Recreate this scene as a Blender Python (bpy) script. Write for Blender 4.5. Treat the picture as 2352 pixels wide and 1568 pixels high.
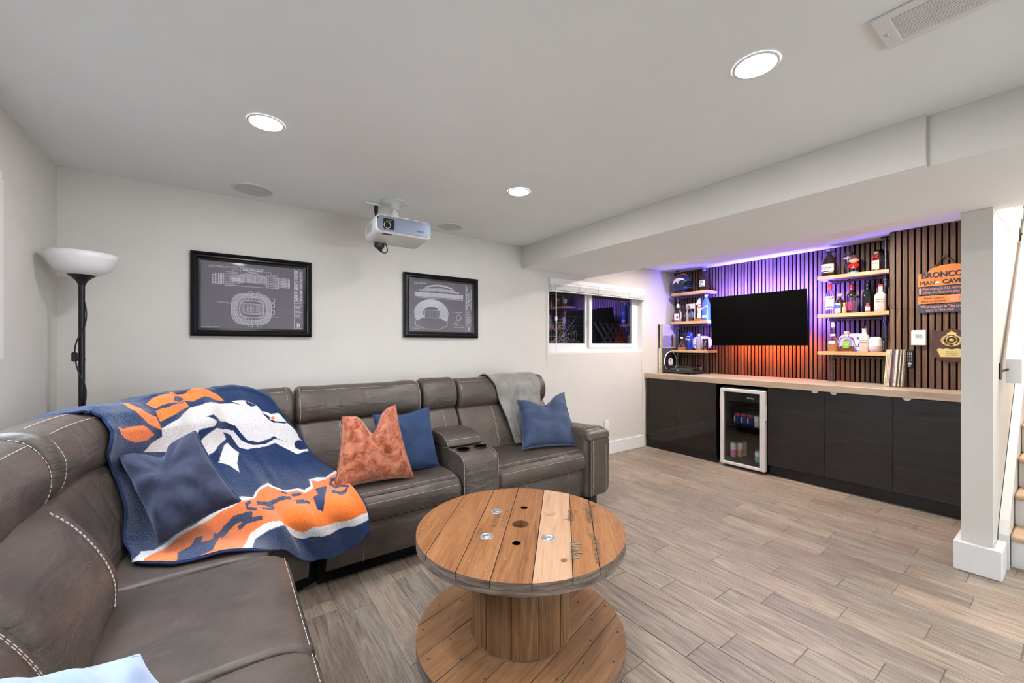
import bpy, math, random
import numpy as np
from mathutils import Vector, Matrix
random.seed(7); RNG = np.random.default_rng(11)
SC = bpy.context.scene; COL = SC.collection
for o in list(bpy.data.objects): bpy.data.objects.remove(o)
PI = math.pi; R = math.radians

# ------------------------------------------------ camera, light, exposure
cam = bpy.data.cameras.new('camera'); camo = bpy.data.objects.new('camera', cam); COL.objects.link(camo)
camo.location = (0, 0, 1.30); camo.rotation_euler = (R(90), 0, R(-35.306))
cam.sensor_width = 36; cam.lens = 14.351; cam.shift_y = 8 / 2352; cam.clip_start = 0.02
SC.camera = camo
SC.view_settings.view_transform = 'Standard'; SC.view_settings.look = 'None'
SC.view_settings.exposure = 0.32; SC.view_settings.gamma = 1; SC.view_settings.use_curve_mapping = False
W = bpy.data.worlds.new('daylight'); SC.world = W; W.use_nodes = True
W.node_tree.nodes['Background'].inputs[0].default_value = (0.86, 0.93, 1.0, 1)
W.node_tree.nodes['Background'].inputs[1].default_value = 1.1
DOWNLIGHT_W = 7.0; DAYLIGHT_W = 104.0; SIDE_W = 28.0; ALCOVE_W = 21.0; LED_W = 72.0; STAIR_W = 46.0

def area(name, loc, target, size, watts, color=(1, 1, 1), sy=None, spread=180, parent=None, disk=False):
    l = bpy.data.lights.new(name, 'AREA'); l.energy = watts; l.color = color; l.size = size; l.spread = R(spread)
    if disk: l.shape = 'DISK'
    elif sy: l.shape = 'RECTANGLE'; l.size_y = sy
    o = bpy.data.objects.new(name, l); COL.objects.link(o); o.location = loc
    o.rotation_euler = (Vector(target) - Vector(loc)).to_track_quat('-Z', 'Y').to_euler()
    if parent:
        o.parent = parent; o.location = Vector(loc) - parent.location
    return o
DAY = (0.86, 0.94, 1.0); WARM = (1.0, 0.93, 0.85)
area('patio_daylight', (3.0, -3.44, 1.1), (1.4, 3, 1.0), 2.3, DAYLIGHT_W, DAY, 1.9)  # lamp fills the rear door, widened to spread soft daylight
area('side_window_daylight', (-0.82, 1.72, 1.62), (0.25, 1.3, 0.4), 1.4, SIDE_W, (0.80, 0.89, 1.0), 0.7, spread=150)
area('stair_daylight', (4.6, -0.2, 2.9), (4.1, 0.1, 0.6), 0.8, STAIR_W, WARM)

# ------------------------------------------------ helpers
def tag(o, label=None, cat=None, group=None, kind=None):
    if label: o['label'] = label
    if cat: o['category'] = cat
    if group: o['group'] = group
    if kind: o['kind'] = kind
    return o
def thing(name, label, cat, loc=(0, 0, 0), rotz=0, group=None):
    o = bpy.data.objects.new(name, None); COL.objects.link(o); o.empty_display_size = .05
    o.location = loc; o.rotation_euler = (0, 0, rotz)
    return tag(o, label, cat, group)
def N3(v):
    v = np.asarray(v, float); n = np.linalg.norm(v); return v / n if n > 1e-12 else v
class MB:
    def __init__(s): s.v = []; s.f = []; s.m = []; s.sm = []
    def add(s, vs, fs, mi=0, smooth=False):
        b = len(s.v); s.v += [tuple(map(float, p)) for p in vs]
        for f in fs: s.f.append(tuple(b + i for i in f)); s.m.append(mi); s.sm.append(smooth)
        return s
    def box(s, x0, y0, z0, x1, y1, z1, mi=0, bev=0.0):
        if x0 > x1: x0, x1 = x1, x0
        if y0 > y1: y0, y1 = y1, y0
        if z0 > z1: z0, z1 = z1, z0
        if s.v:   # keep touching boxes of one part from sharing a face exactly
            e = RNG.uniform(.00006, .00032, 6); x0 -= e[0]; y0 -= e[1]; z0 -= e[2]; x1 += e[3]; y1 += e[4]; z1 += e[5]
        if bev <= 0:
            vs = [(x0, y0, z0), (x1, y0, z0), (x1, y1, z0), (x0, y1, z0), (x0, y0, z1), (x1, y0, z1), (x1, y1, z1), (x0, y1, z1)]
            return s.add(vs, [(0, 3, 2, 1), (4, 5, 6, 7), (0, 1, 5, 4), (1, 2, 6, 5), (2, 3, 7, 6), (3, 0, 4, 7)], mi)
        b = min(bev, (x1 - x0) / 2.01, (y1 - y0) / 2.01, (z1 - z0) / 2.01); vs = []; lo = (x0, y0, z0); hi = (x1, y1, z1)
        idx = {}
        for sx in (0, 1):
            for sy in (0, 1):
                for sz in (0, 1):
                    c = [hi[0] if sx else lo[0], hi[1] if sy else lo[1], hi[2] if sz else lo[2]]
                    inn = [c[0] + (-b if sx else b), c[1] + (-b if sy else b), c[2] + (-b if sz else b)]
                    for a in range(3):
                        p = list(inn); p[a] = c[a]; idx[(sx, sy, sz, a)] = len(vs); vs.append(tuple(p))
        fs = []
        for a in range(3):
            o = [k for k in range(3) if k != a]
            for sd in (0, 1):
                q = []
                for i, j in ((0, 0), (1, 0), (1, 1), (0, 1)):
                    k = [0, 0, 0]; k[a] = sd; k[o[0]] = i; k[o[1]] = j; q.append(idx[(*k, a)])
                flip = (sd == 1) ^ (a == 1)
                fs.append(tuple(q) if flip else tuple(q[::-1]))
            for i in (0, 1):
                for j in (0, 1):
                    k0 = [0, 0, 0]; k1 = [0, 0, 0]; k0[o[0]] = k1[o[0]] = i; k0[o[1]] = k1[o[1]] = j; k1[a] = 1
                    fs.append((idx[(*k0, o[0])], idx[(*k1, o[0])], idx[(*k1, o[1])], idx[(*k0, o[1])]))
        for sx in (0, 1):
            for sy in (0, 1):
                for sz in (0, 1): fs.append((idx[(sx, sy, sz, 0)], idx[(sx, sy, sz, 1)], idx[(sx, sy, sz, 2)]))
        return s.add(vs, fs, mi)
    def cyl(s, p0, p1, r0, r1=None, n=16, mi=0, cap=True, smooth=True):
        r1 = r0 if r1 is None else r1; p0 = np.array(p0, float); p1 = np.array(p1, float); d = N3(p1 - p0)
        a = N3(np.cross(d, (0, 0, 1) if abs(d[2]) < .9 else (1, 0, 0))); b = np.cross(d, a); vs = []
        for p, r in ((p0, r0), (p1, r1)):
            for i in range(n): t = 2 * PI * i / n; vs.append(p + r * (math.cos(t) * a + math.sin(t) * b))
        s.add(vs, [(i, (i + 1) % n, n + (i + 1) % n, n + i) for i in range(n)], mi, smooth)
        if cap: s.add(vs, [tuple(range(n))[::-1], tuple(range(n, 2 * n))], mi)
        return s
    def lathe(s, prof, c=(0, 0, 0), n=24, mi=0, sx=1, sy=1, sq=0, capb=True, capt=True):
        """prof [(r, z)...] around a vertical axis; sq>0 squares the section"""
        vs = []; m = len(prof)
        for r, z in prof:
            for i in range(n):
                t = 2 * PI * i / n; ct, st = math.cos(t), math.sin(t)
                k = 1 if sq <= 0 else (abs(ct) ** sq + abs(st) ** sq) ** (-1 / sq)
                vs.append((c[0] + r * k * ct * sx, c[1] + r * k * st * sy, c[2] + z))
        fs = [(j * n + i, j * n + (i + 1) % n, (j + 1) * n + (i + 1) % n, (j + 1) * n + i) for j in range(m - 1) for i in range(n)]
        s.add(vs, fs, mi, True)
        if capb: s.add(vs[:n], [tuple(range(n))[::-1]], mi)
        if capt: s.add(vs[-n:], [tuple(range(n))], mi)
        return s
    def tube(s, pts, r, n=8, mi=0, closed=False):
        pts = [np.array(p, float) for p in pts]; m = len(pts); vs = []; up = None
        for i, p in enumerate(pts):
            d = N3((pts[(i + 1) % m] if (closed or i < m - 1) else p) - (pts[i - 1] if (closed or i > 0) else p))
            if up is None: up = N3(np.cross(d, (0, 0, 1) if abs(d[2]) < .9 else (1, 0, 0)))
            up = N3(up - d * (up @ d)); b = np.cross(d, up); rr = r[i] if hasattr(r, '__len__') else r
            for k in range(n): t = 2 * PI * k / n; vs.append(p + rr * (math.cos(t) * up + math.sin(t) * b))
        e = m if closed else m - 1
        s.add(vs, [(i * n + k, i * n + (k + 1) % n, ((i + 1) % m) * n + (k + 1) % n, ((i + 1) % m) * n + k) for i in range(e) for k in range(n)], mi, True)
        if not closed: s.add(vs, [tuple(range(n))[::-1], tuple(range((m - 1) * n, m * n))], mi)
        return s
    def grid(s, P, mi=0, smooth=True, closeu=False, flip=False):
        P = np.asarray(P, float); a, b = P.shape[:2]; fs = []
        for i in range(a if closeu else a - 1):
            for j in range(b - 1):
                i2 = (i + 1) % a; q = (i * b + j, i2 * b + j, i2 * b + j + 1, i * b + j + 1); fs.append(q[::-1] if flip else q)
        return s.add(P.reshape(-1, 3), fs, mi, smooth)
    def prism(s, poly, fr, h0, h1, mi=0):
        """poly [(u,v)] in frame fr=(origin,uaxis,vaxis); extruded along n=u x v from h0 to h1"""
        o, u, v = (np.array(k, float) for k in fr); nn = np.cross(u, v); n = len(poly)
        vs = [o + a * u + b * v + h0 * nn for a, b in poly] + [o + a * u + b * v + h1 * nn for a, b in poly]
        ar = sum(poly[i][0] * poly[(i + 1) % n][1] - poly[(i + 1) % n][0] * poly[i][1] for i in range(n))
        t = tuple(range(n)); f = [t[::-1], tuple(n + i for i in t)] + [(i, (i + 1) % n, n + (i + 1) % n, n + i) for i in range(n)]
        if ar < 0: f = [k[::-1] for k in f]
        return s.add(vs, f, mi)
    def seg(s, p, q, w, fr, h=0.0004, mi=0):
        """flat stroke from p to q (u,v) of width w printed on frame fr, raised by h"""
        p = np.array(p, float); q = np.array(q, float); d = q - p; L = np.hypot(*d)
        if L < 1e-9: return s
        k = np.array((-d[1], d[0])) / L * w / 2; o, u, v = (np.array(t, float) for t in fr); nn = np.cross(u, v)
        return s.add([o + a * u + b * v + h * nn for a, b in (p - k, q - k, q + k, p + k)], [(0, 1, 2, 3)], mi)
    def ell(s, c, r, n=16, m=10, mi=0):
        P = [[(c[0] + r[0] * math.sin(PI * j / m) * math.cos(2 * PI * i / n), c[1] + r[1] * math.sin(PI * j / m) * math.sin(2 * PI * i / n), c[2] - r[2] * math.cos(PI * j / m)) for j in range(m + 1)] for i in range(n)]
        return s.grid(P, mi, True, True)
    def xf(s, M):
        s.v = [tuple(M @ Vector(p)) for p in s.v]; return s
    def build(s, name, mat, parent=None, label=None, kind=None, local=False):
        me = bpy.data.meshes.new(name); me.from_pydata(s.v, [], s.f)
        for k in (mat if isinstance(mat, (list, tuple)) else [mat]): me.materials.append(k)
        me.polygons.foreach_set('material_index', s.m); me.polygons.foreach_set('use_smooth', s.sm); me.update()
        o = bpy.data.objects.new(name, me); COL.objects.link(o)
        if parent:
            o.parent = parent
            if not local and parent.type == 'EMPTY': o.location = -Vector(parent.location)
        if label: o['label'] = label
        if kind: o['kind'] = kind
        return o
def copy_tree(o, parent=None):
    c = o.copy(); COL.objects.link(c)
    if parent: c.parent = parent
    for k in list(o.children): copy_tree(k, c)
    return c
def subsurf(o, n=1):
    m = o.modifiers.new('subdivision', 'SUBSURF'); m.levels = n; m.render_levels = n; return o
def cat(pts, n=8, closed=False):
    """Catmull-Rom through pts"""
    P = np.array(pts, float); m = len(P); out = []
    for i in range(m if closed else m - 1):
        g = lambda k: P[k % m] if closed else P[min(max(k, 0), m - 1)]
        a, b, c, d = g(i - 1), g(i), g(i + 1), g(i + 2)
        for j in range(n):
            t = j / n; out.append(.5 * (2 * b + (c - a) * t + (2 * a - 5 * b + 4 * c - d) * t * t + (3 * b - a - 3 * c + d) * t ** 3))
    if not closed: out.append(P[-1])
    return np.array(out)
def text(name, body, size, o, u, v, mat, parent=None, sx=1.0, bold=0.0, ext=0.0003, align='LEFT', h=0.0006, shear=0.0, valign='TOP_BASELINE'):
    c = bpy.data.curves.new(name, 'FONT'); c.body = body; c.size = size; c.extrude = ext; c.offset = bold; c.align_x = align
    c.shear = shear; c.resolution_u = 2; c.align_y = valign; c.materials.append(mat)
    ob = bpy.data.objects.new(name, c); COL.objects.link(ob)
    u = Vector(N3(u)); v = Vector(N3(v)); n = u.cross(v); p = Vector(o) + n * h
    M = Matrix(((u.x * sx, v.x, n.x, p.x), (u.y * sx, v.y, n.y, p.y), (u.z * sx, v.z, n.z, p.z), (0, 0, 0, 1)))
    ob.matrix_world = M
    if parent:
        ob.parent = parent; q = parent; off = Vector((0, 0, 0))
        while q: off += Vector(q.location); q = q.parent
        M.translation = M.translation - off; ob.matrix_basis = M
    return ob

# ------------------------------------------------ materials
def mat(name, col=(.8, .8, .8), rough=.5, metal=0.0, spec=.5, emit=None, es=0, trans=0, ior=1.45, coat=0, sheen=0, alpha=1):
    m = bpy.data.materials.new(name); m.use_nodes = True; b = m.node_tree.nodes['Principled BSDF']
    b.inputs['Base Color'].default_value = (*col, 1); b.inputs['Roughness'].default_value = rough; b.inputs['Metallic'].default_value = metal
    b.inputs['Specular IOR Level'].default_value = spec; b.inputs['Transmission Weight'].default_value = trans; b.inputs['IOR'].default_value = ior
    b.inputs['Coat Weight'].default_value = coat; b.inputs['Coat Roughness'].default_value = .06; b.inputs['Sheen Weight'].default_value = sheen
    b.inputs['Alpha'].default_value = alpha
    if emit: b.inputs['Emission Color'].default_value = (*emit, 1); b.inputs['Emission Strength'].default_value = es
    return m
class NT:
    def __init__(s, m): s.m = m; s.t = m.node_tree; s.b = s.t.nodes['Principled BSDF']
    def n(s, typ, **kw):
        k = s.t.nodes.new(typ)
        for a, b in kw.items():
            if a.startswith('i_'):
                key = a[2:]; key = int(key) if key.isdigit() else key.replace('_', ' '); k.inputs[key].default_value = b
            else: setattr(k, a, b)
        return k
    def l(s, a, b): s.t.links.new(a, b)
    def coords(s, scale=(1, 1, 1), rnd=True, kind='Object', rot=(0, 0, 0)):
        tc = s.n('ShaderNodeTexCoord'); mp = s.n('ShaderNodeMapping'); mp.inputs['Scale'].default_value = scale; mp.inputs['Rotation'].default_value = rot
        src = tc.outputs[kind]
        if rnd:
            oi = s.n('ShaderNodeObjectInfo'); ml = s.n('ShaderNodeMath', operation='MULTIPLY'); ml.inputs[1].default_value = 37.0; s.l(oi.outputs['Random'], ml.inputs[0])
            cb = s.n('ShaderNodeCombineXYZ'); [s.l(ml.outputs[0], cb.inputs[i]) for i in range(3)]
            ad = s.n('ShaderNodeVectorMath', operation='ADD'); s.l(src, ad.inputs[0]); s.l(cb.outputs[0], ad.inputs[1]); src = ad.outputs[0]
        s.l(src, mp.inputs[0]); return mp.outputs[0]
    def noise(s, vec, scale=5, detail=4, rough=.6, dist=0):
        k = s.n('ShaderNodeTexNoise'); k.inputs['Scale'].default_value = scale; k.inputs['Detail'].default_value = detail
        k.inputs['Roughness'].default_value = rough; k.inputs['Distortion'].default_value = dist; s.l(vec, k.inputs['Vector']); return k.outputs['Fac']
    def ramp(s, fac, stops):
        k = s.n('ShaderNodeValToRGB'); e = k.color_ramp.elements
        while len(e) < len(stops): e.new(.5)
        for q, (p, c) in zip(e, stops): q.position = p; q.color = (*c, 1)
        s.l(fac, k.inputs[0]); return k.outputs[0]
    def mix(s, a, b, fac, mode='MIX'):
        k = s.n('ShaderNodeMix', data_type='RGBA', blend_type=mode)
        for sock, val in ((k.inputs['A'], a), (k.inputs['B'], b)):
            if hasattr(val, 'links'): s.l(val, sock)
            else: sock.default_value = (*val, 1)
        f = k.inputs[0]
        if hasattr(fac, 'links'): s.l(fac, f)
        else: f.default_value = fac
        return k.outputs['Result']
    def rnd(s): return s.n('ShaderNodeObjectInfo').outputs['Random']
    def col(s, c): s.l(c, s.b.inputs['Base Color']); return s
    def bump(s, h, strength=.2, dist=.01):
        k = s.n('ShaderNodeBump'); k.inputs['Strength'].default_value = strength; k.inputs['Distance'].default_value = dist; s.l(h, k.inputs['Height']); s.l(k.outputs[0], s.b.inputs['Normal']); return s
def wood(name, stops, axis=1, scale=1.0, rough=.5, tone=.25, ring=True, bump=.15, coat=0, spec=.4):
    m = mat(name, rough=rough, coat=coat, spec=spec); t = NT(m); sc = [14 * scale] * 3; sc[axis] = 1.1 * scale
    v = t.coords(tuple(sc)); f = t.noise(v, 1.6, 6, .65, 1.2); sc2 = [95 * scale] * 3; sc2[axis] = 2.2 * scale
    g = t.noise(t.coords(tuple(sc2)), 2.0, 3, .6, .3)
    k = t.n('ShaderNodeMath', operation='ADD'); a = t.n('ShaderNodeMath', operation='MULTIPLY'); a.inputs[1].default_value = .55; t.l(f, a.inputs[0])
    b = t.n('ShaderNodeMath', operation='MULTIPLY'); b.inputs[1].default_value = .45; t.l(g, b.inputs[0]); t.l(a.outputs[0], k.inputs[0]); t.l(b.outputs[0], k.inputs[1])
    c = t.ramp(k.outputs[0], stops)
    r = t.ramp(t.rnd(), [(0, (1 - tone,) * 3), (1, (1 + tone,) * 3)])
    t.col(t.mix(c, r, 1.0, 'MULTIPLY'))
    t.bump(k.outputs[0], bump, .004); return m
def flecked(name, c1, c2, scale=40, rough=.6, bump=.1, bscale=None, stops=(.35, .65), **kw):
    m = mat(name, rough=rough, **kw); t = NT(m); v = t.coords((1, 1, 1), False); f = t.noise(v, scale, 4, .6)
    t.col(t.ramp(f, [(stops[0], c1), (stops[1], c2)]))
    if bump: t.bump(t.noise(v, bscale or scale, 3, .6), bump, .004)
    return m
M = {}
M['wall'] = flecked('wall_paint', (.640, .615, .575), (.660, .635, .595), 3, .75, .02, 180)
M['ceil'] = flecked('ceiling_paint', (.84, .868, .86), (.86, .888, .88), 2, .85, .02, 150)
M['trim'] = mat('white_trim_paint', (.78, .775, .77), .4)
M['white'] = mat('white_plastic', (.82, .82, .82), .35)
M['black'] = mat('black_plastic', (.012, .012, .013), .4)
M['blackmetal'] = mat('black_powder_coat', (.012, .012, .014), .35, .3)
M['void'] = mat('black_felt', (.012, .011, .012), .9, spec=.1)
M['pipe'] = flecked('black_iron_pipe', (.05, .05, .055), (.11, .11, .12), 60, .38, .08, metal=.75)
M['steel'] = mat('zinc_plated_steel', (.62, .64, .66), .3, .9)
M['chrome'] = mat('chrome', (.75, .75, .77), .15, 1)
M['glass'] = mat('clear_glass', (.97, .98, 1), .02, trans=1, ior=1.45)
M['pane'] = mat('window_glass', (.94, .98, .97), .0, trans=1, ior=1.5)
M['darkglass'] = mat('amber_glass', (.035, .015, .006), .06, spec=.7)
M['greenglass'] = mat('dark_green_glass', (.006, .012, .008), .06, spec=.7)
M['blueglass'] = mat('cobalt_glass', (.012, .03, .30), .06, spec=.7)
M['paper'] = mat('label_paper', (.82, .74, .68), .6)
M['ink'] = mat('dark_ink', (.03, .03, .035), .6)
M['navyink'] = mat('navy_paint', (.018, .03, .075), .5)
M['red'] = mat('red_plastic', (.60, .02, .02), .35)
M['cork'] = flecked('cork', (.42, .25, .11), (.60, .40, .20), 90, .8)
M['gold'] = mat('antique_gold', (.55, .40, .15), .35, .85)
M['amber'] = mat('amber_spirit', (.55, .20, .03), .08, trans=.35, ior=1.36)
# ------------------------------------------------ room shell
CEIL = 2.29; XL = -0.75; YB = 3.30; XBAR = 5.10
def struct(name, mb, m, parent=None): return mb.build(name, m, parent, kind=None if parent else 'structure')
M['tile'] = mat('wood_look_tile', rough=.42); _t = NT(M['tile'])
_v = _t.coords((16, 1.6, 1)); _f = _t.noise(_v, 1.5, 6, .68, 1.5); _g = _t.noise(_t.coords((75, 3.0, 1)), 2.2, 4, .65, .5)
_a = _t.mix(_f, _g, .45)
_c = _t.ramp(_a, [(.30, (.08, .06, .046)), (.43, (.205, .164, .132)), (.56, (.335, .281, .232)), (.72, (.48, .42, .365))])
_tone = _t.ramp(_t.rnd(), [(0, (.74, .72, .71)), (.35, (1.02, .95, .90)), (.6, (.86, .87, .86)), (1, (1.15, 1.07, 1.0))])
_t.col(_t.mix(_c, _tone, 1.0, 'MULTIPLY')).bump(_a, .25, .004)
M['grout'] = flecked('grout', (.20, .165, .14), (.26, .22, .19), 60, .9)

floor = struct('floor', MB().box(XL - .1, -3.5, -.06, 7.2, YB + .1, -.0035), M['grout'])
# porcelain planks 0.159 x 0.625 m, joints staggered as they lie; one mesh shared by all full planks
PW, PL, GAP = .159, .625, .0022
PH = {7: .914, 8: .695, 9: .48, 10: .33, 11: .69, 12: .42, 13: .786, 14: .595, 15: .34, 16: .608, 0: 2.215, -1: 2.086, 6: .97}
_shared = {}
def plank(x0, y0, x1, y1):
    key = (round(x1 - x0, 4), round(y1 - y0, 4)); w, l = key
    if w < .012 or l < .012: return
    if key not in _shared:
        o = MB().box(0, 0, -.012, w, l, 0, bev=.0016).build('plank', M['tile'], floor); _shared[key] = o
    else:
        o = _shared[key].copy(); COL.objects.link(o)
    o.location = (x0, y0, 0)
FX0, FX1, FY0, FY1 = XL, 5.04, -.25, YB
for k in range(-9, 28):
    xa = .619 + PW * k; xb = xa + PW
    if xb < FX0 or xa > FX1: continue
    ph = PH.get(k, (k * .237 + .11) % PL); y = ph - PL * 8
    while y < FY1:
        a, b = max(y, FY0), min(y + PL, FY1)
        if b - a > .02: plank(max(xa, FX0) + GAP / 2, a + GAP / 2, min(xb, FX1) - GAP / 2, b - GAP / 2)
        y += PL
struct('ceiling', MB().box(XL - .1, -3.5, CEIL, 3.62, YB + .1, CEIL + .1).box(3.62, .30, CEIL, 5.3, YB + .1, CEIL + .1)
       .box(3.62, -3.5, CEIL, 5.3, -.8, CEIL + .1), M['ceil'])
# dropped beam, its last stretch set back a few centimetres
_b = MB().box(2.46, .405, 2.072, 3.44, YB, CEIL - .0005).box(2.492, -3.44, 2.072, 3.44, .405, CEIL - .0005).box(3.44, -.8, 2.072, 3.62, .4305, CEIL - .0005)
_beam = struct('beam', _b, [M['wall'], M['ceil']])
for _p in _beam.data.polygons: _p.material_index = 1 if _p.normal.z < -.9 else 0
# back wall with window opening x 2.806..4.40 z 1.205..2.02
WX0, WX1, WZ0, WZ1 = 2.806, 4.395, 1.208, 2.012
struct('wall_back', MB().box(XL - .1, YB, 0, WX0, YB + .12, CEIL).box(WX1, YB, 0, 5.25, YB + .12, CEIL).box(WX0, YB, 0, WX1, YB + .12, WZ0).box(WX0, YB, WZ1, WX1, YB + .12, CEIL), M['wall'])
# left wall with its window y 0.95..2.626
struct('wall_left', MB().box(XL - .1, 2.62, 0, XL, YB + .1, CEIL).box(XL - .1, -3.5, 0, XL, .86, CEIL).box(XL - .1, .86, 0, XL, 2.62, 1.24).box(XL - .1, .86, 1.985, XL, 2.62, CEIL), M['wall'])
struct('wall_rear', MB().box(XL - .1, -3.5, 0, 1.85, -3.4, CEIL).box(4.15, -3.5, 0, 5.3, -3.4, CEIL).box(1.85, -3.5, 2.1, 4.15, -3.4, CEIL), M['wall'])
struct('wall_right', MB().box(5.2, -3.5, 0, 5.3, -.8, CEIL).box(3.62, -.9, 0, 7.2, -.8, 3.4), M['wall'])
barwall = struct('wall_bar', MB().box(XBAR, .43, 0, XBAR + .1, YB + .1, CEIL).box(4.80, .43, .94, XBAR, 1.012, CEIL - .002), M['void'])
# pillar wall beside the stairs, carries the handrail
struct('pillar', MB().box(3.515, .308, 0, 5.25, .43, 2.0705), M['wall'])
struct('wall_stair', MB().box(3.62, .306, 2.0705, 7.2, .43, 3.4).box(5.25, .306, 0, 7.2, .43, 2.0705).box(7.1, -.8, 0, 7.2, .306, 3.4), M['wall'])
struct('baseboard_pillar', MB().box(3.478, .272, 0, 3.514, .457, .165, bev=.004).box(3.5, .272, 0, 3.80, .3075, .165, bev=.004).box(3.5, .4305, 0, 4.44, .457, .165, bev=.004), M['trim'])
struct('baseboard_back', MB().box(XL, YB - .018, 0, 4.40, YB - .0005, .152, bev=.004), M['trim'])
struct('baseboard_left', MB().box(XL + .0005, -3.3, 0, XL + .018, YB - .02, .152, bev=.004), M['trim'])
# slats of the bar wall: 0.0387 m pitch, cut at the panel joint z 1.61
M['slat'] = wood('walnut_slat', [(.30, (.052, .028, .016)), (.5, (.130, .072, .043)), (.72, (.225, .138, .088))], axis=2, scale=1.6, rough=.5, tone=.22)
def slats(X, y0, y1, pitch, width, z0, zj, z1):
    proto = {}
    y = y1 - width
    while y > y0 - width * .5:
        a = max(y, y0)
        for i, (za, zb) in enumerate(((z0, zj - .0008), (zj + .0008, z1))):
            k = (round(width - (a - y), 4), i)
            if k not in proto: o = proto[k] = MB().box(.002, 0, 0, .0205, k[0], zb - za, 1).box(0, 0, 0, .0019, k[0], zb - za, 0).build('slat', [M['slat'], M['void']], barwall)
            else: o = proto[k].copy(); COL.objects.link(o)
            o.location = (X, a, za)
        y -= pitch
slats(5.0785, 1.014, YB - .004, .0387, .0262, .942, 1.609, CEIL - .004)
slats(4.779, .434, 1.006, .0405, .0285, .942, 1.613, CEIL - .004)

# window_1 in the back wall: two sliding lights, white frame
W1 = thing('window_1', 'white two pane sliding window in the back wall with night blue reflections', None, (3.6, 3.38, 1.25)); W1['kind'] = 'structure'; del W1['label']
FY = 3.375
f = MB()
f.box(WX0, YB, WZ0, WX1, YB + .115, WZ0 + .018).box(WX0, YB, WZ0, WX0 + .012, YB + .115, WZ1).box(WX1 - .012, YB, WZ0, WX1, YB + .115, WZ1).box(WX0, YB, WZ1 - .012, WX1, YB + .115, WZ1)
f.build('window_reveal', M['trim'], W1)
f = MB(); f.box(2.818, FY, 1.226, 4.383, FY + .05, 1.275).box(2.818, FY, 1.93, 4.383, FY + .05, 2.0).box(2.818, FY, 1.275, 2.845, FY + .05, 1.93).box(4.283, FY, 1.275, 4.383, FY + .05, 1.93)
f.build('window_frame', M['trim'], W1)
for (a, b, dy) in ((2.84, 3.475, .008), (3.50, 4.285, -.012)):
    y = FY + dy; s = MB().box(a, y, 1.27, a + .032, y + .03, 1.93).box(b - .034, y, 1.27, b, y + .03, 1.93).box(a, y, 1.27, b, y + .03, 1.318).box(a, y, 1.885, b, y + .03, 1.93).build('sash', M['trim'], W1)
    MB().box(a + .03, y + .012, 1.315, b - .03, y + .016, 1.89).build('pane', M['pane'], s)
MB().box(3.478, FY - .02, 1.27, 3.505, FY + .02, 1.93).build('mullion', M['trim'], W1)
MB().box(3.467, FY - .032, 1.54, 3.48, FY - .02, 1.60, bev=.003).build('latch', M['white'], W1)
# window well outside: corrugated well, dark fence lattice, spider web on the glass
M['lattice'] = mat('lattice_wood', (.09, .075, .12), .8)
M['well'] = mat('night_wood', (.012, .012, .022), .8)
wd = MB().box(2.3, 3.85, .9, 5.0, 3.9, 2.6)
wd.box(2.3, 3.43, .9, 2.34, 3.9, 2.6).box(4.96, 3.43, .9, 5.0, 3.9, 2.6).box(2.3, 3.43, .88, 5, 3.9, .9).box(2.3, 3.43, 2.58, 5, 3.9, 2.62)
struct('wall_window_well', wd, M['well'])
lt = thing('lattice_screen', 'diagonal wooden lattice outside the right pane of the window', 'lattice', (4.2, 3.8, 1.2))
for k in range(-5, 10):
    for s in (1, -1):
        x0 = 4.02 + k * .115; a0, a1 = (x0, x0 + .42) if s > 0 else (x0 + .42, x0)
        if min(a0, a1) < 3.93 or max(a0, a1) > 4.94: continue
        y = 3.80 + (.008 if s > 0 else 0)
        MB().prism([(a0 - .024, 1.12), (a0 + .024, 1.12), (a1 + .024, 1.60), (a1 - .024, 1.60)], ((0, y, 0), (1, 0, 0), (0, 0, 1)), 0, .007).build('lattice_strip', M['lattice'], lt)
wm = MB()
for x in np.arange(2.95, 3.98, .035): wm.cyl((x, 3.70, 1.0), (x, 3.70, 2.3), .0013, n=4)
for z in np.arange(1.1, 2.2, .11): wm.cyl((2.95, 3.70, z), (3.97, 3.70, z), .0013, n=4)
tag(wm.build('wire_screen', mat('dull_wire', (.10, .10, .12), .6)), 'thin wire grid outside the left window pane', 'screen')
MB().box(3.95, 3.79, 1.1, 4.94, 3.82, 1.19).build('rail', mat('pale_rail', (.28, .32, .36), .7), lt)
web = MB(); o = np.array((3.10, 3.394, 1.40))
for k in range(11):
    t = 2 * PI * k / 11 + .3; rr = .20 + .13 * RNG.random(); web.tube([o, o + rr * np.array((math.cos(t), 0, math.sin(t) * .9))], .0007, 4)
for r in (.05, .09, .13, .17, .21): web.tube([o + r * np.array((math.cos(2 * PI * k / 11 + .3), 0, .9 * math.sin(2 * PI * k / 11 + .3))) * (1 + .08 * RNG.random()) for k in range(11)], .0005, 4, closed=True)
wt = [z for z in web.v]; web.v = [(min(max(x, 2.88), 3.43), y, min(max(z, 1.325), 1.86)) for x, y, z in wt]
web = web.build('spider_web', mat('web_silk', (.55, .55, .6), .7)); tag(web, 'pale spider web across the left window pane', 'spider web')

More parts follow.
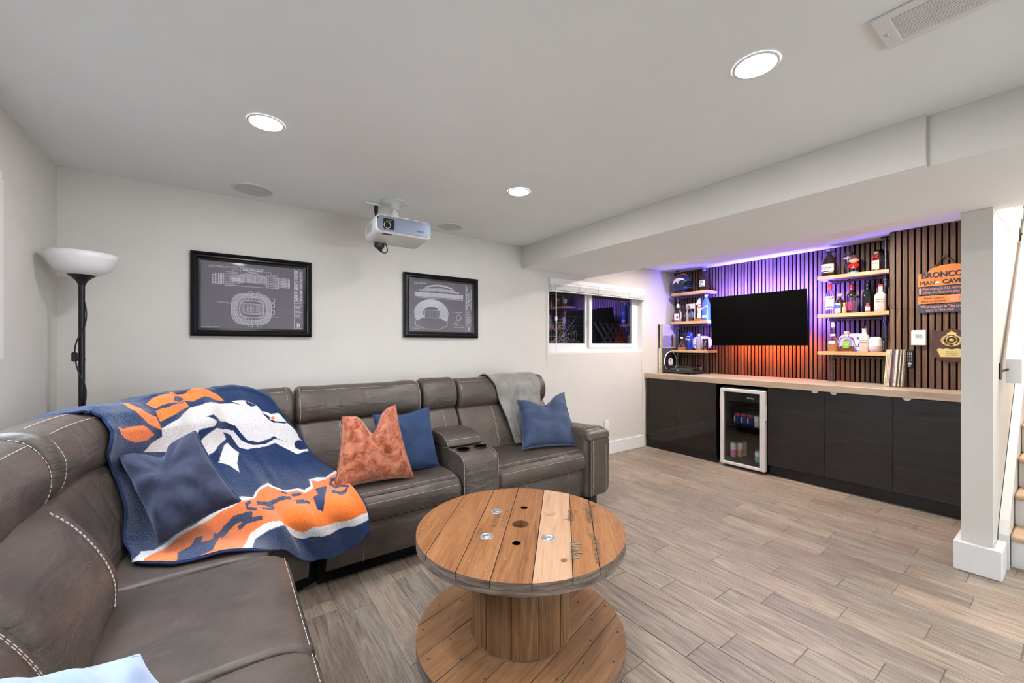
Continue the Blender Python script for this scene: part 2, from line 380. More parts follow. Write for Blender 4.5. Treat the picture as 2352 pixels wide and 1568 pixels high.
# left-wall window, only its edge is in view
W2 = thing('window_2', None, None, (XL, 1.74, 1.6)); W2['kind'] = 'structure'
f = MB().box(XL - .06, .86, 1.24, XL + .002, .92, 1.985).box(XL - .06, 2.55, 1.24, XL + .002, 2.62, 1.985).box(XL - .06, .86, 1.24, XL + .002, 2.62, 1.30).box(XL - .06, .86, 1.93, XL + .002, 2.62, 1.985).box(XL - .06, 1.72, 1.28, XL - .01, 1.76, 1.95)
f.build('window_frame', M['trim'], W2)
MB().box(XL - .04, .90, 1.29, XL - .036, 2.57, 1.94).build('pane', M['pane'], W2)
bl = thing('window_blind', 'white blind on the left wall window, only its end in view', 'blind', (XL + .03, 1.74, 1.98))
MB().box(XL + .003, .84, 1.93, XL + .040, 2.475, 1.985, bev=.004).build('headrail', M['trim'], bl)
for k in range(5): MB().box(XL + .008, .85, 1.925 - .012 * k, XL + .036, 2.468, 1.918 - .012 * k).build('slat', M['trim'], bl)

# rear door known from a reflection, widened to patio size for soft daylight
D1 = thing('door_1', None, None, (3.0, -3.45, 0)); D1['kind'] = 'structure'
f = MB()
for a, b in ((1.85, 1.93), (2.96, 3.04), (4.07, 4.15)): f.box(a, -3.47, .0, b, -3.41, 2.1)
f.box(1.85, -3.47, 0, 4.15, -3.41, .12).box(1.85, -3.47, 2.02, 4.15, -3.41, 2.1); f.build('door_frame', M['trim'], D1)
for a, b in ((1.93, 2.96), (3.04, 4.07)): MB().box(a, -3.43, .12, b, -3.425, 2.02).build('pane', M['pane'], D1)

# wall outlet, ceiling fittings
ot = thing('wall_outlet', 'white outlet on the back wall right of the sofa arm', 'outlet', (3.706, 3.295, .35))
MB().box(3.666, 3.289, .288, 3.746, 3.2995, .412, bev=.003).build('cover_plate', M['white'], ot)
for z in (.327, .373): MB().cyl((3.706, 3.290, z), (3.706, 3.287, z), .014, n=14).build('socket', M['trim'], ot)
M['lens'] = mat('led_lens', (1, 1, 1), .4, emit=(1, .98, .95), es=24)
DL = [((.157, 2.119), 'recessed ceiling light above the sofa, left of the projector'), ((1.54, .681), 'nearest recessed ceiling light, by the ceiling vent'), ((1.561, 2.126), 'recessed ceiling light right of the projector, before the beam'),
      ((.157, .68), 'unseen recessed light added over the near end of the sofa'), ((.157, -.8), 'unseen recessed light added behind the viewer, left'), ((1.55, -.8), 'unseen recessed light added behind the viewer, middle'), ((3.0, -1.6), 'unseen recessed light added in the rear, near the patio door')]  # last four are unseen lamps, added along the grid for flat soft light
for (x, y), lab in DL:
    t = thing('recessed_light', lab, 'ceiling light', (x, y, CEIL), group='recessed lights in the ceiling')
    MB().lathe([(.074, 0), (.074, -.003), (.068, -.005), (.063, -.003)], (x, y, CEIL - .0005), 32, capb=False, capt=False).build('trim_ring', M['trim'], t)
    MB().lathe([(.064, -.0035), (.001, -.0035)], (x, y, CEIL - .0005), 32).build('lens', M['lens'], t)
    area('downlight', (x, y, CEIL - .012), (x, y, 0), .11, DOWNLIGHT_W, (.97, .97, 1), parent=t, disk=True)
for (x, y), lab in (((4.15, 1.30), 'recessed light over the right half of the bar'), ((4.15, 2.45), 'recessed light over the left half of the bar')):
    t = thing('recessed_light', lab, 'ceiling light', (x, y, CEIL), group='recessed lights over the bar')
    MB().lathe([(.074, 0), (.074, -.003), (.068, -.005), (.063, -.003)], (x, y, CEIL - .0005), 32, capb=False, capt=False).build('trim_ring', M['trim'], t)
    MB().lathe([(.064, -.0035), (.001, -.0035)], (x, y, CEIL - .0005), 32).build('lens', M['lens'], t)
    area('downlight', (x, y, CEIL - .012), (x, y, 0), .11, ALCOVE_W, (1, .90, .80), parent=t, disk=True)
M['grille'] = flecked('speaker_mesh', (.58, .575, .56), (.66, .655, .64), 400, .8, .2)
for (x, y, r), lab in (((.158, 3.08, .118), 'round ceiling speaker left of the projector'), ((1.55, 3.088, .108), 'round ceiling speaker right of the projector')):
    t = thing('ceiling_speaker', lab, 'speaker', (x, y, CEIL), group='ceiling speakers')
    MB().lathe([(r, 0), (r, -.004), (r - .012, -.006), (r - .014, -.003)], (x, y, CEIL - .0005), 36, capb=False, capt=False).build('trim_ring', M['trim'], t)
    MB().lathe([(r - .013, -.0035), (.001, -.0045)], (x, y, CEIL - .0005), 36).build('grille', M['grille'], t)
v = thing('ceiling_vent', 'white slotted return air vent in the ceiling, upper right', 'vent', (1.80, .12, CEIL))
VX0, VX1, VY0, VY1 = 1.615, 1.81, -.27, .385
z = CEIL - .001
vb = MB().box(VX0, VY0, z - .008, VX0 + .03, VY1, z, bev=.002).box(VX1 - .028, VY0, z - .008, VX1, VY1, z, bev=.002)
for a, b in ((VY1 - .04, VY1), (.14, .165), (-.10, -.075), (VY0, VY0 + .04)): vb.box(VX0 + .02, a, z - .008, VX1 - .02, b, z, bev=.002)
vb.build('vent_frame', M['trim'], v); MB().box(VX0 + .01, VY0 + .01, z - .002, VX1 - .01, VY1 - .01, z).build('backing', mat('vent_dark', (.10, .095, .09), .9), v)
for a, b in ((.165, VY1 - .04), (-.075, .14), (VY0 + .04, -.10)):
    for k in range(16):
        x = VX0 + .034 + k * .0083; MB().box(x, a, z - .0075, x + .0052, b, z - .004).build('slat', M['trim'], v)
MB().ell((VX0 + .10, VY1 - .016, z - .009), (.005, .005, .003), 10, 6).build('screw', M['steel'], v)

# stairs rising to the right behind the pillar, rail on the wall
M['tread'] = wood('maple_tread', [(.3, (.50, .33, .20)), (.6, (.66, .47, .31)), (.8, (.74, .56, .40))], axis=1, scale=.8, rough=.35, tone=.06)
st = thing('staircase', 'white staircase with pale maple treads at the right edge', 'stairs', (3.9, -.2, 0))
for k in range(9):
    x = 3.78 + k * .225; zt = .19 * (k + 1)
    MB().box(x, -.795, zt - .19, x + .02, .262, zt - .03).build('riser', M['trim'], st)
    MB().box(x - .03, -.795, zt - .03, x + .235, .262, zt, bev=.008).build('tread', M['tread'], st)
MB().prism([(3.70, 0), (3.80, 0), (5.9, 1.78), (5.9, 2.08), (3.76, .27), (3.70, .20)], ((0, .3055, 0), (1, 0, 0), (0, 0, 1)), .001, .04).build('skirt_board', M['trim'], st)
hr = thing('handrail', 'white flat handrail on dark brackets along the stair wall', 'handrail', (3.9, .27, 1.2))
# ------------------------------------------------ handrail
def rail_z(x): return 1.135 + .836 * (x - 3.80)
MB().prism([(3.80, 1.075), (3.80, 1.215), (6.2, 1.215 + .836 * 2.4), (6.2, 1.075 + .836 * 2.4)], ((0, .225, 0), (1, 0, 0), (0, 0, 1)), -.06, 0).build('rail', M['trim'], hr)
M['bronze'] = mat('dark_bronze', (.10, .075, .06), .4, .8)
for x in (3.775, 4.97):
    z = rail_z(x) + .03
    b = MB().box(x - .012, .297, z - .05, x + .012, .3075, z + .05, bev=.004).build('bracket', M['bronze'], hr)
    MB().tube([(x, .30, z), (x + .03, .275, z + .012), (x + .06, .262, z + .03)], .007, 8).build('bracket_arm', M['bronze'], b)

# ------------------------------------------------ bar: counter, cabinets, fridge, TV
M['counter'] = wood('pale_oak_laminate', [(.30, (.30, .225, .165)), (.5, (.45, .35, .265)), (.72, (.57, .46, .37))], axis=1, scale=.9, rough=.35, tone=.02)
c = thing('countertop', 'long pale wood laminate worktop along the bar', 'countertop', (4.74, 1.9, .877))
MB().box(4.415, .462, .879, XBAR - .003, YB - .002, .9395, bev=.002).build('worktop', M['counter'], c)
M['cabgloss'] = mat('black_brown_gloss', (.016, .011, .009), .07, spec=.5)
M['cab'] = wood('black_oak_veneer', [(.3, (.009, .007, .007)), (.55, (.022, .018, .018)), (.75, (.038, .032, .032))], axis=1, scale=1.2, rough=.42, tone=.05, spec=.45)
M['plinth'] = mat('black_plinth', (.008, .007, .007), .35)
def pull(y, p): MB().prism([(.026 * math.cos(PI + PI * k / 10), .021 * math.sin(PI + PI * k / 10)) for k in range(11)], ((4.4405, y, .8785), (0, -1, 0), (0, 0, 1)), .001, .009).build('finger_pull', M['white'], p, label='white half round finger pull')
def cabinet(label, doors, m, z0, pulls, plinth_x):
    y0 = min(d[0] for d in doors); y1 = max(d[1] for d in doors)
    t = thing('base_cabinet', label, 'cabinet', (4.77, (y0 + y1) / 2, 0))
    MB().box(4.462, y0, .10, XBAR - .004, y1, .8775).build('carcass', M['plinth'], t)
    MB().box(plinth_x, y0, .0, plinth_x + .02, y1, .10).build('plinth', M['plinth'], t)
    for (a, b), py in zip(doors, pulls):
        d = MB().box(4.441, a + .0015, z0, 4.46, b - .0015, .874, bev=.0012).build('door', m, t)
        if py: pull(py, d)
cabinet('glossy black cabinet with two plain doors left of the fridge', [(2.853, 3.285), (2.372, 2.853)], M['cabgloss'], .103, (None, None), 4.452)
cabinet('black wood grain cabinet beside the fridge with one door', [(1.383, 1.853)], M['cab'], .105, (1.452,), 4.487)
cabinet('wide black wood grain cabinet with two doors by the pillar', [(.918, 1.383), (.462, .918)], M['cab'], .108, (1.310, .833), 4.487)
# filler panel next to the fridge
# fridge
M['fridge'] = mat('fridge_grey_white', (.70, .66, .65), .35)
M['fridgeglass'] = mat('fridge_door_glass', (.94, .95, .96), .0, trans=1, ior=1.5)
fr = thing('mini_fridge', 'black mini fridge with white framed glass door between the cabinets', 'fridge', (4.65, 2.075, .0))
b = MB(); FX = 4.44; y0, y1 = 1.862, 2.30
b.box(FX, y0, .03, FX + .52, y0 + .035, .85).box(FX, y1 - .035, .03, FX + .52, y1, .85).box(FX, y0, .03, FX + .52, y1, .10).box(FX, y0, .81, FX + .52, y1, .85).box(FX + .48, y0, .03, FX + .52, y1, .85)
b.build('body', M['black'], fr)
df = MB(); a, e, zb, zt, xa, xb = 1.858, 2.304, .032, .838, 4.392, 4.435
df.box(xa, a, zb, xb, a + .052, zt, bev=.004).box(xa, e - .034, zb, xb, e, zt, bev=.004).box(xa + .0003, a, zb, xb, e, zb + .03, bev=.004).box(xa + .0003, a, zt - .034, xb, e, zt, bev=.004)
d = df.build('door', M['fridge'], fr)
MB().box(xa + .012, a + .045, zb + .025, xa + .016, e - .03, zt - .03).build('door_glass', M['fridgeglass'], d)
for y, z0, z1 in ((e + .0035, .60, .74), (a - .0045, .545, .69)): MB().box(xa + .004, y - .004, z0, xb - .012, y + .004, z1, bev=.003).build('handle', M['fridge'], d)
for z in (.44, .645): MB().box(FX + .03, y0 + .04, z, FX + .40, y1 - .04, z + .006).build('shelf', M['glass'] if z > .6 else M['black'], fr)
text('badge', 'Danby', .027, (4.47, 2.062, .738), (0, -1, 0), (0, 0, 1), M['white'], fr, bold=.0006)
MB().box(4.471, 1.9, .70, 4.475, 2.265, .808).build('control_panel', M['black'], fr)
for y in (1.90, 2.26): MB().cyl((4.47, y, 0), (4.47, y, .03), .014, n=12).build('foot', M['black'], fr)
M['cansil'] = mat('can_aluminium', (.70, .70, .71), .3, .8); M['canblue'] = mat('can_blue', (.012, .035, .20), .3, .3); M['canwhite'] = mat('can_white', (.78, .76, .74), .3)
M['canpink'] = mat('can_pink', (.75, .18, .42), .35); M['canorange'] = mat('can_orange', (.80, .36, .12), .35); M['canolive'] = mat('can_olive', (.46, .42, .20), .4); M['canteal'] = mat('can_teal', (.22, .55, .58), .35)
def can(x, y, z, r, h, m, label, group, band=None, writing=None):
    t = thing('drink_can', label, 'can', (x, y, z), group=group)
    MB().lathe([(r * .86, .0), (r, .008), (r, h - .012)], (x, y, z), 18, capt=False).build('can_body', m, t)
    MB().lathe([(r * .985, h - .014), (r * .82, h), (r * .80, h - .003), (.001, h - .003)], (x, y, z), 18, capb=False).build('can_lid', M['cansil'], t)
    if band: MB().lathe([(r * 1.012, band[0]), (r * 1.012, band[1])], (x, y, z), 18, capb=False, capt=False).build('band', band[2], t)
    if writing: text('lettering', writing, .020, (x - r - .0016, y + .008, z + h * .2), (0, 0, 1), (0, 1, 0), M['white'], t, bold=.0009, h=.002)
    return t
zc = .447
for i, y in enumerate((2.192, 2.124, 2.056)):
    can(4.545, y, zc, .033, .122, M['canblue'], ('blue and red beer can at the left end of the upper fridge row', 'blue and red beer can second from left in the upper fridge row', 'blue and red beer can third from left in the upper fridge row')[i], 'cans on the upper fridge shelf', (.095, .110, M['red']), 'ULTRA')
for i, (x, y) in enumerate(((4.545, 1.988), (4.613, 2.158), (4.613, 2.09), (4.613, 2.022), (4.681, 2.12), (4.681, 2.05))):
    can(x, y, zc, .033, .122, M['canwhite'], ('white can right of the blue cans in the fridge row', 'white can behind the two leftmost blue cans', 'white can behind the second and third blue cans', 'white can behind the rightmost blue can', 'white can in the back row of the fridge, left', 'white can in the back row of the fridge, right')[i], 'cans on the upper fridge shelf', (.03, .05, M['cansil']))
can(4.50, 2.215, .101, .030, .155, M['canwhite'], 'tall white and pink can at the bottom of the fridge', 'cans on the fridge floor', (.01, .075, M['canpink']))
can(4.55, 2.17, .101, .027, .155, M['canwhite'], 'tall white and orange can at the bottom of the fridge', 'cans on the fridge floor', (.01, .07, M['canorange']))
can(4.61, 2.155, .101, .027, .155, M['canwhite'], 'tall pale olive can at the bottom of the fridge', 'cans on the fridge floor', (.02, .14, M['canolive']))
can(4.48, 1.955, .101, .031, .122, M['canteal'], 'short pale teal can at the bottom right of the fridge', 'cans on the fridge floor', (.06, .10, M['canwhite']))
# television, tipped slightly forward, LED strips on its back
tv = thing('television', 'black flat television on the slatted bar wall', 'television', (4.8, 2.128, 1.58))
T = Matrix.Translation((4.79, 2.128, 1.580)) @ Matrix.Rotation(R(-4.6), 4, 'Y')
hw, hh = .494, .287
mb = MB().box(-.004, -hw, -hh, .03, hw, hh, bev=.003); mb.xf(T).build('casing', mat('tv_black', (.001, .001, .001), .55, spec=.12), tv)
MB().box(-.0055, -hw + .006, -hh + .010, -.0035, hw - .006, hh - .006).xf(T).build('screen', mat('tv_screen', (.0008, .0008, .0008), .5, spec=.06), tv)
MB().box(4.815, 2.00, 1.46, 4.835, 2.26, 1.70, bev=.004).box(5.06, 2.0, 1.46, 5.0785, 2.26, 1.70, bev=.004).box(4.83, 2.10, 1.54, 5.065, 2.16, 1.62, bev=.004).build('wall_mount', M['black'], tv)
for nm, z, c_, e in (('blue_light_strip', 1.80, (.14, .10, 1.0), 10), ('orange_light_strip', 1.345, (1.0, .16, .02), 8)):
    xs_ = 4.818 if z > 1.6 else 4.846; MB().box(xs_, 2.128 - .45, z - .006, xs_ + .006, 2.128 + .45, z + .006).build(nm, mat(nm, (1, 1, 1), .5, emit=c_, es=e), tv, label='glowing %s behind the screen' % nm.replace('_', ' '))
area('tv_blue_glow', (4.834, 2.128, 1.81), (5.08, 2.128, 1.98), .92, LED_W * .62, (.12, .095, 1.0), .03, spread=112, parent=tv)
area('tv_blue_glow_left', (4.834, 2.58, 1.68), (5.06, 2.80, 1.76), .03, LED_W * .19, (.10, .10, 1.0), .40, spread=150, parent=tv)
area('tv_violet_glow_right', (4.834, 1.68, 1.68), (5.06, 1.50, 1.72), .03, LED_W * .22, (.14, .10, 1.0), .40, spread=150, parent=tv)
area('tv_orange_glow', (4.858, 2.08, 1.33), (5.08, 2.08, 1.25), .80, LED_W * .10, (1.0, .18, .04), .03, spread=150, parent=tv)

# ------------------------------------------------ iron-pipe shelf units
M['shelfwood'] = wood('warm_pine_board', [(.3, (.38, .20, .085)), (.5, (.56, .33, .16)), (.72, (.70, .47, .26))], axis=1, scale=1.3, rough=.45, tone=.1)
SZ = (1.98, 1.605, 1.237); SX0, SX1 = 4.845, 5.076; PX = 4.955
def elbow(mb, p, r=.0165): mb.ell(p, (r * 1.25, r * 1.25, r * 1.25), 10, 8)
def shelf_unit(label, ya, yb, vert, low):
    """vert = y of the full-height post, low = y of the short lower post"""
    t = thing('pipe_shelf', label, 'shelf', (PX, (ya + yb) / 2, .94))
    r = .0135
    for z in SZ: MB().box(SX0, ya, z - .034, SX1, yb, z, bev=.0015).build('shelf_board', M['shelfwood'], t)
    p = MB().cyl((PX, vert, .953), (PX, vert, SZ[2] - .0345), r).cyl((PX, vert, SZ[2] + .0005), (PX, vert, SZ[1] - .0345), r).cyl((PX, vert, SZ[1] + .0005), (PX, vert, SZ[0] - .0345), r).cyl((PX, vert, SZ[0] + .0005), (PX, vert, CEIL - .006), r)
    for z in (SZ[2] - .055, SZ[1] - .055, SZ[0] - .055): p.cyl((PX, vert, z - .035), (PX, vert, z + .019), .0205).cyl((PX, vert, z - .037), (PX, vert, z - .030), .024)
    for z in (SZ[0], SZ[1], SZ[2]): p.cyl((PX, vert, z + .0005), (PX, vert, z + .018), .019)
    p.build('post', M['pipe'], t)
    for z, nm in ((CEIL - .006, 'ceiling_flange'), (.9405, 'floor_flange')): MB().lathe([(.036, 0), (.036, .005), (.02, .0055)], (PX, vert, z), 20).build('flange', M['pipe'], t)
    q = MB().cyl((PX, low, .953), (PX, low, SZ[2] - .0345), r).cyl((PX, low, SZ[2] - .09), (PX, low, SZ[2] - .036), .0205); q.build('lower_post', M['pipe'], t)
    MB().lathe([(.036, 0), (.036, .005), (.02, .0055)], (PX, low, .9405), 20).build('flange', M['pipe'], t)
    for z in SZ:
        h = MB().cyl((PX, vert, z - .055), (PX, low, z - .055), .0115)
        s = 1 if low > vert else -1
        for d in (.03, .075): h.cyl((PX, vert + s * d, z - .055), (PX, vert + s * (d + .018), z - .055), .0165)
        for d in (.035, .08, .13): h.cyl((PX, low - s * d, z - .055), (PX, low - s * (d + .015), z - .055), .0155)
        if z > SZ[2]: h.tube(cat([(PX, low - s * .01, z - .055), (PX, low + s * .012, z - .052), (PX, low + s * .02, z - .0352)], 5), .0165, 10)
        h.build('crossbar', M['pipe'], t)
        if z > SZ[2]: MB().cyl((PX, low, z - .055), (SX1 + .004, low, z - .055), r).build('wall_pipe', M['pipe'], t)
shelf_unit('right pipe shelf of three pine boards by the thermostat wall', 1.026, 1.565, 1.072, 1.478)
shelf_unit('left pipe shelf of three pine boards in the window corner', 2.70, 3.192, 3.165, 2.765)
# ------------------------------------------------ sectional sofa
m = M['leather'] = mat('grey_brown_leather', rough=.34, spec=.5); _t = NT(m); _v = _t.coords((1, 1, 1), False)
_n = _t.noise(_v, 3.5, 4, .6); _t.col(_t.ramp(_n, [(.3, (.056, .045, .039)), (.72, (.108, .083, .070))]))
_n2 = _t.noise(_v, 260, 2, .5); _n3 = _t.noise(_t.coords((3, 3, 9), False), 2.2, 3, .55, .6)
_k = _t.n('ShaderNodeMath', operation='MULTIPLY_ADD'); _k.inputs[1].default_value = .08; _t.l(_n2, _k.inputs[0]); _t.l(_n3, _k.inputs[2])
_t.bump(_k.outputs[0], .30, .03)
_r = _t.n('ShaderNodeMapRange'); _r.inputs[3].default_value = .30; _r.inputs[4].default_value = .48; _t.l(_n, _r.inputs[0]); _t.l(_r.outputs[0], _t.b.inputs['Roughness'])
M['thread'] = mat('cream_thread', (.62, .56, .48), .7)
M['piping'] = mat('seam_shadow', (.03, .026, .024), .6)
sofa = thing('sectional_sofa', 'grey brown leather corner sofa with cream stitching and cup holder console', 'sofa', (.6, 2.6, 0))
def sweep(path, prof, w=.035, p=2.4, n_end=5, sub=None):
    """path [(origin, dirvec, s)], prof closed [(d,z)]; ends rounded over w"""
    prof = np.array(prof); c = prof.mean(0); P = []
    S = np.array([q[2] for q in path]); L = S[-1]
    ts = sorted(set(list(np.round(S, 5)) + [round(w * (1 - math.cos(PI / 2 * k / n_end)), 5) for k in range(n_end)] + [round(L - w * (1 - math.cos(PI / 2 * k / n_end)), 5) for k in range(n_end)]))
    O = np.array([q[0] for q in path]); D = np.array([q[1] for q in path])
    for t in ts:
        o = np.array([np.interp(t, S, O[:, i]) for i in range(3)]); d = np.array([np.interp(t, S, D[:, i]) for i in range(3)]); d = N3(d)
        e = min(t, L - t) / w; k = 1 if e >= 1 else max(.0, (1 - (1 - e) ** p)) ** (1 / p)
        # keep size: shrink each point toward the middle by w*(1-k)
        q = prof - c; r = np.linalg.norm(q, axis=1, keepdims=True); q = q * np.maximum(r - w * (1 - k), r * .05) / r + c
        P.append([o + d * a + np.array((0, 0, b)) for a, b in q])
    return np.array(P)
def add_sweep(P, flip):
    mb = MB(); n = len(P[0]); Q = np.concatenate([P, P[:, :1]], 1); mb.grid(Q, flip=flip)
    b = len(mb.v); mb.add(P[0], [tuple(range(n)) if not flip else tuple(range(n))[::-1]], 0, True); mb.add(P[-1], [tuple(range(n))[::-1] if not flip else tuple(range(n))], 0, True); return mb
YBK = 3.10; XBK = -.68; XWK = -.68
def px(x0, x1, n=10, z=0):   # along the back wall, d towards -Y
    return [((x0 + (x1 - x0) * i / n, YBK, z), (0, -1, 0), abs(x1 - x0) * i / n) for i in range(n + 1)]
def py(y1, y0, n=10, z=0, xb=XBK):   # along the left wall, d towards +X, from far to near
    return [((xb, y1 + (y0 - y1) * i / n, z), (1, 0, 0), abs(y1 - y0) * i / n) for i in range(n + 1)]
def arc(z=0, a0=90, a1=180, tail=1.885, n=22):
    cx, cy, Rr = .36, 2.06, 1.04; out = []; s = 0
    for i in range(n + 1):
        a = R(a0 + (a1 - a0) * i / n); out.append(((cx + Rr * math.cos(a), cy + Rr * math.sin(a), z), (-math.cos(a), -math.sin(a), 0), Rr * (a - R(a0))))
    if tail: out.append(((cx - Rr, tail, z), (1, 0, 0), out[-1][2] + cy - tail))
    return out
def pf(pts, n=5): return cat(pts, n, True)
HEAD = pf([(.07, .80), (.035, .90), (.06, 1.0), (.13, 1.03), (.205, 1.015), (.25, .955), (.262, .89), (.245, .825), (.19, .795)])
BACK = pf([(.03, .46), (.03, .62), (.06, .79), (.14, .83), (.21, .815), (.275, .73), (.325, .62), (.355, .52), (.34, .455), (.2, .43)])
SEAT = pf([(.12, .34), (.10, .43), (.2, .47), (.45, .478), (.68, .482), (.785, .468), (.828, .43), (.835, .375), (.815, .335), (.74, .32), (.4, .315)])
SEATW = [(d, z) for d, z in SEAT]
BASE = pf([(.10, .11), (.10, .30), (.45, .325), (.77, .325), (.803, .30), (.808, .21), (.79, .125), (.74, .10), (.45, .10)])
SHELL = pf([(-.02, .10), (-.03, .5), (-.015, .80), (.03, .90), (.10, .90), (.12, .7), (.12, .3), (.10, .10)])
def stitch(name, pts, parent, L=.010, g=.005, r=.0011):
    pts = np.array(pts, float); d = np.r_[0, np.cumsum(np.linalg.norm(np.diff(pts, axis=0), axis=1))]; mb = MB(); s = 0
    at = lambda t: np.array([np.interp(t, d, pts[:, i]) for i in range(3)])
    while s < d[-1] - L * .5:
        mb.cyl(at(s), at(min(s + L, d[-1])), r, n=4, smooth=False); s += L + g
    return mb.build(name, M['thread'], parent, kind='stuff')
def along(path, prof, dz, off=.002, t0=0, t1=1, n=24):
    """curve running along a swept cushion at profile point nearest (d,z)=dz, pushed out by off"""
    prof = np.array(prof); c = prof.mean(0); k = np.argmin(((prof - dz) ** 2).sum(1)); q = prof[k] - c; q = q * (1 + off / np.linalg.norm(q)) + c
    S = np.array([p[2] for p in path]); O = np.array([p[0] for p in path]); D = np.array([p[1] for p in path]); out = []
    for i in range(n + 1):
        t = S[-1] * (t0 + (t1 - t0) * i / n); o = np.array([np.interp(t, S, O[:, j]) for j in range(3)]); dd = N3([np.interp(t, S, D[:, j]) for j in range(3)])
        out.append(o + dd * q[0] + np.array((0, 0, q[1])))
    return out
def across(path, prof, frac, i0, i1, off=.002):
    """curve around the profile (points i0..i1, may wrap) at fraction frac of the path"""
    prof = np.array(prof); c = prof.mean(0); S = np.array([p[2] for p in path]); t = S[-1] * frac
    o = np.array([np.interp(t, S, np.array([p[0] for p in path])[:, j]) for j in range(3)]); dd = N3([np.interp(t, S, np.array([p[1] for p in path])[:, j]) for j in range(3)])
    out = []
    for k in range(i0, i1 + 1):
        q = prof[k % len(prof)] - c; q = q * (1 + off / np.linalg.norm(q)) + c; out.append(o + dd * q[0] + np.array((0, 0, q[1])))
    return out
def cushion(name, path, prof, flip, w=.035, crown=.0, label=None):
    soft = name in ('headrest', 'backrest', 'seat_cushion')
    if soft:   # finer rings so the leather can crease
        S0 = [q[2] for q in path]; k = max(8, int(S0[-1] / .012)); fine = []
        for t in np.linspace(0, S0[-1], k + 1):
            fine.append((tuple(np.interp(t, S0, [q[0][i] for q in path]) for i in range(3)), tuple(N3([np.interp(t, S0, [q[1][i] for q in path]) for i in range(3)])), t))
        path = fine
    P = sweep(path, prof, w)
    if soft:
        n, m_ = P.shape[:2]; c = P.mean(1, keepdims=True); rad = P - c; rad /= np.linalg.norm(rad, axis=2, keepdims=True) + 1e-9
        sv = np.r_[0, np.cumsum(np.linalg.norm(np.diff(c[:, 0], axis=0), axis=1))]; th = np.linspace(0, 1, m_); SS, TT = np.meshgrid(sv, th, indexing='ij'); dsp = np.zeros((n, m_))
        for _ in range(int(sv[-1] * (16 if name == 'headrest' else 9)) + 2):
            s0 = RNG.random() * sv[-1]; t0 = .35 + .5 * RNG.random(); sl_ = (RNG.random() - .5) * .25; wd = .007 + .008 * RNG.random(); am = (.0018 + .0032 * RNG.random()) * (1 if RNG.random() < .35 else -1)
            dsp += am * np.exp(-((SS - s0 - sl_ * (TT - t0)) / wd) ** 2) * np.exp(-((TT - t0) / (.05 + .06 * RNG.random())) ** 2)
        dsp += .0035 * np.sin(SS * 11 + 7 * TT) * np.sin(6 * TT + SS * 4)
        P = P + rad * (dsp * np.clip(np.minimum(SS, sv[-1] - SS) / .05, 0, 1))[..., None]
    if crown:   # soft swelling along the run
        n = len(P); c = P.mean(1, keepdims=True)
        for i in range(n):
            e = i / (n - 1); P[i] = c[i] + (P[i] - c[i]) * (1 + crown * math.sin(PI * e) ** .6)
    return add_sweep(P, flip).build(name, M['leather'], sofa, label=label)
def section(path, flip, seams=(), seat=True, seatpath=None, basepath=None, head=True, lines=True, wh=.04, SEAT=SEAT, BASE=BASE, BACK=BACK):
    if head:
        h = cushion('headrest', path, HEAD, flip, wh, .02)
        for dz in ((.16, 1.03), (.215, 1.005)): stitch('stitching', along(path, HEAD, dz, .0035, .04, .96), h)
        for fr in (.025, .975): stitch('stitching', across(path, HEAD, fr, 18, 38, .001), h)
    b = cushion('backrest', path, BACK, flip, .05, .025)
    for fr in seams: stitch('stitching', across(path, BACK, fr, 22, 37, .0095), b); stitch('stitching', across(path, BACK, fr + .012, 22, 37, .0095), b)
    cushion('back_shell', path, SHELL, flip, .01)
    if seat:
        sp = seatpath or path
        s = cushion('seat_cushion', sp, SEAT, flip, .03, .012)
        if lines == 'edge':
            for dz in ((.878, .452), (.893, .40)): stitch('stitching', along(sp, SEAT, dz, .0045, .02, .98), s)
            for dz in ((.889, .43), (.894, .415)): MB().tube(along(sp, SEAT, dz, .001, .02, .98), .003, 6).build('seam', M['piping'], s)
        elif lines:
            for dz in ((.775, .471), (.826, .43)): stitch('stitching', along(sp, SEAT, dz, .0045, .03, .97), s)
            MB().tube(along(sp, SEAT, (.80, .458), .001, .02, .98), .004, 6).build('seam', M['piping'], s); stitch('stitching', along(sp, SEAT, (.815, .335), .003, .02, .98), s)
    if basepath is not False:
        bb = cushion('base_panel', basepath or path, BASE, flip, .012)
        return bb
MIDX0, MIDX1, CONX1, RECX1, ARMX1 = .375, 1.205, 1.505, 2.315, 2.562
b = section(px(MIDX0, MIDX1), True, (.30,), seatpath=px(.38, 1.228), basepath=px(.44, 1.235))
bp = px(.44, 1.235)
for fr in (.24, .92): stitch('stitching', across(bp, BASE, fr, 17, 34, .003), b)
# console with its own back, lid and two cup holders
p = px(MIDX1 + .01, CONX1 - .005, 6); h = cushion('headrest', p, HEAD + np.array((0.0, .012)), True, .04, .02)
stitch('stitching', along(p, HEAD, (.16, 1.042), .006, .05, .95), h); stitch('stitching', along(p, HEAD, (.215, 1.017), .006, .05, .95), h)
b = cushion('backrest', p, BACK, True, .04, .02); stitch('stitching', across(p, BACK, .55, 22, 37, .008), b)
CON = pf([(.10, .10), (.10, .58), (.30, .60), (.62, .605), (.76, .60), (.825, .565), (.838, .50), (.838, .30), (.832, .12), (.78, .10), (.4, .10)])
con = cushion('console', px(1.235, 1.497, 6), CON, True, .02)
for x in (1.238, 1.494): stitch('stitching', [(x, YBK - d, z) for d, z in [(q[0] * 1.0, q[1]) for q in CON[14:44]]], con)
LID = pf([(.22, .60), (.22, .66), (.35, .69), (.52, .685), (.60, .655), (.615, .61), (.4, .60)])
lid = cushion('console_lid', px(1.225, 1.50, 6), LID, True, .03, .02); stitch('stitching', along(px(1.225, 1.50, 6), LID, (.60, .655), .006, .06, .94), lid); stitch('stitching', [(1.228, YBK - d, z) for d, z in LID[8:28]], lid)
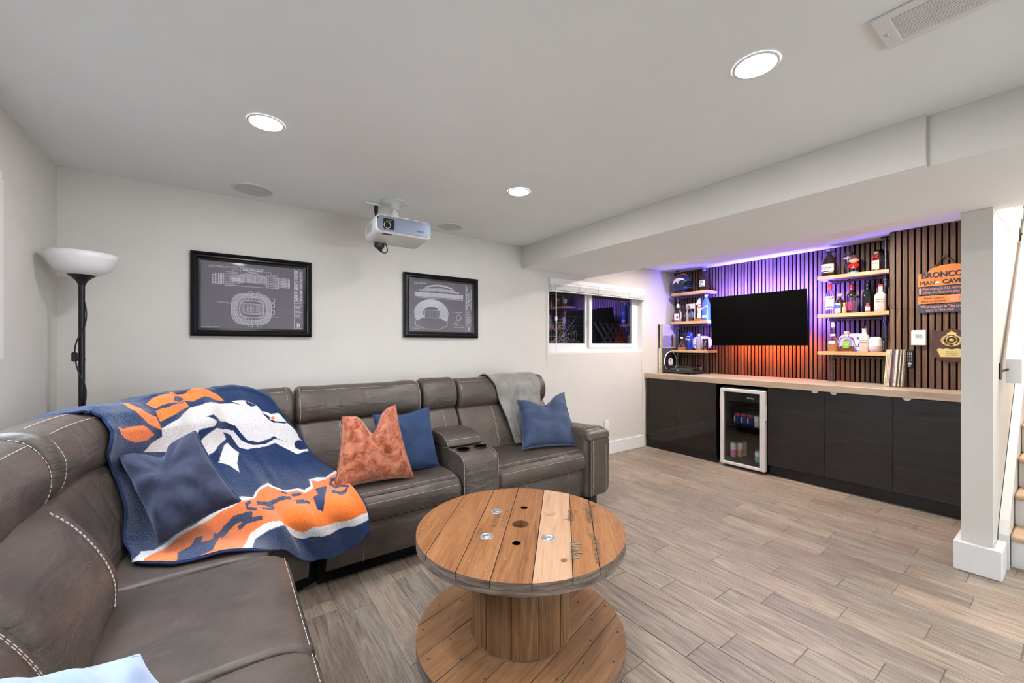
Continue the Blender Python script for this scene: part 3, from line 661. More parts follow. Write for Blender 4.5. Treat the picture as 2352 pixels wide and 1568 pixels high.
for x in (1.30, 1.432):
    MB().lathe([(.045, .612), (.047, .615), (.043, .615), (.040, .6135)], (x, YBK - .705, 0), 24, capb=False, capt=False).build('cup_ring', M['black'], sofa)
    MB().lathe([(.042, .6125), (.001, .6125)], (x, YBK - .705, 0), 24).build('cup_well', M['void'], sofa)
# right recliner and arm
rp = px(CONX1 + .005, 2.40); b = section(rp, True, (.33,), seatpath=px(1.507, RECX1 + .01), basepath=px(1.51, RECX1))
for fr in (.30, .80): stitch('stitching', across(px(1.51, RECX1), BASE, fr, 17, 34, .003), b)
ARM = pf([(.16, .09), (.14, .30), (.16, .52), (.25, .60), (.45, .622), (.66, .635), (.77, .635), (.822, .61), (.838, .56), (.84, .40), (.838, .22), (.825, .10), (.6, .09)])
arm = cushion('armrest', px(RECX1 - .005, ARMX1 - .03, 8), ARM, True, .05, .0)
PAN = pf([(.66, .545), (.66, .62), (.76, .632), (.835, .61), (.853, .58), (.853, .553), (.80, .545)])
pan = cushion('arm_pad', px(RECX1 + .0, ARMX1 + .008, 6), PAN, True, .03)
front = MB(); fy = YBK - .853
q = cushion('arm_front', px(RECX1 + .05, ARMX1 + .002, 6), pf([(.72, .10), (.72, .40), (.74, .575), (.80, .58), (.85, .55), (.857, .40), (.857, .24), (.845, .13), (.80, .09)]), True, .035)
for x in (RECX1 + .03, RECX1 + .052): stitch('stitching', [(x, fy - .0055, z) for z in np.linspace(.12, .57, 30)], q)
stitch('stitching', [(ARMX1 - .05, fy - .008, z) for z in np.linspace(.13, .50, 26)], q)
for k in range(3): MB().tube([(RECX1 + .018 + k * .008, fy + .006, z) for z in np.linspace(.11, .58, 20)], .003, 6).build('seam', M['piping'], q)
for d in (.70, .765): stitch('stitching', [(x, YBK - d, .6405 - .03 * abs((x - 2.44) / .12) ** 4) for x in np.linspace(RECX1 + .02, ARMX1 - .02, 16)], pan)
# curved corner wedge
ap = arc(); section(ap, False, (), seatpath=arc(tail=1.885), basepath=arc(tail=1.93), lines=False)
# left branch: two reclining seats
SEATL = [(d + .06 * min(1, d / .6), z) for d, z in SEAT]; BACKL = pf([(.03, .46), (.03, .62), (.06, .79), (.14, .84), (.24, .835), (.32, .76), (.385, .64), (.405, .54), (.375, .455), (.2, .43)]); BASEL = [(d + .06 * min(1, d / .6), z) for d, z in BASE]
lp = py(1.80, 1.262); b = section(lp, False, (.16,), seatpath=py(1.872, 1.258), SEAT=SEATL, BASE=BASEL, BACK=BACKL, lines='edge')
lp2 = py(1.255, .60); section(lp2, False, (.10,), seatpath=py(1.25, .60), SEAT=SEATL, BASE=BASEL, BACK=BACKL, lines='edge')
pl = MB().box(.42, 2.42, 0, 2.50, 3.05, .12).box(-.66, .66, 0, .10, 2.0, .12).prism([(.02, 1.9), (.10, 2.12), (.24, 2.36), (.42, 2.46), (.44, 3.0), (-.2, 2.85), (-.6, 2.3), (-.6, 1.9)], ((0, 0, 0), (1, 0, 0), (0, 1, 0)), 0, .12).build('plinth', M['void'], sofa)  # black block added to darken the gap, shade under the sofa put into colour
for (x, y) in ((2.46, 2.36), (2.46, 2.95), (.10, .68), (-.5, .68), (-.35, 2.75), (2.45, 3.0)):
    MB().box(x - .035, y - .035, 0, x + .035, y + .035, .115).build('foot', M['black'], sofa)
# ------------------------------------------------ cable-drum coffee table
TX, TY = 1.052, 1.422; TR = .441; ZT = .525; TH = .046; BZ = .092
def boardwood(name, c, rough=.45, tone=.12, ax=0): return wood(name, c, axis=ax, scale=1.25, rough=rough, tone=tone, bump=.35)
M['drumtop'] = boardwood('aged_orange_pine', [(.30, (.105, .036, .010)), (.44, (.225, .086, .027)), (.58, (.31, .138, .05)), (.74, (.40, .205, .088))])
M['drumpale'] = boardwood('fresh_pale_pine', [(.30, (.30, .145, .07)), (.46, (.45, .265, .155)), (.72, (.56, .38, .25))], tone=.03)
M['drumbase'] = boardwood('aged_brown_pine', [(.30, (.10, .045, .02)), (.45, (.23, .115, .052)), (.6, (.31, .165, .08)), (.75, (.40, .24, .13))])
M['stave'] = boardwood('dark_stave_pine', [(.30, (.07, .032, .014)), (.5, (.20, .10, .045)), (.72, (.36, .20, .10))], ax=2)
M['rim'] = mat('weathered_rim', rough=.7); _t = NT(M['rim']); _n = _t.noise(_t.coords((5, 5, 70)), 1.6, 5, .6, .4)
_t.col(_t.ramp(_n, [(.3, (.06, .040, .032)), (.5, (.17, .125, .10)), (.72, (.30, .24, .20))])).bump(_n, .3, .004)
M['nail'] = mat('rusty_nail', (.10, .07, .055), .5, .7)
tb = thing('cable_drum_table', 'round coffee table made from a wooden cable drum', 'table', (TX, TY, 0))
def disc(ang, offs, z0, z1, mats, nm, hole=0.0, chamf=.004):
    d = np.array((math.cos(R(ang)), math.sin(R(ang)))); n = np.array((-d[1], d[0]))
    E = [-TR] + list(offs) + [TR]; out = []
    for i in range(len(E) - 1):
        a, b = E[i] + .0016, E[i + 1] - .0016; nn = 14; arc1 = []
        for k in range(nn + 1):
            s = a + (b - a) * k / nn; L = math.sqrt(max(TR * TR - s * s, 1e-6)); arc1.append((L, s))
        poly = [(L, s) for L, s in arc1] + [(-L, s) for L, s in arc1[::-1]]
        holes = hole > 0 and a < 0 < b
        mb = MB(); dz = -.0010 * RNG.random()
        M4 = Matrix(((d[0], n[0], 0, TX), (d[1], n[1], 0, TY), (0, 0, 1, 0), (0, 0, 0, 1)))
        if holes:   # ring of quads around the round hole
            top = []; H = 40
            ang_ = [2 * PI * k / H for k in range(H)]
            def edge(t):
                c_, s_ = math.cos(t), math.sin(t); r = TR
                if s_ > 1e-9: r = min(r, b / s_)
                if s_ < -1e-9: r = min(r, a / s_)
                return (r * c_, r * s_)
            corners = sorted(set(ang_ + [math.atan2(s, L) % (2 * PI) for L, s in poly]))
            inn = [(hole * math.cos(t), hole * math.sin(t)) for t in corners]; outr = [edge(t) for t in corners]; K = len(corners)
            vs = [(*p, z1) for p in inn] + [(*p, z1) for p in outr] + [(*p, z0) for p in inn] + [(*p, z0) for p in outr]
            fs = []; fr = []
            for k in range(K):
                k2 = (k + 1) % K; fs += [(k, K + k, K + k2, k2), (2 * K + k2, 3 * K + k2, 3 * K + k, 2 * K + k), (k2, 2 * K + k2, 2 * K + k, k)]; fr.append((K + k, 3 * K + k, 3 * K + k2, K + k2))
            mb.add(vs, fs, 0); mb.add(vs, fr, 1)
        else:
            vs = [(*p, z0) for p in poly] + [(*p, z1 + dz) for p in poly]; K = len(poly); t = tuple(range(K)); sd = [(k, (k + 1) % K, K + (k + 1) % K, K + k) for k in range(K)]
            ar = sum(poly[k][0] * poly[(k + 1) % K][1] - poly[(k + 1) % K][0] * poly[k][1] for k in range(K))
            top = [tuple(K + k for k in t), t[::-1]]
            if ar < 0: top = [f[::-1] for f in top]; sd = [f[::-1] for f in sd]
            mb.add(vs, top, 0); mb.add(vs, sd, 1)
        o = mb.build(nm, [mats[i] if isinstance(mats, list) else mats, M['rim']], tb, local=True); o.matrix_basis = Matrix.Translation((-TX, -TY, 0)) @ M4; out.append(o)
    return d, n
A0 = -132.4
d0, n0 = disc(A0, [-.322, -.182, -.056, .082, .216, .31], ZT - TH * .55, ZT, [M['drumtop']] * 4 + [M['drumpale']] + [M['drumtop']] * 2, 'top_board', hole=.037)
disc(A0 + 90, [-.29, -.15, -.02, .12, .26], ZT - TH, ZT - TH * .55 - .001, M['drumbase'], 'under_board', hole=.037)
disc(-163.4, [-.338, -.192, -.056, .08, .214, .30], BZ - TH * .55, BZ, M['drumbase'], 'base_board')
disc(-73.4, [-.29, -.15, -.02, .12, .26], BZ - TH, BZ - TH * .55 - .001, M['drumbase'], 'under_board')
for k in range(4): a = R(45 + 90 * k); MB().cyl((TX + .36 * math.cos(a), TY + .36 * math.sin(a), 0), (TX + .36 * math.cos(a), TY + .36 * math.sin(a), BZ - TH), .02, n=14).build('foot', M['black'], tb)
# drum of staves
NS = 12; r0, r1 = .186, .209
for k in range(NS):
    a0, a1 = 2 * PI * (k + .45) / NS + .010, 2 * PI * (k + 1.45) / NS - .010; mb = MB(); vs = []
    for z in (BZ + .001, ZT - TH - .001):
        for rr, aa in ((r0, a0), (r1, a0), (r1 + .0025, (2 * a0 + a1) / 3), (r1 + .0025, (a0 + 2 * a1) / 3), (r1, a1), (r0, a1)): vs.append((TX + rr * math.cos(aa), TY + rr * math.sin(aa), z))
    mb.add(vs, [(0, 1, 7, 6), (1, 2, 8, 7), (2, 3, 9, 8), (3, 4, 10, 9), (4, 5, 11, 10), (5, 0, 6, 11), (6, 7, 8, 9, 10, 11), (5, 4, 3, 2, 1, 0)]).build('stave', M['stave'], tb)
MB().lathe([(.218, BZ + .0004), (.217, BZ + .0014), (.205, BZ + .0016)], (TX, TY, 0), 40, capb=False, capt=False).build('groove_ring', M['stave'], tb)
MB().lathe([(.185, BZ), (.185, ZT - TH)], (TX, TY, 0), 32).build('gap_shade_core', M['void'], tb)  # black inner cylinder added to put shade into the gaps between staves
MB().lathe([(.0369, ZT - .002), (.0369, ZT - TH)], (TX, TY, 0), 30, capb=False, capt=False).build('hole_lining', M['stave'], tb)
MB().lathe([(.037, ZT - TH - .004), (.001, ZT - TH - .004)], (TX, TY, 0), 24).build('hole_floor', M['void'], tb)
for i, (u, v) in enumerate(((-.013, .17), (-.18, -.012), (.182, .017), (.014, -.17))):
    MB().lathe([(.0285, .0006), (.027, .0024), (.0235, .0024), (.019, .0004), (.012, .0005), (.0115, .0018), (.001, .0020)], (TX + u, TY + v, ZT), 24, capb=False).build('bolt_cup', M['drumpale'] if i == 2 else M['steel'], tb)
for u, v in ((.119, .131), (-.115, -.129)): MB().lathe([(.0165, .0009), (.001, .0009)], (TX + u, TY + v, ZT), 16).build('drilled_hole', M['stave'], tb)
for k in range(30):
    a = 2 * PI * k / 30 + .1; rr = (.395, .30)[k % 2] + .02 * RNG.random()
    MB().lathe([(.0048, .0), (.004, .0016), (.001, .0018)], (TX + rr * math.cos(a), TY + rr * math.sin(a), BZ), 8).build('nail', M['nail'], tb)
# stencilled marks
M['stencil'] = mat('faded_stencil', (.16, .10, .06), .7); M['stencilg'] = mat('faded_green_stencil', (.20, .22, .17), .7)
def on_top(name, body, size, uv, ang=A0, m='stencil', sx=1.0):
    d = (math.cos(R(ang)), math.sin(R(ang)), 0); v = (-d[1], d[0], 0)
    text(name, body, size, (TX + uv[0], TY + uv[1], ZT + .0012), d, v, M[m], tb, sx=sx, ext=.0001, h=.0006)
on_top('stencil_lettering', 'Prysmian', .072, (.385, -.005), sx=.8); on_top('stencil_lettering', 'Group', .060, (.272, -.005), sx=.8)
on_top('stencil_lettering', 'PRYSMIAN', .034, (.150, -.275), sx=1.15); on_top('stencil_lettering', 'draka', .064, (.07, -.235), m='stencilg')
on_top('stencil_lettering', '36 x 23 x 17', .034, (.035, .165), sx=1.05); on_top('stencil_lettering', 'MM 12/18', .034, (-.020, .160), sx=1.05)
for k in range(3): MB().seg((0, 0), (.03, .012), .004, ((TX + .172 + k * .006, TY - .235 - k * .006, ZT + .0014), (math.cos(R(A0)), math.sin(R(A0)), 0), (-math.sin(R(A0)), math.cos(R(A0)), 0))).build('stencil_mark', M['stencil'], tb)
sc = MB()
for k in range(46):
    a = RNG.random() * 2 * PI; rr = .42 * math.sqrt(RNG.random()); p = np.array((rr * math.cos(a), rr * math.sin(a)))
    if n0 @ p > .06 and n0 @ p < .24: continue
    t = R(A0 + RNG.normal() * 35); L = .004 + .022 * RNG.random() ** 2
    sc.seg(p, p + L * np.array((math.cos(t), math.sin(t))), .0011, ((TX, TY, ZT + .0013), (1, 0, 0), (0, 1, 0)))
sc.build('paint_scratches', mat('scratch_white', (.68, .58, .50), .6), tb, kind='stuff')
kn = MB()
for u, v in ((-.05, -.33), (-.22, .26)): kn.lathe([(.008 + .004 * RNG.random(), .0007), (.001, .0007)], (TX + u, TY + v, ZT + .0008), 12, sx=1.3, capb=False)
kn.build('knots', mat('pine_knot', (.24, .105, .04), .5), tb, kind='stuff')
# ------------------------------------------------ floor lamp in the corner
LX, LY = -.592, 2.99
lamp = thing('floor_lamp', 'black torchiere floor lamp with white bowl shade in the corner', 'lamp', (LX, LY, 0))
MB().lathe([(.125, 0), (.125, .012), (.10, .022), (.02, .03)], (LX, LY, 0), 32).build('base', M['blackmetal'], lamp)
MB().cyl((LX, LY, .028), (LX, LY, 1.625), .0125, n=16).cyl((LX, LY, .80), (LX, LY, .815), .014).cyl((LX, LY, 1.22), (LX, LY, 1.226), .0142).build('pole', M['blackmetal'], lamp)
MB().lathe([(.013, 1.605), (.016, 1.615), (.024, 1.63), (.038, 1.645), (.052, 1.656), (.054, 1.660)], (LX, LY, 0), 28).build('shade_holder', M['black'], lamp)
m = M['shade'] = mat('opal_shade', (.80, .78, .78), .3, spec=.5, trans=.0)
MB().lathe([(.05, 1.658), (.075, 1.664), (.10, 1.682), (.118, 1.708), (.130, 1.738), (.137, 1.768), (.1345, 1.768), (.127, 1.738), (.115, 1.710), (.097, 1.686), (.07, 1.669), (.001, 1.664)], (LX, LY, 0), 48, capt=False).build('shade', m, lamp)
cd = MB().tube(cat([(LX + .013, LY - .004, 1.52), (LX + .018, LY - .008, 1.45), (LX + .010, LY - .014, 1.38), (LX - .012, LY - .014, 1.33), (LX - .022, LY - .012, 1.28), (LX - .021, LY - .012, 1.23), (LX - .008, LY - .016, 1.16), (LX + .016, LY - .012, 1.08), (LX + .012, LY - .016, .98), (LX - .017, LY - .012, .90), (LX - .014, LY - .012, .80), (LX + .0, LY + .03, .60), (LX + .02, LY + .03, .3), (LX + .05, LY + .06, .03)], 8), .0032, 8)
c = cd.build('cord', M['black'], lamp); MB().box(LX - .034, LY - .024, 1.215, LX - .012, LY - .004, 1.265, bev=.006).build('switch', M['black'], c)

# ------------------------------------------------ framed stadium drawings on the back wall
M['frame'] = mat('black_frame_gloss', (.006, .006, .007), .25, spec=.35)
M['print'] = mat('slate_print', (.125, .108, .135), .55, coat=.12); M['line'] = mat('print_white_line', (.62, .62, .68), .6); M['linedim'] = mat('print_grey_line', (.36, .35, .42), .6)
def picture(label, x0, x1, z0, z1, fwid):
    t = thing('framed_print', label, 'picture', ((x0 + x1) / 2, YB, (z0 + z1) / 2), group='framed stadium drawings')
    prof = [(0, .003), (0, .028), (.012, .034), (.022, .026), (.030, .027), (.038, .016), (fwid, .014), (fwid, .004)]
    loops = []
    for ins, dep in prof:
        loops.append([(x0 + ins, YB - dep, z0 + ins), (x1 - ins, YB - dep, z0 + ins), (x1 - ins, YB - dep, z1 - ins), (x0 + ins, YB - dep, z1 - ins)])
    mb = MB()
    for k in range(len(prof) - 1):
        for j in range(4): mb.add([loops[k][j], loops[k][(j + 1) % 4], loops[k + 1][(j + 1) % 4], loops[k + 1][j]], [(0, 1, 2, 3)])
    mb.add(loops[0], [(3, 2, 1, 0)]); mb.build('frame', M['frame'], t)
    fr = ((x0 + fwid, YB - .0105, z0 + fwid), (1, 0, 0), (0, 0, 1)); w, h = x1 - x0 - 2 * fwid, z1 - z0 - 2 * fwid
    MB().box(x0 + fwid - .002, YB - .0105, z0 + fwid - .002, x1 - fwid + .002, YB - .006, z1 - fwid + .002).build('print', M['print'], t)
    return t, fr, w, h
def T2(t, fr, s, u, v, size, m='line', sx=1, rot=False, bold=0, align='LEFT'):
    o = (fr[0][0] + u, fr[0][1] - .0003, fr[0][2] + v)
    text('print_lettering', s, size, o, (0, 0, 1) if rot else (1, 0, 0), (-1, 0, 0) if rot else (0, 0, 1), M[m], t, sx=sx, bold=bold, align=align)
t, fr, w, h = picture('large framed white on slate stadium drawing with oval plan', -.168, .528, 1.358, 1.899, .052)
L = MB(); D = MB()
def line(mb, a, b, wd=.0016): mb.seg((a[0] * w, a[1] * h), (b[0] * w, b[1] * h), wd, fr)
def poly(mb, pts, wd=.0016, close=False):
    for a, b in zip(pts, pts[1:] + ([pts[0]] if close else [])): line(mb, a, b, wd)
for x in np.linspace(.215, .335, 8): line(L, (x, .655), (x, .86 if x > .255 else .83))
for x in np.linspace(.615, .735, 8): line(L, (x, .655), (x, .86 if x < .70 else .83))
for x in list(np.linspace(.10, .215, 9)) + list(np.linspace(.735, .85, 9)): line(L, (x, .67), (x, .80 + .03 * (.10 < x < .85)), .0034)
for z in np.linspace(.655, .86, 9): line(L, (.215, z), (.335, z)); line(L, (.615, z), (.735, z))
for z in np.linspace(.67, .80, 6): line(L, (.10, z), (.215, z), .0022); line(L, (.735, z), (.85, z), .0022)
for k in range(24):
    x = .34 + .27 * k / 23; e = ((x - .475) / .14); top = .775 + .055 * math.sqrt(max(0, 1 - e * e)); bot = .705 + .02 * math.sqrt(max(0, 1 - e * e))
    line(L, (x, bot), (x, top), .0022)
for z in np.linspace(.715, .815, 7):
    line(L, (.345, z), (.605, z), .0018)
for rr in (.055, .072, .09): poly(L, [(.475 - .145 * math.cos(PI * k / 20), .775 + rr * math.sin(PI * k / 20)) for k in range(21)], .0022)
poly(L, [(.335, .655), (.335, .70)] + [(.475 - .13 * math.cos(PI * k / 16), .69 + .03 * math.sin(PI * k / 16)) for k in range(17)] + [(.615, .655)], .002)
line(L, (.21, .652), (.74, .652), .0022)
for a, b, c_, d in ((.36, .87, .59, .925), (.29, .86, .36, .90), (.59, .86, .66, .90)): poly(L, [(a, b), (a, d), (c_, d), (c_, b)], .0016)
for x in np.linspace(.36, .59, 5): line(L, (x, .87), (x, .935))
line(L, (.36, .938), (.59, .938))
T2(t, fr, 'Bank of America', .475 * w, .895 * h, .017, bold=.0006, align='CENTER'); T2(t, fr, 'Stadium', .475 * w, .866 * h, .015, bold=.0005, align='CENTER')
cx, cy = .468, .305
def ring(a, b, n=40, e=3.2):
    out = []
    for k in range(n):
        q = 2 * PI * k / n; c_, s_ = math.cos(q), math.sin(q); out.append((cx + a * math.copysign(abs(c_) ** (2 / e), c_), cy + b * math.copysign(abs(s_) ** (2 / e), s_)))
    return out
for i, (a, b) in enumerate(((.195, .245), (.188, .236), (.180, .226), (.172, .214), (.164, .203), (.156, .192), (.148, .181), (.14, .17), (.118, .135), (.112, .126))): poly(L if i % 2 == 0 else D, ring(a, b), .0034 if i in (3, 5) else .0026, True)
o1, o2 = ring(.188, .236, 56), ring(.118, .135, 56)
for a, b in zip(o1, o2): line(L, a, b, .0016)
for a, b in ((.098, .082), (.086, .064)): poly(L, ring(a, b, 40, 8), .0022, True)
for x in np.linspace(cx - .075, cx + .075, 11): line(L, (x, cy - .055), (x, cy + .055), .0012)
for z in (cy + .03, cy, cy - .03): line(L, (cx - .075, z), (cx + .075, z), .0012)
for a in (-.03, .055): poly(L, [(cx + a, cy + .25), (cx + a, cy + .275), (cx + a + .035, cy + .275), (cx + a + .035, cy + .25)], .0026); poly(L, [(cx + a, cy - .25), (cx + a, cy - .275), (cx + a + .035, cy - .275), (cx + a + .035, cy - .25)], .0026)
for z in (.04, -.07, .12): poly(L, [(cx + .20, cy + z), (cx + .225, cy + z), (cx + .225, cy + z + .06), (cx + .20, cy + z + .06)], .0026)
line(D, (.19, .39), (.28, .375)); line(D, (.66, .20), (.75, .185)); line(L, (.06, .915), (.22, .912), .0012)
line(L, (.90, 0), (.90, 1), .002); line(L, (.96, .46), (.96, 1), .0014); line(L, (.90, .46), (1, .46), .0014); line(L, (.90, .13), (1, .13), .0014)
for z in np.linspace(.19, .43, 12):
    line(L, (.912, z), (.912 + .05 + .03 * RNG.random(), z), .0022)
L.build('print_lines', M['line'], t); D.build('print_lines', M['linedim'], t)
T2(t, fr, 'SOUTHWEST ELEVATION', .075 * w, .922 * h, .013); T2(t, fr, 'BANK OF AMERICA STADIUM', .945 * w, .47 * h, .034, rot=True, sx=.49, bold=.0006)
T2(t, fr, '800 SOUTH MINT STREET CHARLOTTE, NC', .988 * w, .47 * h, .019, rot=True, sx=.58, bold=.0004); T2(t, fr, 'B', .925 * w, .035 * h, .045, bold=.0008); T2(t, fr, 'FLOOR PLAN', .15 * w, .385 * h, .010); T2(t, fr, 'GRAPHIC', .912 * w, .012 * h, .010)
T2(t, fr, 'BALLPARK BLUEPRINTS', .012 * w, .012 * h, .009)

t, fr, w, h = picture('small framed white on slate stadium drawing with arched roof', 1.222, 1.932, 1.363, 1.907, .052)
L = MB(); D = MB()
def arch(x0, x1, zb, rise, n=26): return [(x0 + (x1 - x0) * k / n, zb + rise * abs(math.sin(PI * k / n)) ** .9) for k in range(n + 1)]
for z, r_ in ((.795, .135), (.805, .105)): poly(L, arch(.14, .78, z, r_), .005)
for k in range(2, 25): a, b = arch(.14, .78, .795, .135)[k], arch(.14, .78, .805, .105)[k]; line(L, a, b, .003)
for z in np.linspace(.685, .775, 9): line(L, (.085, z), (.835, z), .0034)
for x in np.linspace(.085, .835, 34): line(L, (x, .68), (x, .782 + .07 * math.sin(PI * (x - .085) / .75)), .0018)
for z in (.79, .80, .81, .82, .83): q = .06 * (z - .78) / .05; poly(L, arch(.16, .76, z - .01, .03 + q * .2), .0026)
poly(L, [(.085, .66), (.08, .775), (.84, .775), (.835, .66)], .003, True)
for x in (.30, .33, .36, .62, .65, .68): poly(D, [(x, .675), (x, .70), (x + .018, .70), (x + .018, .675)], .003, True)
cx, cy = .335, .36
def hs(a, b, n=30): return [(cx + a * math.cos(PI * (-.18 + 1.36 * k / n)), cy + b * math.sin(PI * (-.18 + 1.36 * k / n)) * 1.0) for k in range(n + 1)]
for i, q in enumerate(np.linspace(1, .52, 12)): poly(L, hs(.26 * q, .27 * q), .0046)
for k in range(40): tq = PI * (-.18 + 1.36 * k / 39); line(D, (cx + .27 * math.cos(tq), cy + .28 * math.sin(tq)), (cx + .13 * math.cos(tq), cy + .14 * math.sin(tq)), .0016)
poly(L, [(cx - .26, cy), (cx - .24, .12), (cx - .1, .05), (cx + .12, .05), (cx + .24, .12), (cx + .26, cy)], .003)
poly(L, [(.23, .27), (.23, .42), (.46, .42), (.46, .27)], .003, True)
for x in np.linspace(.25, .44, 9): line(D, (x, .28), (x, .41))
hz = [(.69, .14), (.70, .20), (.735, .24), (.73, .30), (.745, .345), (.765, .36), (.785, .34), (.80, .31), (.82, .285), (.805, .28), (.79, .295), (.795, .25), (.785, .24), (.775, .27), (.765, .22), (.745, .18), (.75, .14), (.735, .14), (.725, .19), (.71, .17)]
poly(L, hz, .0024, True); line(L, (.67, .14), (.84, .14), .0012)
line(L, (.885, 0), (.885, 1), .002); line(L, (.955, .46), (.955, 1), .0014); line(L, (.885, .46), (1, .46), .0014); line(L, (.885, .13), (1, .13), .0014); line(L, (.06, .925), (.2, .922), .0012)
for z in np.linspace(.16, .43, 13): line(L, (.897, z), (.897 + .05 + .035 * RNG.random(), z), .0024)
L.build('print_lines', M['line'], t); D.build('print_lines', M['linedim'], t)
T2(t, fr, 'WEST ELEVATION', .075 * w, .93 * h, .013); T2(t, fr, 'SPORTS AUTHORITY FIELD', .913 * w, .47 * h, .022, rot=True, sx=.80, bold=.0005); T2(t, fr, 'AT MILE HIGH', .946 * w, .55 * h, .022, rot=True, sx=.85, bold=.0004)
T2(t, fr, '1701 BRYANT STREET DENVER, CO', .985 * w, .47 * h, .015, rot=True, sx=.8); T2(t, fr, 'B', .915 * w, .035 * h, .042, bold=.0008); T2(t, fr, 'FRONT ELEVATION', .66 * w, .395 * h, .011); T2(t, fr, 'BRONCO STATUE', .69 * w, .09 * h, .012); T2(t, fr, 'FLOOR PLAN', .05 * w, .05 * h, .011)

# ------------------------------------------------ projector on its ceiling mount
M['projwhite'] = mat('warm_white_plastic', (.72, .72, .70), .35); M['projface'] = mat('silver_blue_face', (.20, .23, .30), .3, .4); M['lensblack'] = mat('lens_black', (.004, .004, .005), .08, spec=.8)
pj = thing('projector', 'white projector with silver face hanging from the ceiling', 'projector', (.97, 2.73, 2.29))
PXM, PYM = .972, 2.79
mb = MB().lathe([(.092, 0), (.092, -.004), (.075, -.009), (.035, -.012), (.032, -.045), (.012, -.05)], (PXM, PYM, CEIL - .0006), 32).build('ceiling_flange', M['projwhite'], pj)
MB().lathe([(.011, -.045), (.011, -.065), (.024, -.072), (.034, -.115), (.034, -.128)], (PXM, PYM, CEIL), 24).build('mount_stem', M['projwhite'], pj)
mt = MB().box(PXM - .07, PYM - .10, CEIL - .134, PXM + .07, PYM + .04, CEIL - .126, bev=.002)
for sx, sy in ((-1, -1), (1, -1), (-1, 1), (1, 1)): mt.tube([(PXM + sx * .04, PYM - .03 + sy * .03, CEIL - .130), (PXM + sx * .11, PYM - .03 + sy * .09, CEIL - .146)], .009, 8); mt.cyl((PXM + sx * .11, PYM - .03 + sy * .09, CEIL - .158), (PXM + sx * .11, PYM - .03 + sy * .09, CEIL - .136), .011, n=12)
mt.ell((PXM - .095, PYM + .02, CEIL - .095), (.009, .009, .009)).tube([(PXM - .03, PYM, CEIL - .118), (PXM - .095, PYM + .02, CEIL - .098)], .005, 6)
mt.build('mount_arms', M['projwhite'], pj)
def rr2(x0, x1, z0, z1, r, n=6):
    out = []
    for cx_, cz_, a0 in ((x1 - r, z1 - r, 0), (x0 + r, z1 - r, 90), (x0 + r, z0 + r, 180), (x1 - r, z0 + r, 270)):
        for k in range(n + 1): a = R(a0 + 90 * k / n); out.append((cx_ + r * math.cos(a), cz_ + r * math.sin(a)))
    return out
bx0, bx1, bz0, bz1, by0, by1 = .785, 1.165, 2.018, 2.136, 2.60, 2.85
secs = [(by0 + .0, .012), (by0 + .006, .003), (by0 + .02, 0), (by1 - .03, 0), (by1 - .006, .006), (by1, .02)]
tilt = lambda y: -.10 * (y - by0)
P = [[(x, y, z + tilt(y)) for x, z in rr2(bx0 + i, bx1 - i, bz0 + i, bz1 - i, .034 - i * .5)] for y, i in secs]
mb = MB(); Q = np.array(P); Q = np.concatenate([Q, Q[:, :1]], 1); mb.grid(Q, flip=False); mb.add(P[0], [tuple(range(len(P[0])))]); mb.add(P[-1], [tuple(range(len(P[0])))[::-1]]); body = mb.build('body', M['projwhite'], pj)
MB().prism(rr2(bx0 + .012, bx1 - .008, bz0 + .012, bz1 - .010, .026), ((0, by0 + .001, 0), (1, 0, 0), (0, 0, 1)), 0, .006).build('face_panel', M['projface'], pj)
fp = by0 - .0052
MB().prism(rr2(.833, .905, 2.040, 2.110, .012), ((0, fp, 0), (1, 0, 0), (0, 0, 1)), 0, .003).build('lens_window', M['lensblack'], pj)
MB().tube([(.858 + .021 * math.cos(2 * PI * k / 20), fp - .0035, 2.067 + .021 * math.sin(2 * PI * k / 20)) for k in range(20)], .0018, 6, closed=True).build('lens_ring', M['steel'], pj)
text('lens_lettering', '4K HDR', .009, (.869, fp - .003, 2.094), (1, 0, 0), (0, 0, 1), M['gold'], pj, align='CENTER')
MB().cyl((.80, fp - .001, 2.108), (.80, fp + .003, 2.108), .0048, n=14).build('sensor', M['black'], pj); text('maker_lettering', 'BenQ', .017, (1.062, fp, 2.055), (1, 0, 0), (0, 0, 1), M['ink'], pj, sx=1.1)
MB().box(.835, by0 + .012, bz0 - .0035, .90, by0 + .05, bz0 - .0005, bev=.001).box(.85, by0 + .013, bz0 - .0045, .88, by0 + .022, bz0 - .003).build('foot_latch', M['black'], pj)
for k in range(9): MB().box(bx0 - .0012, by0 + .07 + k * .013, bz0 + .03 - .01, bx0 + .002, by0 + .076 + k * .013, bz1 - .045).build('vent_slot', M['linedim'], pj)
cb = MB()
for k in range(6): cb.tube(cat([(.84 + .009 * k, 2.80, 2.01), (.838 + .008 * k, 2.80, 1.975), (.87 + .005 * k, 2.80 + .003 * k, 1.952 - .002 * k), (.90 - .003 * k, 2.80, 1.968), (.905 - .002 * k, 2.80, 2.0)], 8), .0036, 6)
cb.tube(cat([(.845, 2.79, 2.0), (.855, 2.79, 1.955), (.90, 2.79, 1.93), (.925, 2.79, 1.95), (.91, 2.79, 2.0)], 8), .0036, 6)
cb.tube(cat([(.885, 2.905, 2.20), (.86, 2.90, 2.17), (.835, 2.88, 2.13), (.82, 2.865, 2.09)], 8), .0036, 6); cb.build('cable_coil', M['black'], pj)
ob = thing('ceiling_outlet', 'white ceiling outlet with a black plug behind the projector mount', 'outlet', (.885, 2.93, CEIL))
MB().box(.80, 2.87, CEIL - .006, .925, 2.99, CEIL - .0006, bev=.003).build('cover_plate', M['white'], ob); MB().box(.80, 2.87, CEIL - .014, .925, 2.885, CEIL - .006, bev=.002).build('cover_lip', M['white'], ob)
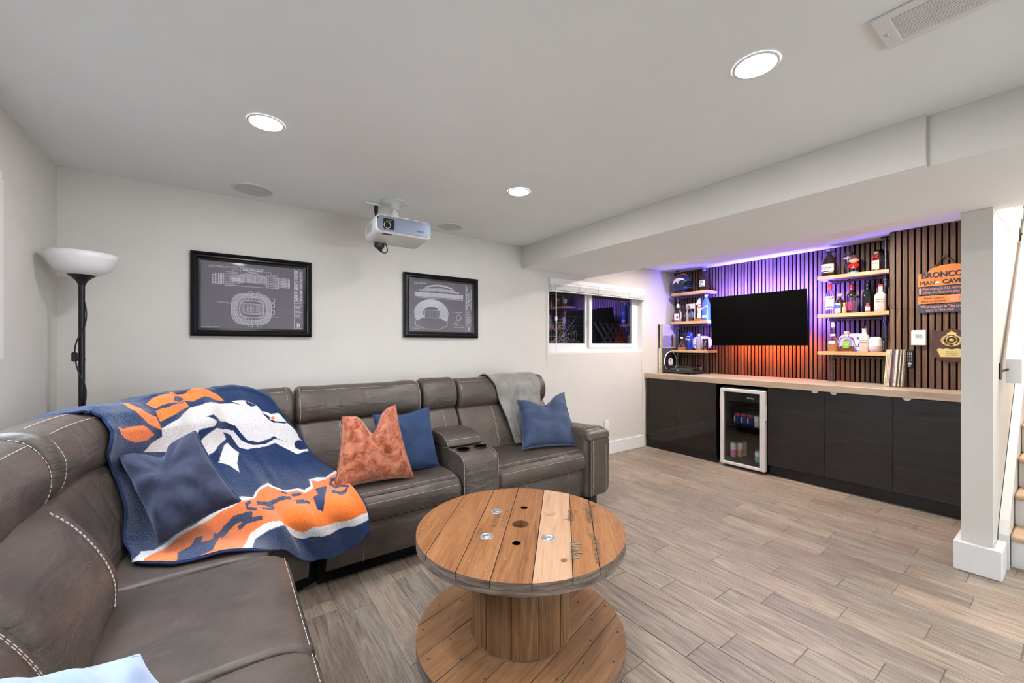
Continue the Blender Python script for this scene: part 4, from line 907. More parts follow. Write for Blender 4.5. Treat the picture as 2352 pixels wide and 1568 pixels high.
MB().box(.872, 2.905, CEIL - .055, .898, 2.93, CEIL - .0065, bev=.004).cyl((.885, 2.917, CEIL - .075), (.885, 2.917, CEIL - .05), .008, .011, n=12).build('plug', M['black'], ob)

# ------------------------------------------------ window blind, raised
bd = thing('window_blind', 'raised white slatted blind on the back wall window', 'blind', (3.6, YB - .02, 1.99))
MB().box(2.806, YB - .038, 1.962, 4.392, YB - .002, 2.012, bev=.003).build('valance', M['trim'], bd)
MB().box(2.81, YB - .034, 1.945, 4.39, YB - .004, 1.961).build('headrail', M['white'], bd)
for k in range(9): MB().box(2.812, YB - .046 + .001 * (k % 2), 1.940 - .0068 * k, 4.388, YB - .006, 1.9445 - .0068 * k).build('slat', M['trim'], bd)
MB().box(2.81, YB - .046, 1.868, 4.39, YB - .008, 1.8795, bev=.003).build('bottom_rail', M['trim'], bd)
for x in (2.86, 3.21, 3.52, 3.80, 4.06, 4.35): MB().tube(cat([(x, YB - .048, 1.955), (x + .006, YB - .05, 1.91), (x - .004, YB - .05, 1.868)], 4), .0025, 5).build('ladder_cord', M['trim'], bd)
MB().cyl((2.868, YB - .055, 1.95), (2.870, YB - .055, 1.215), .0055, n=8).cyl((2.870, YB - .055, 1.17), (2.870, YB - .055, 1.215), .007, n=8).build('tilt_wand', M['trim'], bd)
MB().box(2.855, YB - .062, 1.555, 2.882, YB - .048, 1.60, bev=.004).build('cord_tassel', M['trim'], bd)
MB().tube(cat([(4.365, YB - .01, 1.87), (4.366, YB - .004, 1.5), (4.364, YB - .004, 1.1), (4.372, YB - .006, .95), (4.38, YB - .022, .35)], 6), .0022, 5).build('pull_cord', M['trim'], bd)
# ------------------------------------------------ pillows and throws
def velvet(name, c1, c2, sheen=.6, rough=.85, scale=9, bs=300, bump=.12, tint=(1, 1, 1)):
    m = mat(name, rough=rough, sheen=sheen, spec=.2); t = NT(m); v = t.coords((1, 1, 1), False)
    t.col(t.ramp(t.noise(v, scale, 4, .65, .8), [(.35, c1), (.68, c2)])); t.bump(t.noise(v, bs, 2, .5), bump, .004)
    m.node_tree.nodes['Principled BSDF'].inputs['Sheen Roughness'].default_value = .4; m.node_tree.nodes['Principled BSDF'].inputs['Sheen Tint'].default_value = (*tint, 1); return m
M['navyvelvet'] = velvet('navy_velvet', (.026, .029, .056), (.044, .048, .082), .4, scale=16, bump=.25, tint=(.6, .68, 1))
M['navylinen'] = velvet('blue_velvet', (.024, .045, .105), (.034, .060, .135), .3, tint=(.5, .65, 1))
M['denim'] = velvet('dusty_blue_velvet', (.036, .052, .098), (.062, .084, .145), .4, tint=(.6, .75, 1))
M['rust'] = velvet('rust_chenille', (.22, .045, .014), (.56, .21, .13), .9, scale=22, bs=140, bump=.9, tint=(1, .75, .65))
M['greyplush'] = velvet('grey_plush', (.17, .16, .148), (.30, .285, .268), .6, scale=7)
M['iceblue'] = velvet('pale_blue_cotton', (.30, .40, .62), (.38, .48, .70), .4, scale=5)
def pillow(name, label, TLc, TRc, BRc, BLc, thick, m, chop=.0, cw=.35, cu=0.0, pinch=.05, puff=(0, -1, 0), flange=0, n=34, wrinkle=.004, group=None):
    """scatter cushion between four corner points; chop dents the top edge at u=cu"""
    TLc, TRc, BRc, BLc = (np.array(k, float) for k in (TLc, TRc, BRc, BLc))
    ex = N3((TRc + BRc) - (TLc + BLc)); ey = N3((TLc + TRc) - (BLc + BRc)); nn = N3(np.cross(ex, ey))
    if nn @ np.array(puff) < 0: nn = -nn
    W_ = np.linalg.norm(TRc - TLc); H_ = np.linalg.norm(TLc - BLc); ph = RNG.random(6) * 6
    def pt(u, v, sgn):
        s, t = (u + 1) / 2, (v + 1) / 2
        p = (TLc * (1 - s) + TRc * s) * t + (BLc * (1 - s) + BRc * s) * (1 - t)
        p = p - ex * u * pinch * W_ * (1 - v * v) * (1 - .0) - ey * v * pinch * H_ * (1 - u * u)
        if chop: p = p - ey * chop * math.exp(-((u - cu) / cw) ** 2) * t ** 2.2
        e = max(0, 1 - u * u) * max(0, 1 - v * v); th = thick / 2 * e ** .42
        if chop: th *= 1 + .25 * t * abs(u - cu) - .55 * math.exp(-((u - cu) / (cw * .55)) ** 2) * t ** 3
        wr = wrinkle * (math.sin(5 * u + 3 * v + ph[0]) * math.sin(7 * v - 2 * u + ph[1]) + .6 * math.sin(13 * u * v + ph[2])) * e ** .5
        rad = wrinkle * 1.6 * math.sin(9 * math.atan2(v - .2, u) + ph[3]) * min(1, (u * u + v * v)) * e ** .35
        return p + nn * sgn * (th + wr + rad)
    us = [math.sin(PI / 2 * (2 * i / n - 1)) * .35 + .65 * (2 * i / n - 1) for i in range(n + 1)]
    F_ = np.array([[pt(u, v, 1) for v in us] for u in us]); B_ = np.array([[pt(u, v, -1) for v in us] for u in us])
    mb = MB(); d = np.cross(ex, ey) @ nn > 0; mb.grid(F_, flip=not d); mb.grid(B_, flip=d)
    o = mb.build(name, m); ctr = F_.reshape(-1, 3).mean(0)
    bmx = __import__('bmesh').new(); bmx.from_mesh(o.data); __import__('bmesh').ops.remove_doubles(bmx, verts=bmx.verts, dist=.0004); bmx.to_mesh(o.data); bmx.free()
    for p in o.data.polygons: p.use_smooth = True
    subsurf(o); tag(o, label, 'pillow', group)
    edge = [F_[0, j] for j in range(n + 1)] + [F_[i, n] for i in range(1, n + 1)] + [F_[n, j] for j in range(n - 1, -1, -1)] + [F_[i, 0] for i in range(n - 1, 0, -1)]
    if flange:
        E_ = np.array(edge); c = E_.mean(0); out = []
        for p in E_: r = N3(p - c); out.append(p + r * flange * (1 + .12 * math.sin(40 * math.atan2(r @ ey, r @ ex))))
        mb = MB(); k = len(E_)
        for s in (.0025, -.0025): mb.add([p + nn * s for p in E_] + [p + nn * s for p in out], [(i, (i + 1) % k, k + (i + 1) % k, k + i) for i in range(k)], 0, True)
        mb.build('flange', m, o)
    else: MB().tube(edge, .0035, 6, closed=True).build('seam_edge', m, o)
    return o
P1 = pillow('throw_pillow', 'dusty blue flanged velvet pillow beside the right sofa arm', (1.99, 2.72, .835), (2.475, 2.70, .872), (2.335, 2.375, .498), (1.875, 2.50, .508), .16, M['denim'], chop=.085, cw=.42, flange=.016)
P2 = pillow('throw_pillow', 'plain navy pillow leaning behind the rust pillow', (.80, 2.70, .845), (1.185, 2.69, .865), (1.185, 2.52, .485), (.80, 2.53, .49), .15, M['navylinen'], chop=.02, cw=.6, pinch=.03)
P3 = pillow('throw_pillow', 'rust orange chenille pillow with a deep chop in its top edge', (.575, 2.55, .875), (.885, 2.52, .925), (.955, 2.39, .492), (.50, 2.42, .492), .17, M['rust'], chop=.125, cw=.33, cu=.05, pinch=.04, wrinkle=.006)
# grey throw over the right headrest: runs up the front, over the top and down behind
gt = []
rowsg = [((1.86, 3.13, .80), (2.22, 3.13, .80)), ((1.80, 3.10, .98), (2.26, 3.10, .98)), ((1.79, 3.02, 1.046), (2.28, 3.02, 1.046)), ((1.80, 2.92, 1.050), (2.30, 2.92, 1.048)), ((1.835, 2.835, .97), (2.31, 2.835, .97)), ((1.855, 2.825, .87), (2.30, 2.825, .87)), ((1.875, 2.80, .78), (2.29, 2.80, .78)), ((1.895, 2.755, .68), (2.26, 2.755, .68)), ((1.915, 2.72, .58), (2.20, 2.72, .58)), ((1.935, 2.685, .50), (2.16, 2.685, .50))]
G = cat([np.array(r).reshape(-1) for r in rowsg], 6); NU = 28; P = []
for i, row in enumerate(G):
    a, b = row[:3], row[3:]; f_ = i / (len(G) - 1)
    P.append([a + (b - a) * (j / NU) + np.array((0, -1, .25)) * (  .006 + .018 * (.5 + .5 * math.sin(j / NU * 15 + 2.2 * math.sin(f_ * 4))) * (.3 + .7 * f_) + .008 * math.sin(9 * f_ + j * .35)) for j in range(NU + 1)])
o = MB().grid(P, flip=True).build('grey_throw', M['greyplush']); tag(o, 'soft grey throw hanging over the right sofa headrest', 'blanket')
md = o.modifiers.new('thickness', 'SOLIDIFY'); md.thickness = .012; md.offset = 1; subsurf(o)
# pale blue cushion on the nearest seat, only its top corner in view
P5 = pillow('throw_pillow', 'pale blue cotton pillow on the nearest sofa seat at the bottom edge', (-.335, .895, .845), (-.13, 1.035, .715), (.01, .85, .50), (-.20, .62, .56), .13, M['iceblue'], pinch=.03, puff=(.5, -.3, .8), wrinkle=.006)
P4 = pillow('throw_pillow', 'large dark navy velvet pillow lying on the horse head blanket', (-.362, 2.364, .834), (-.10, 2.277, .92), (.061, 2.04, .651), (-.196, 2.038, .543), .17, M['navyvelvet'], chop=.06, cw=.4, cu=-.05, pinch=.035, puff=(.2, -1, .5), wrinkle=.010)
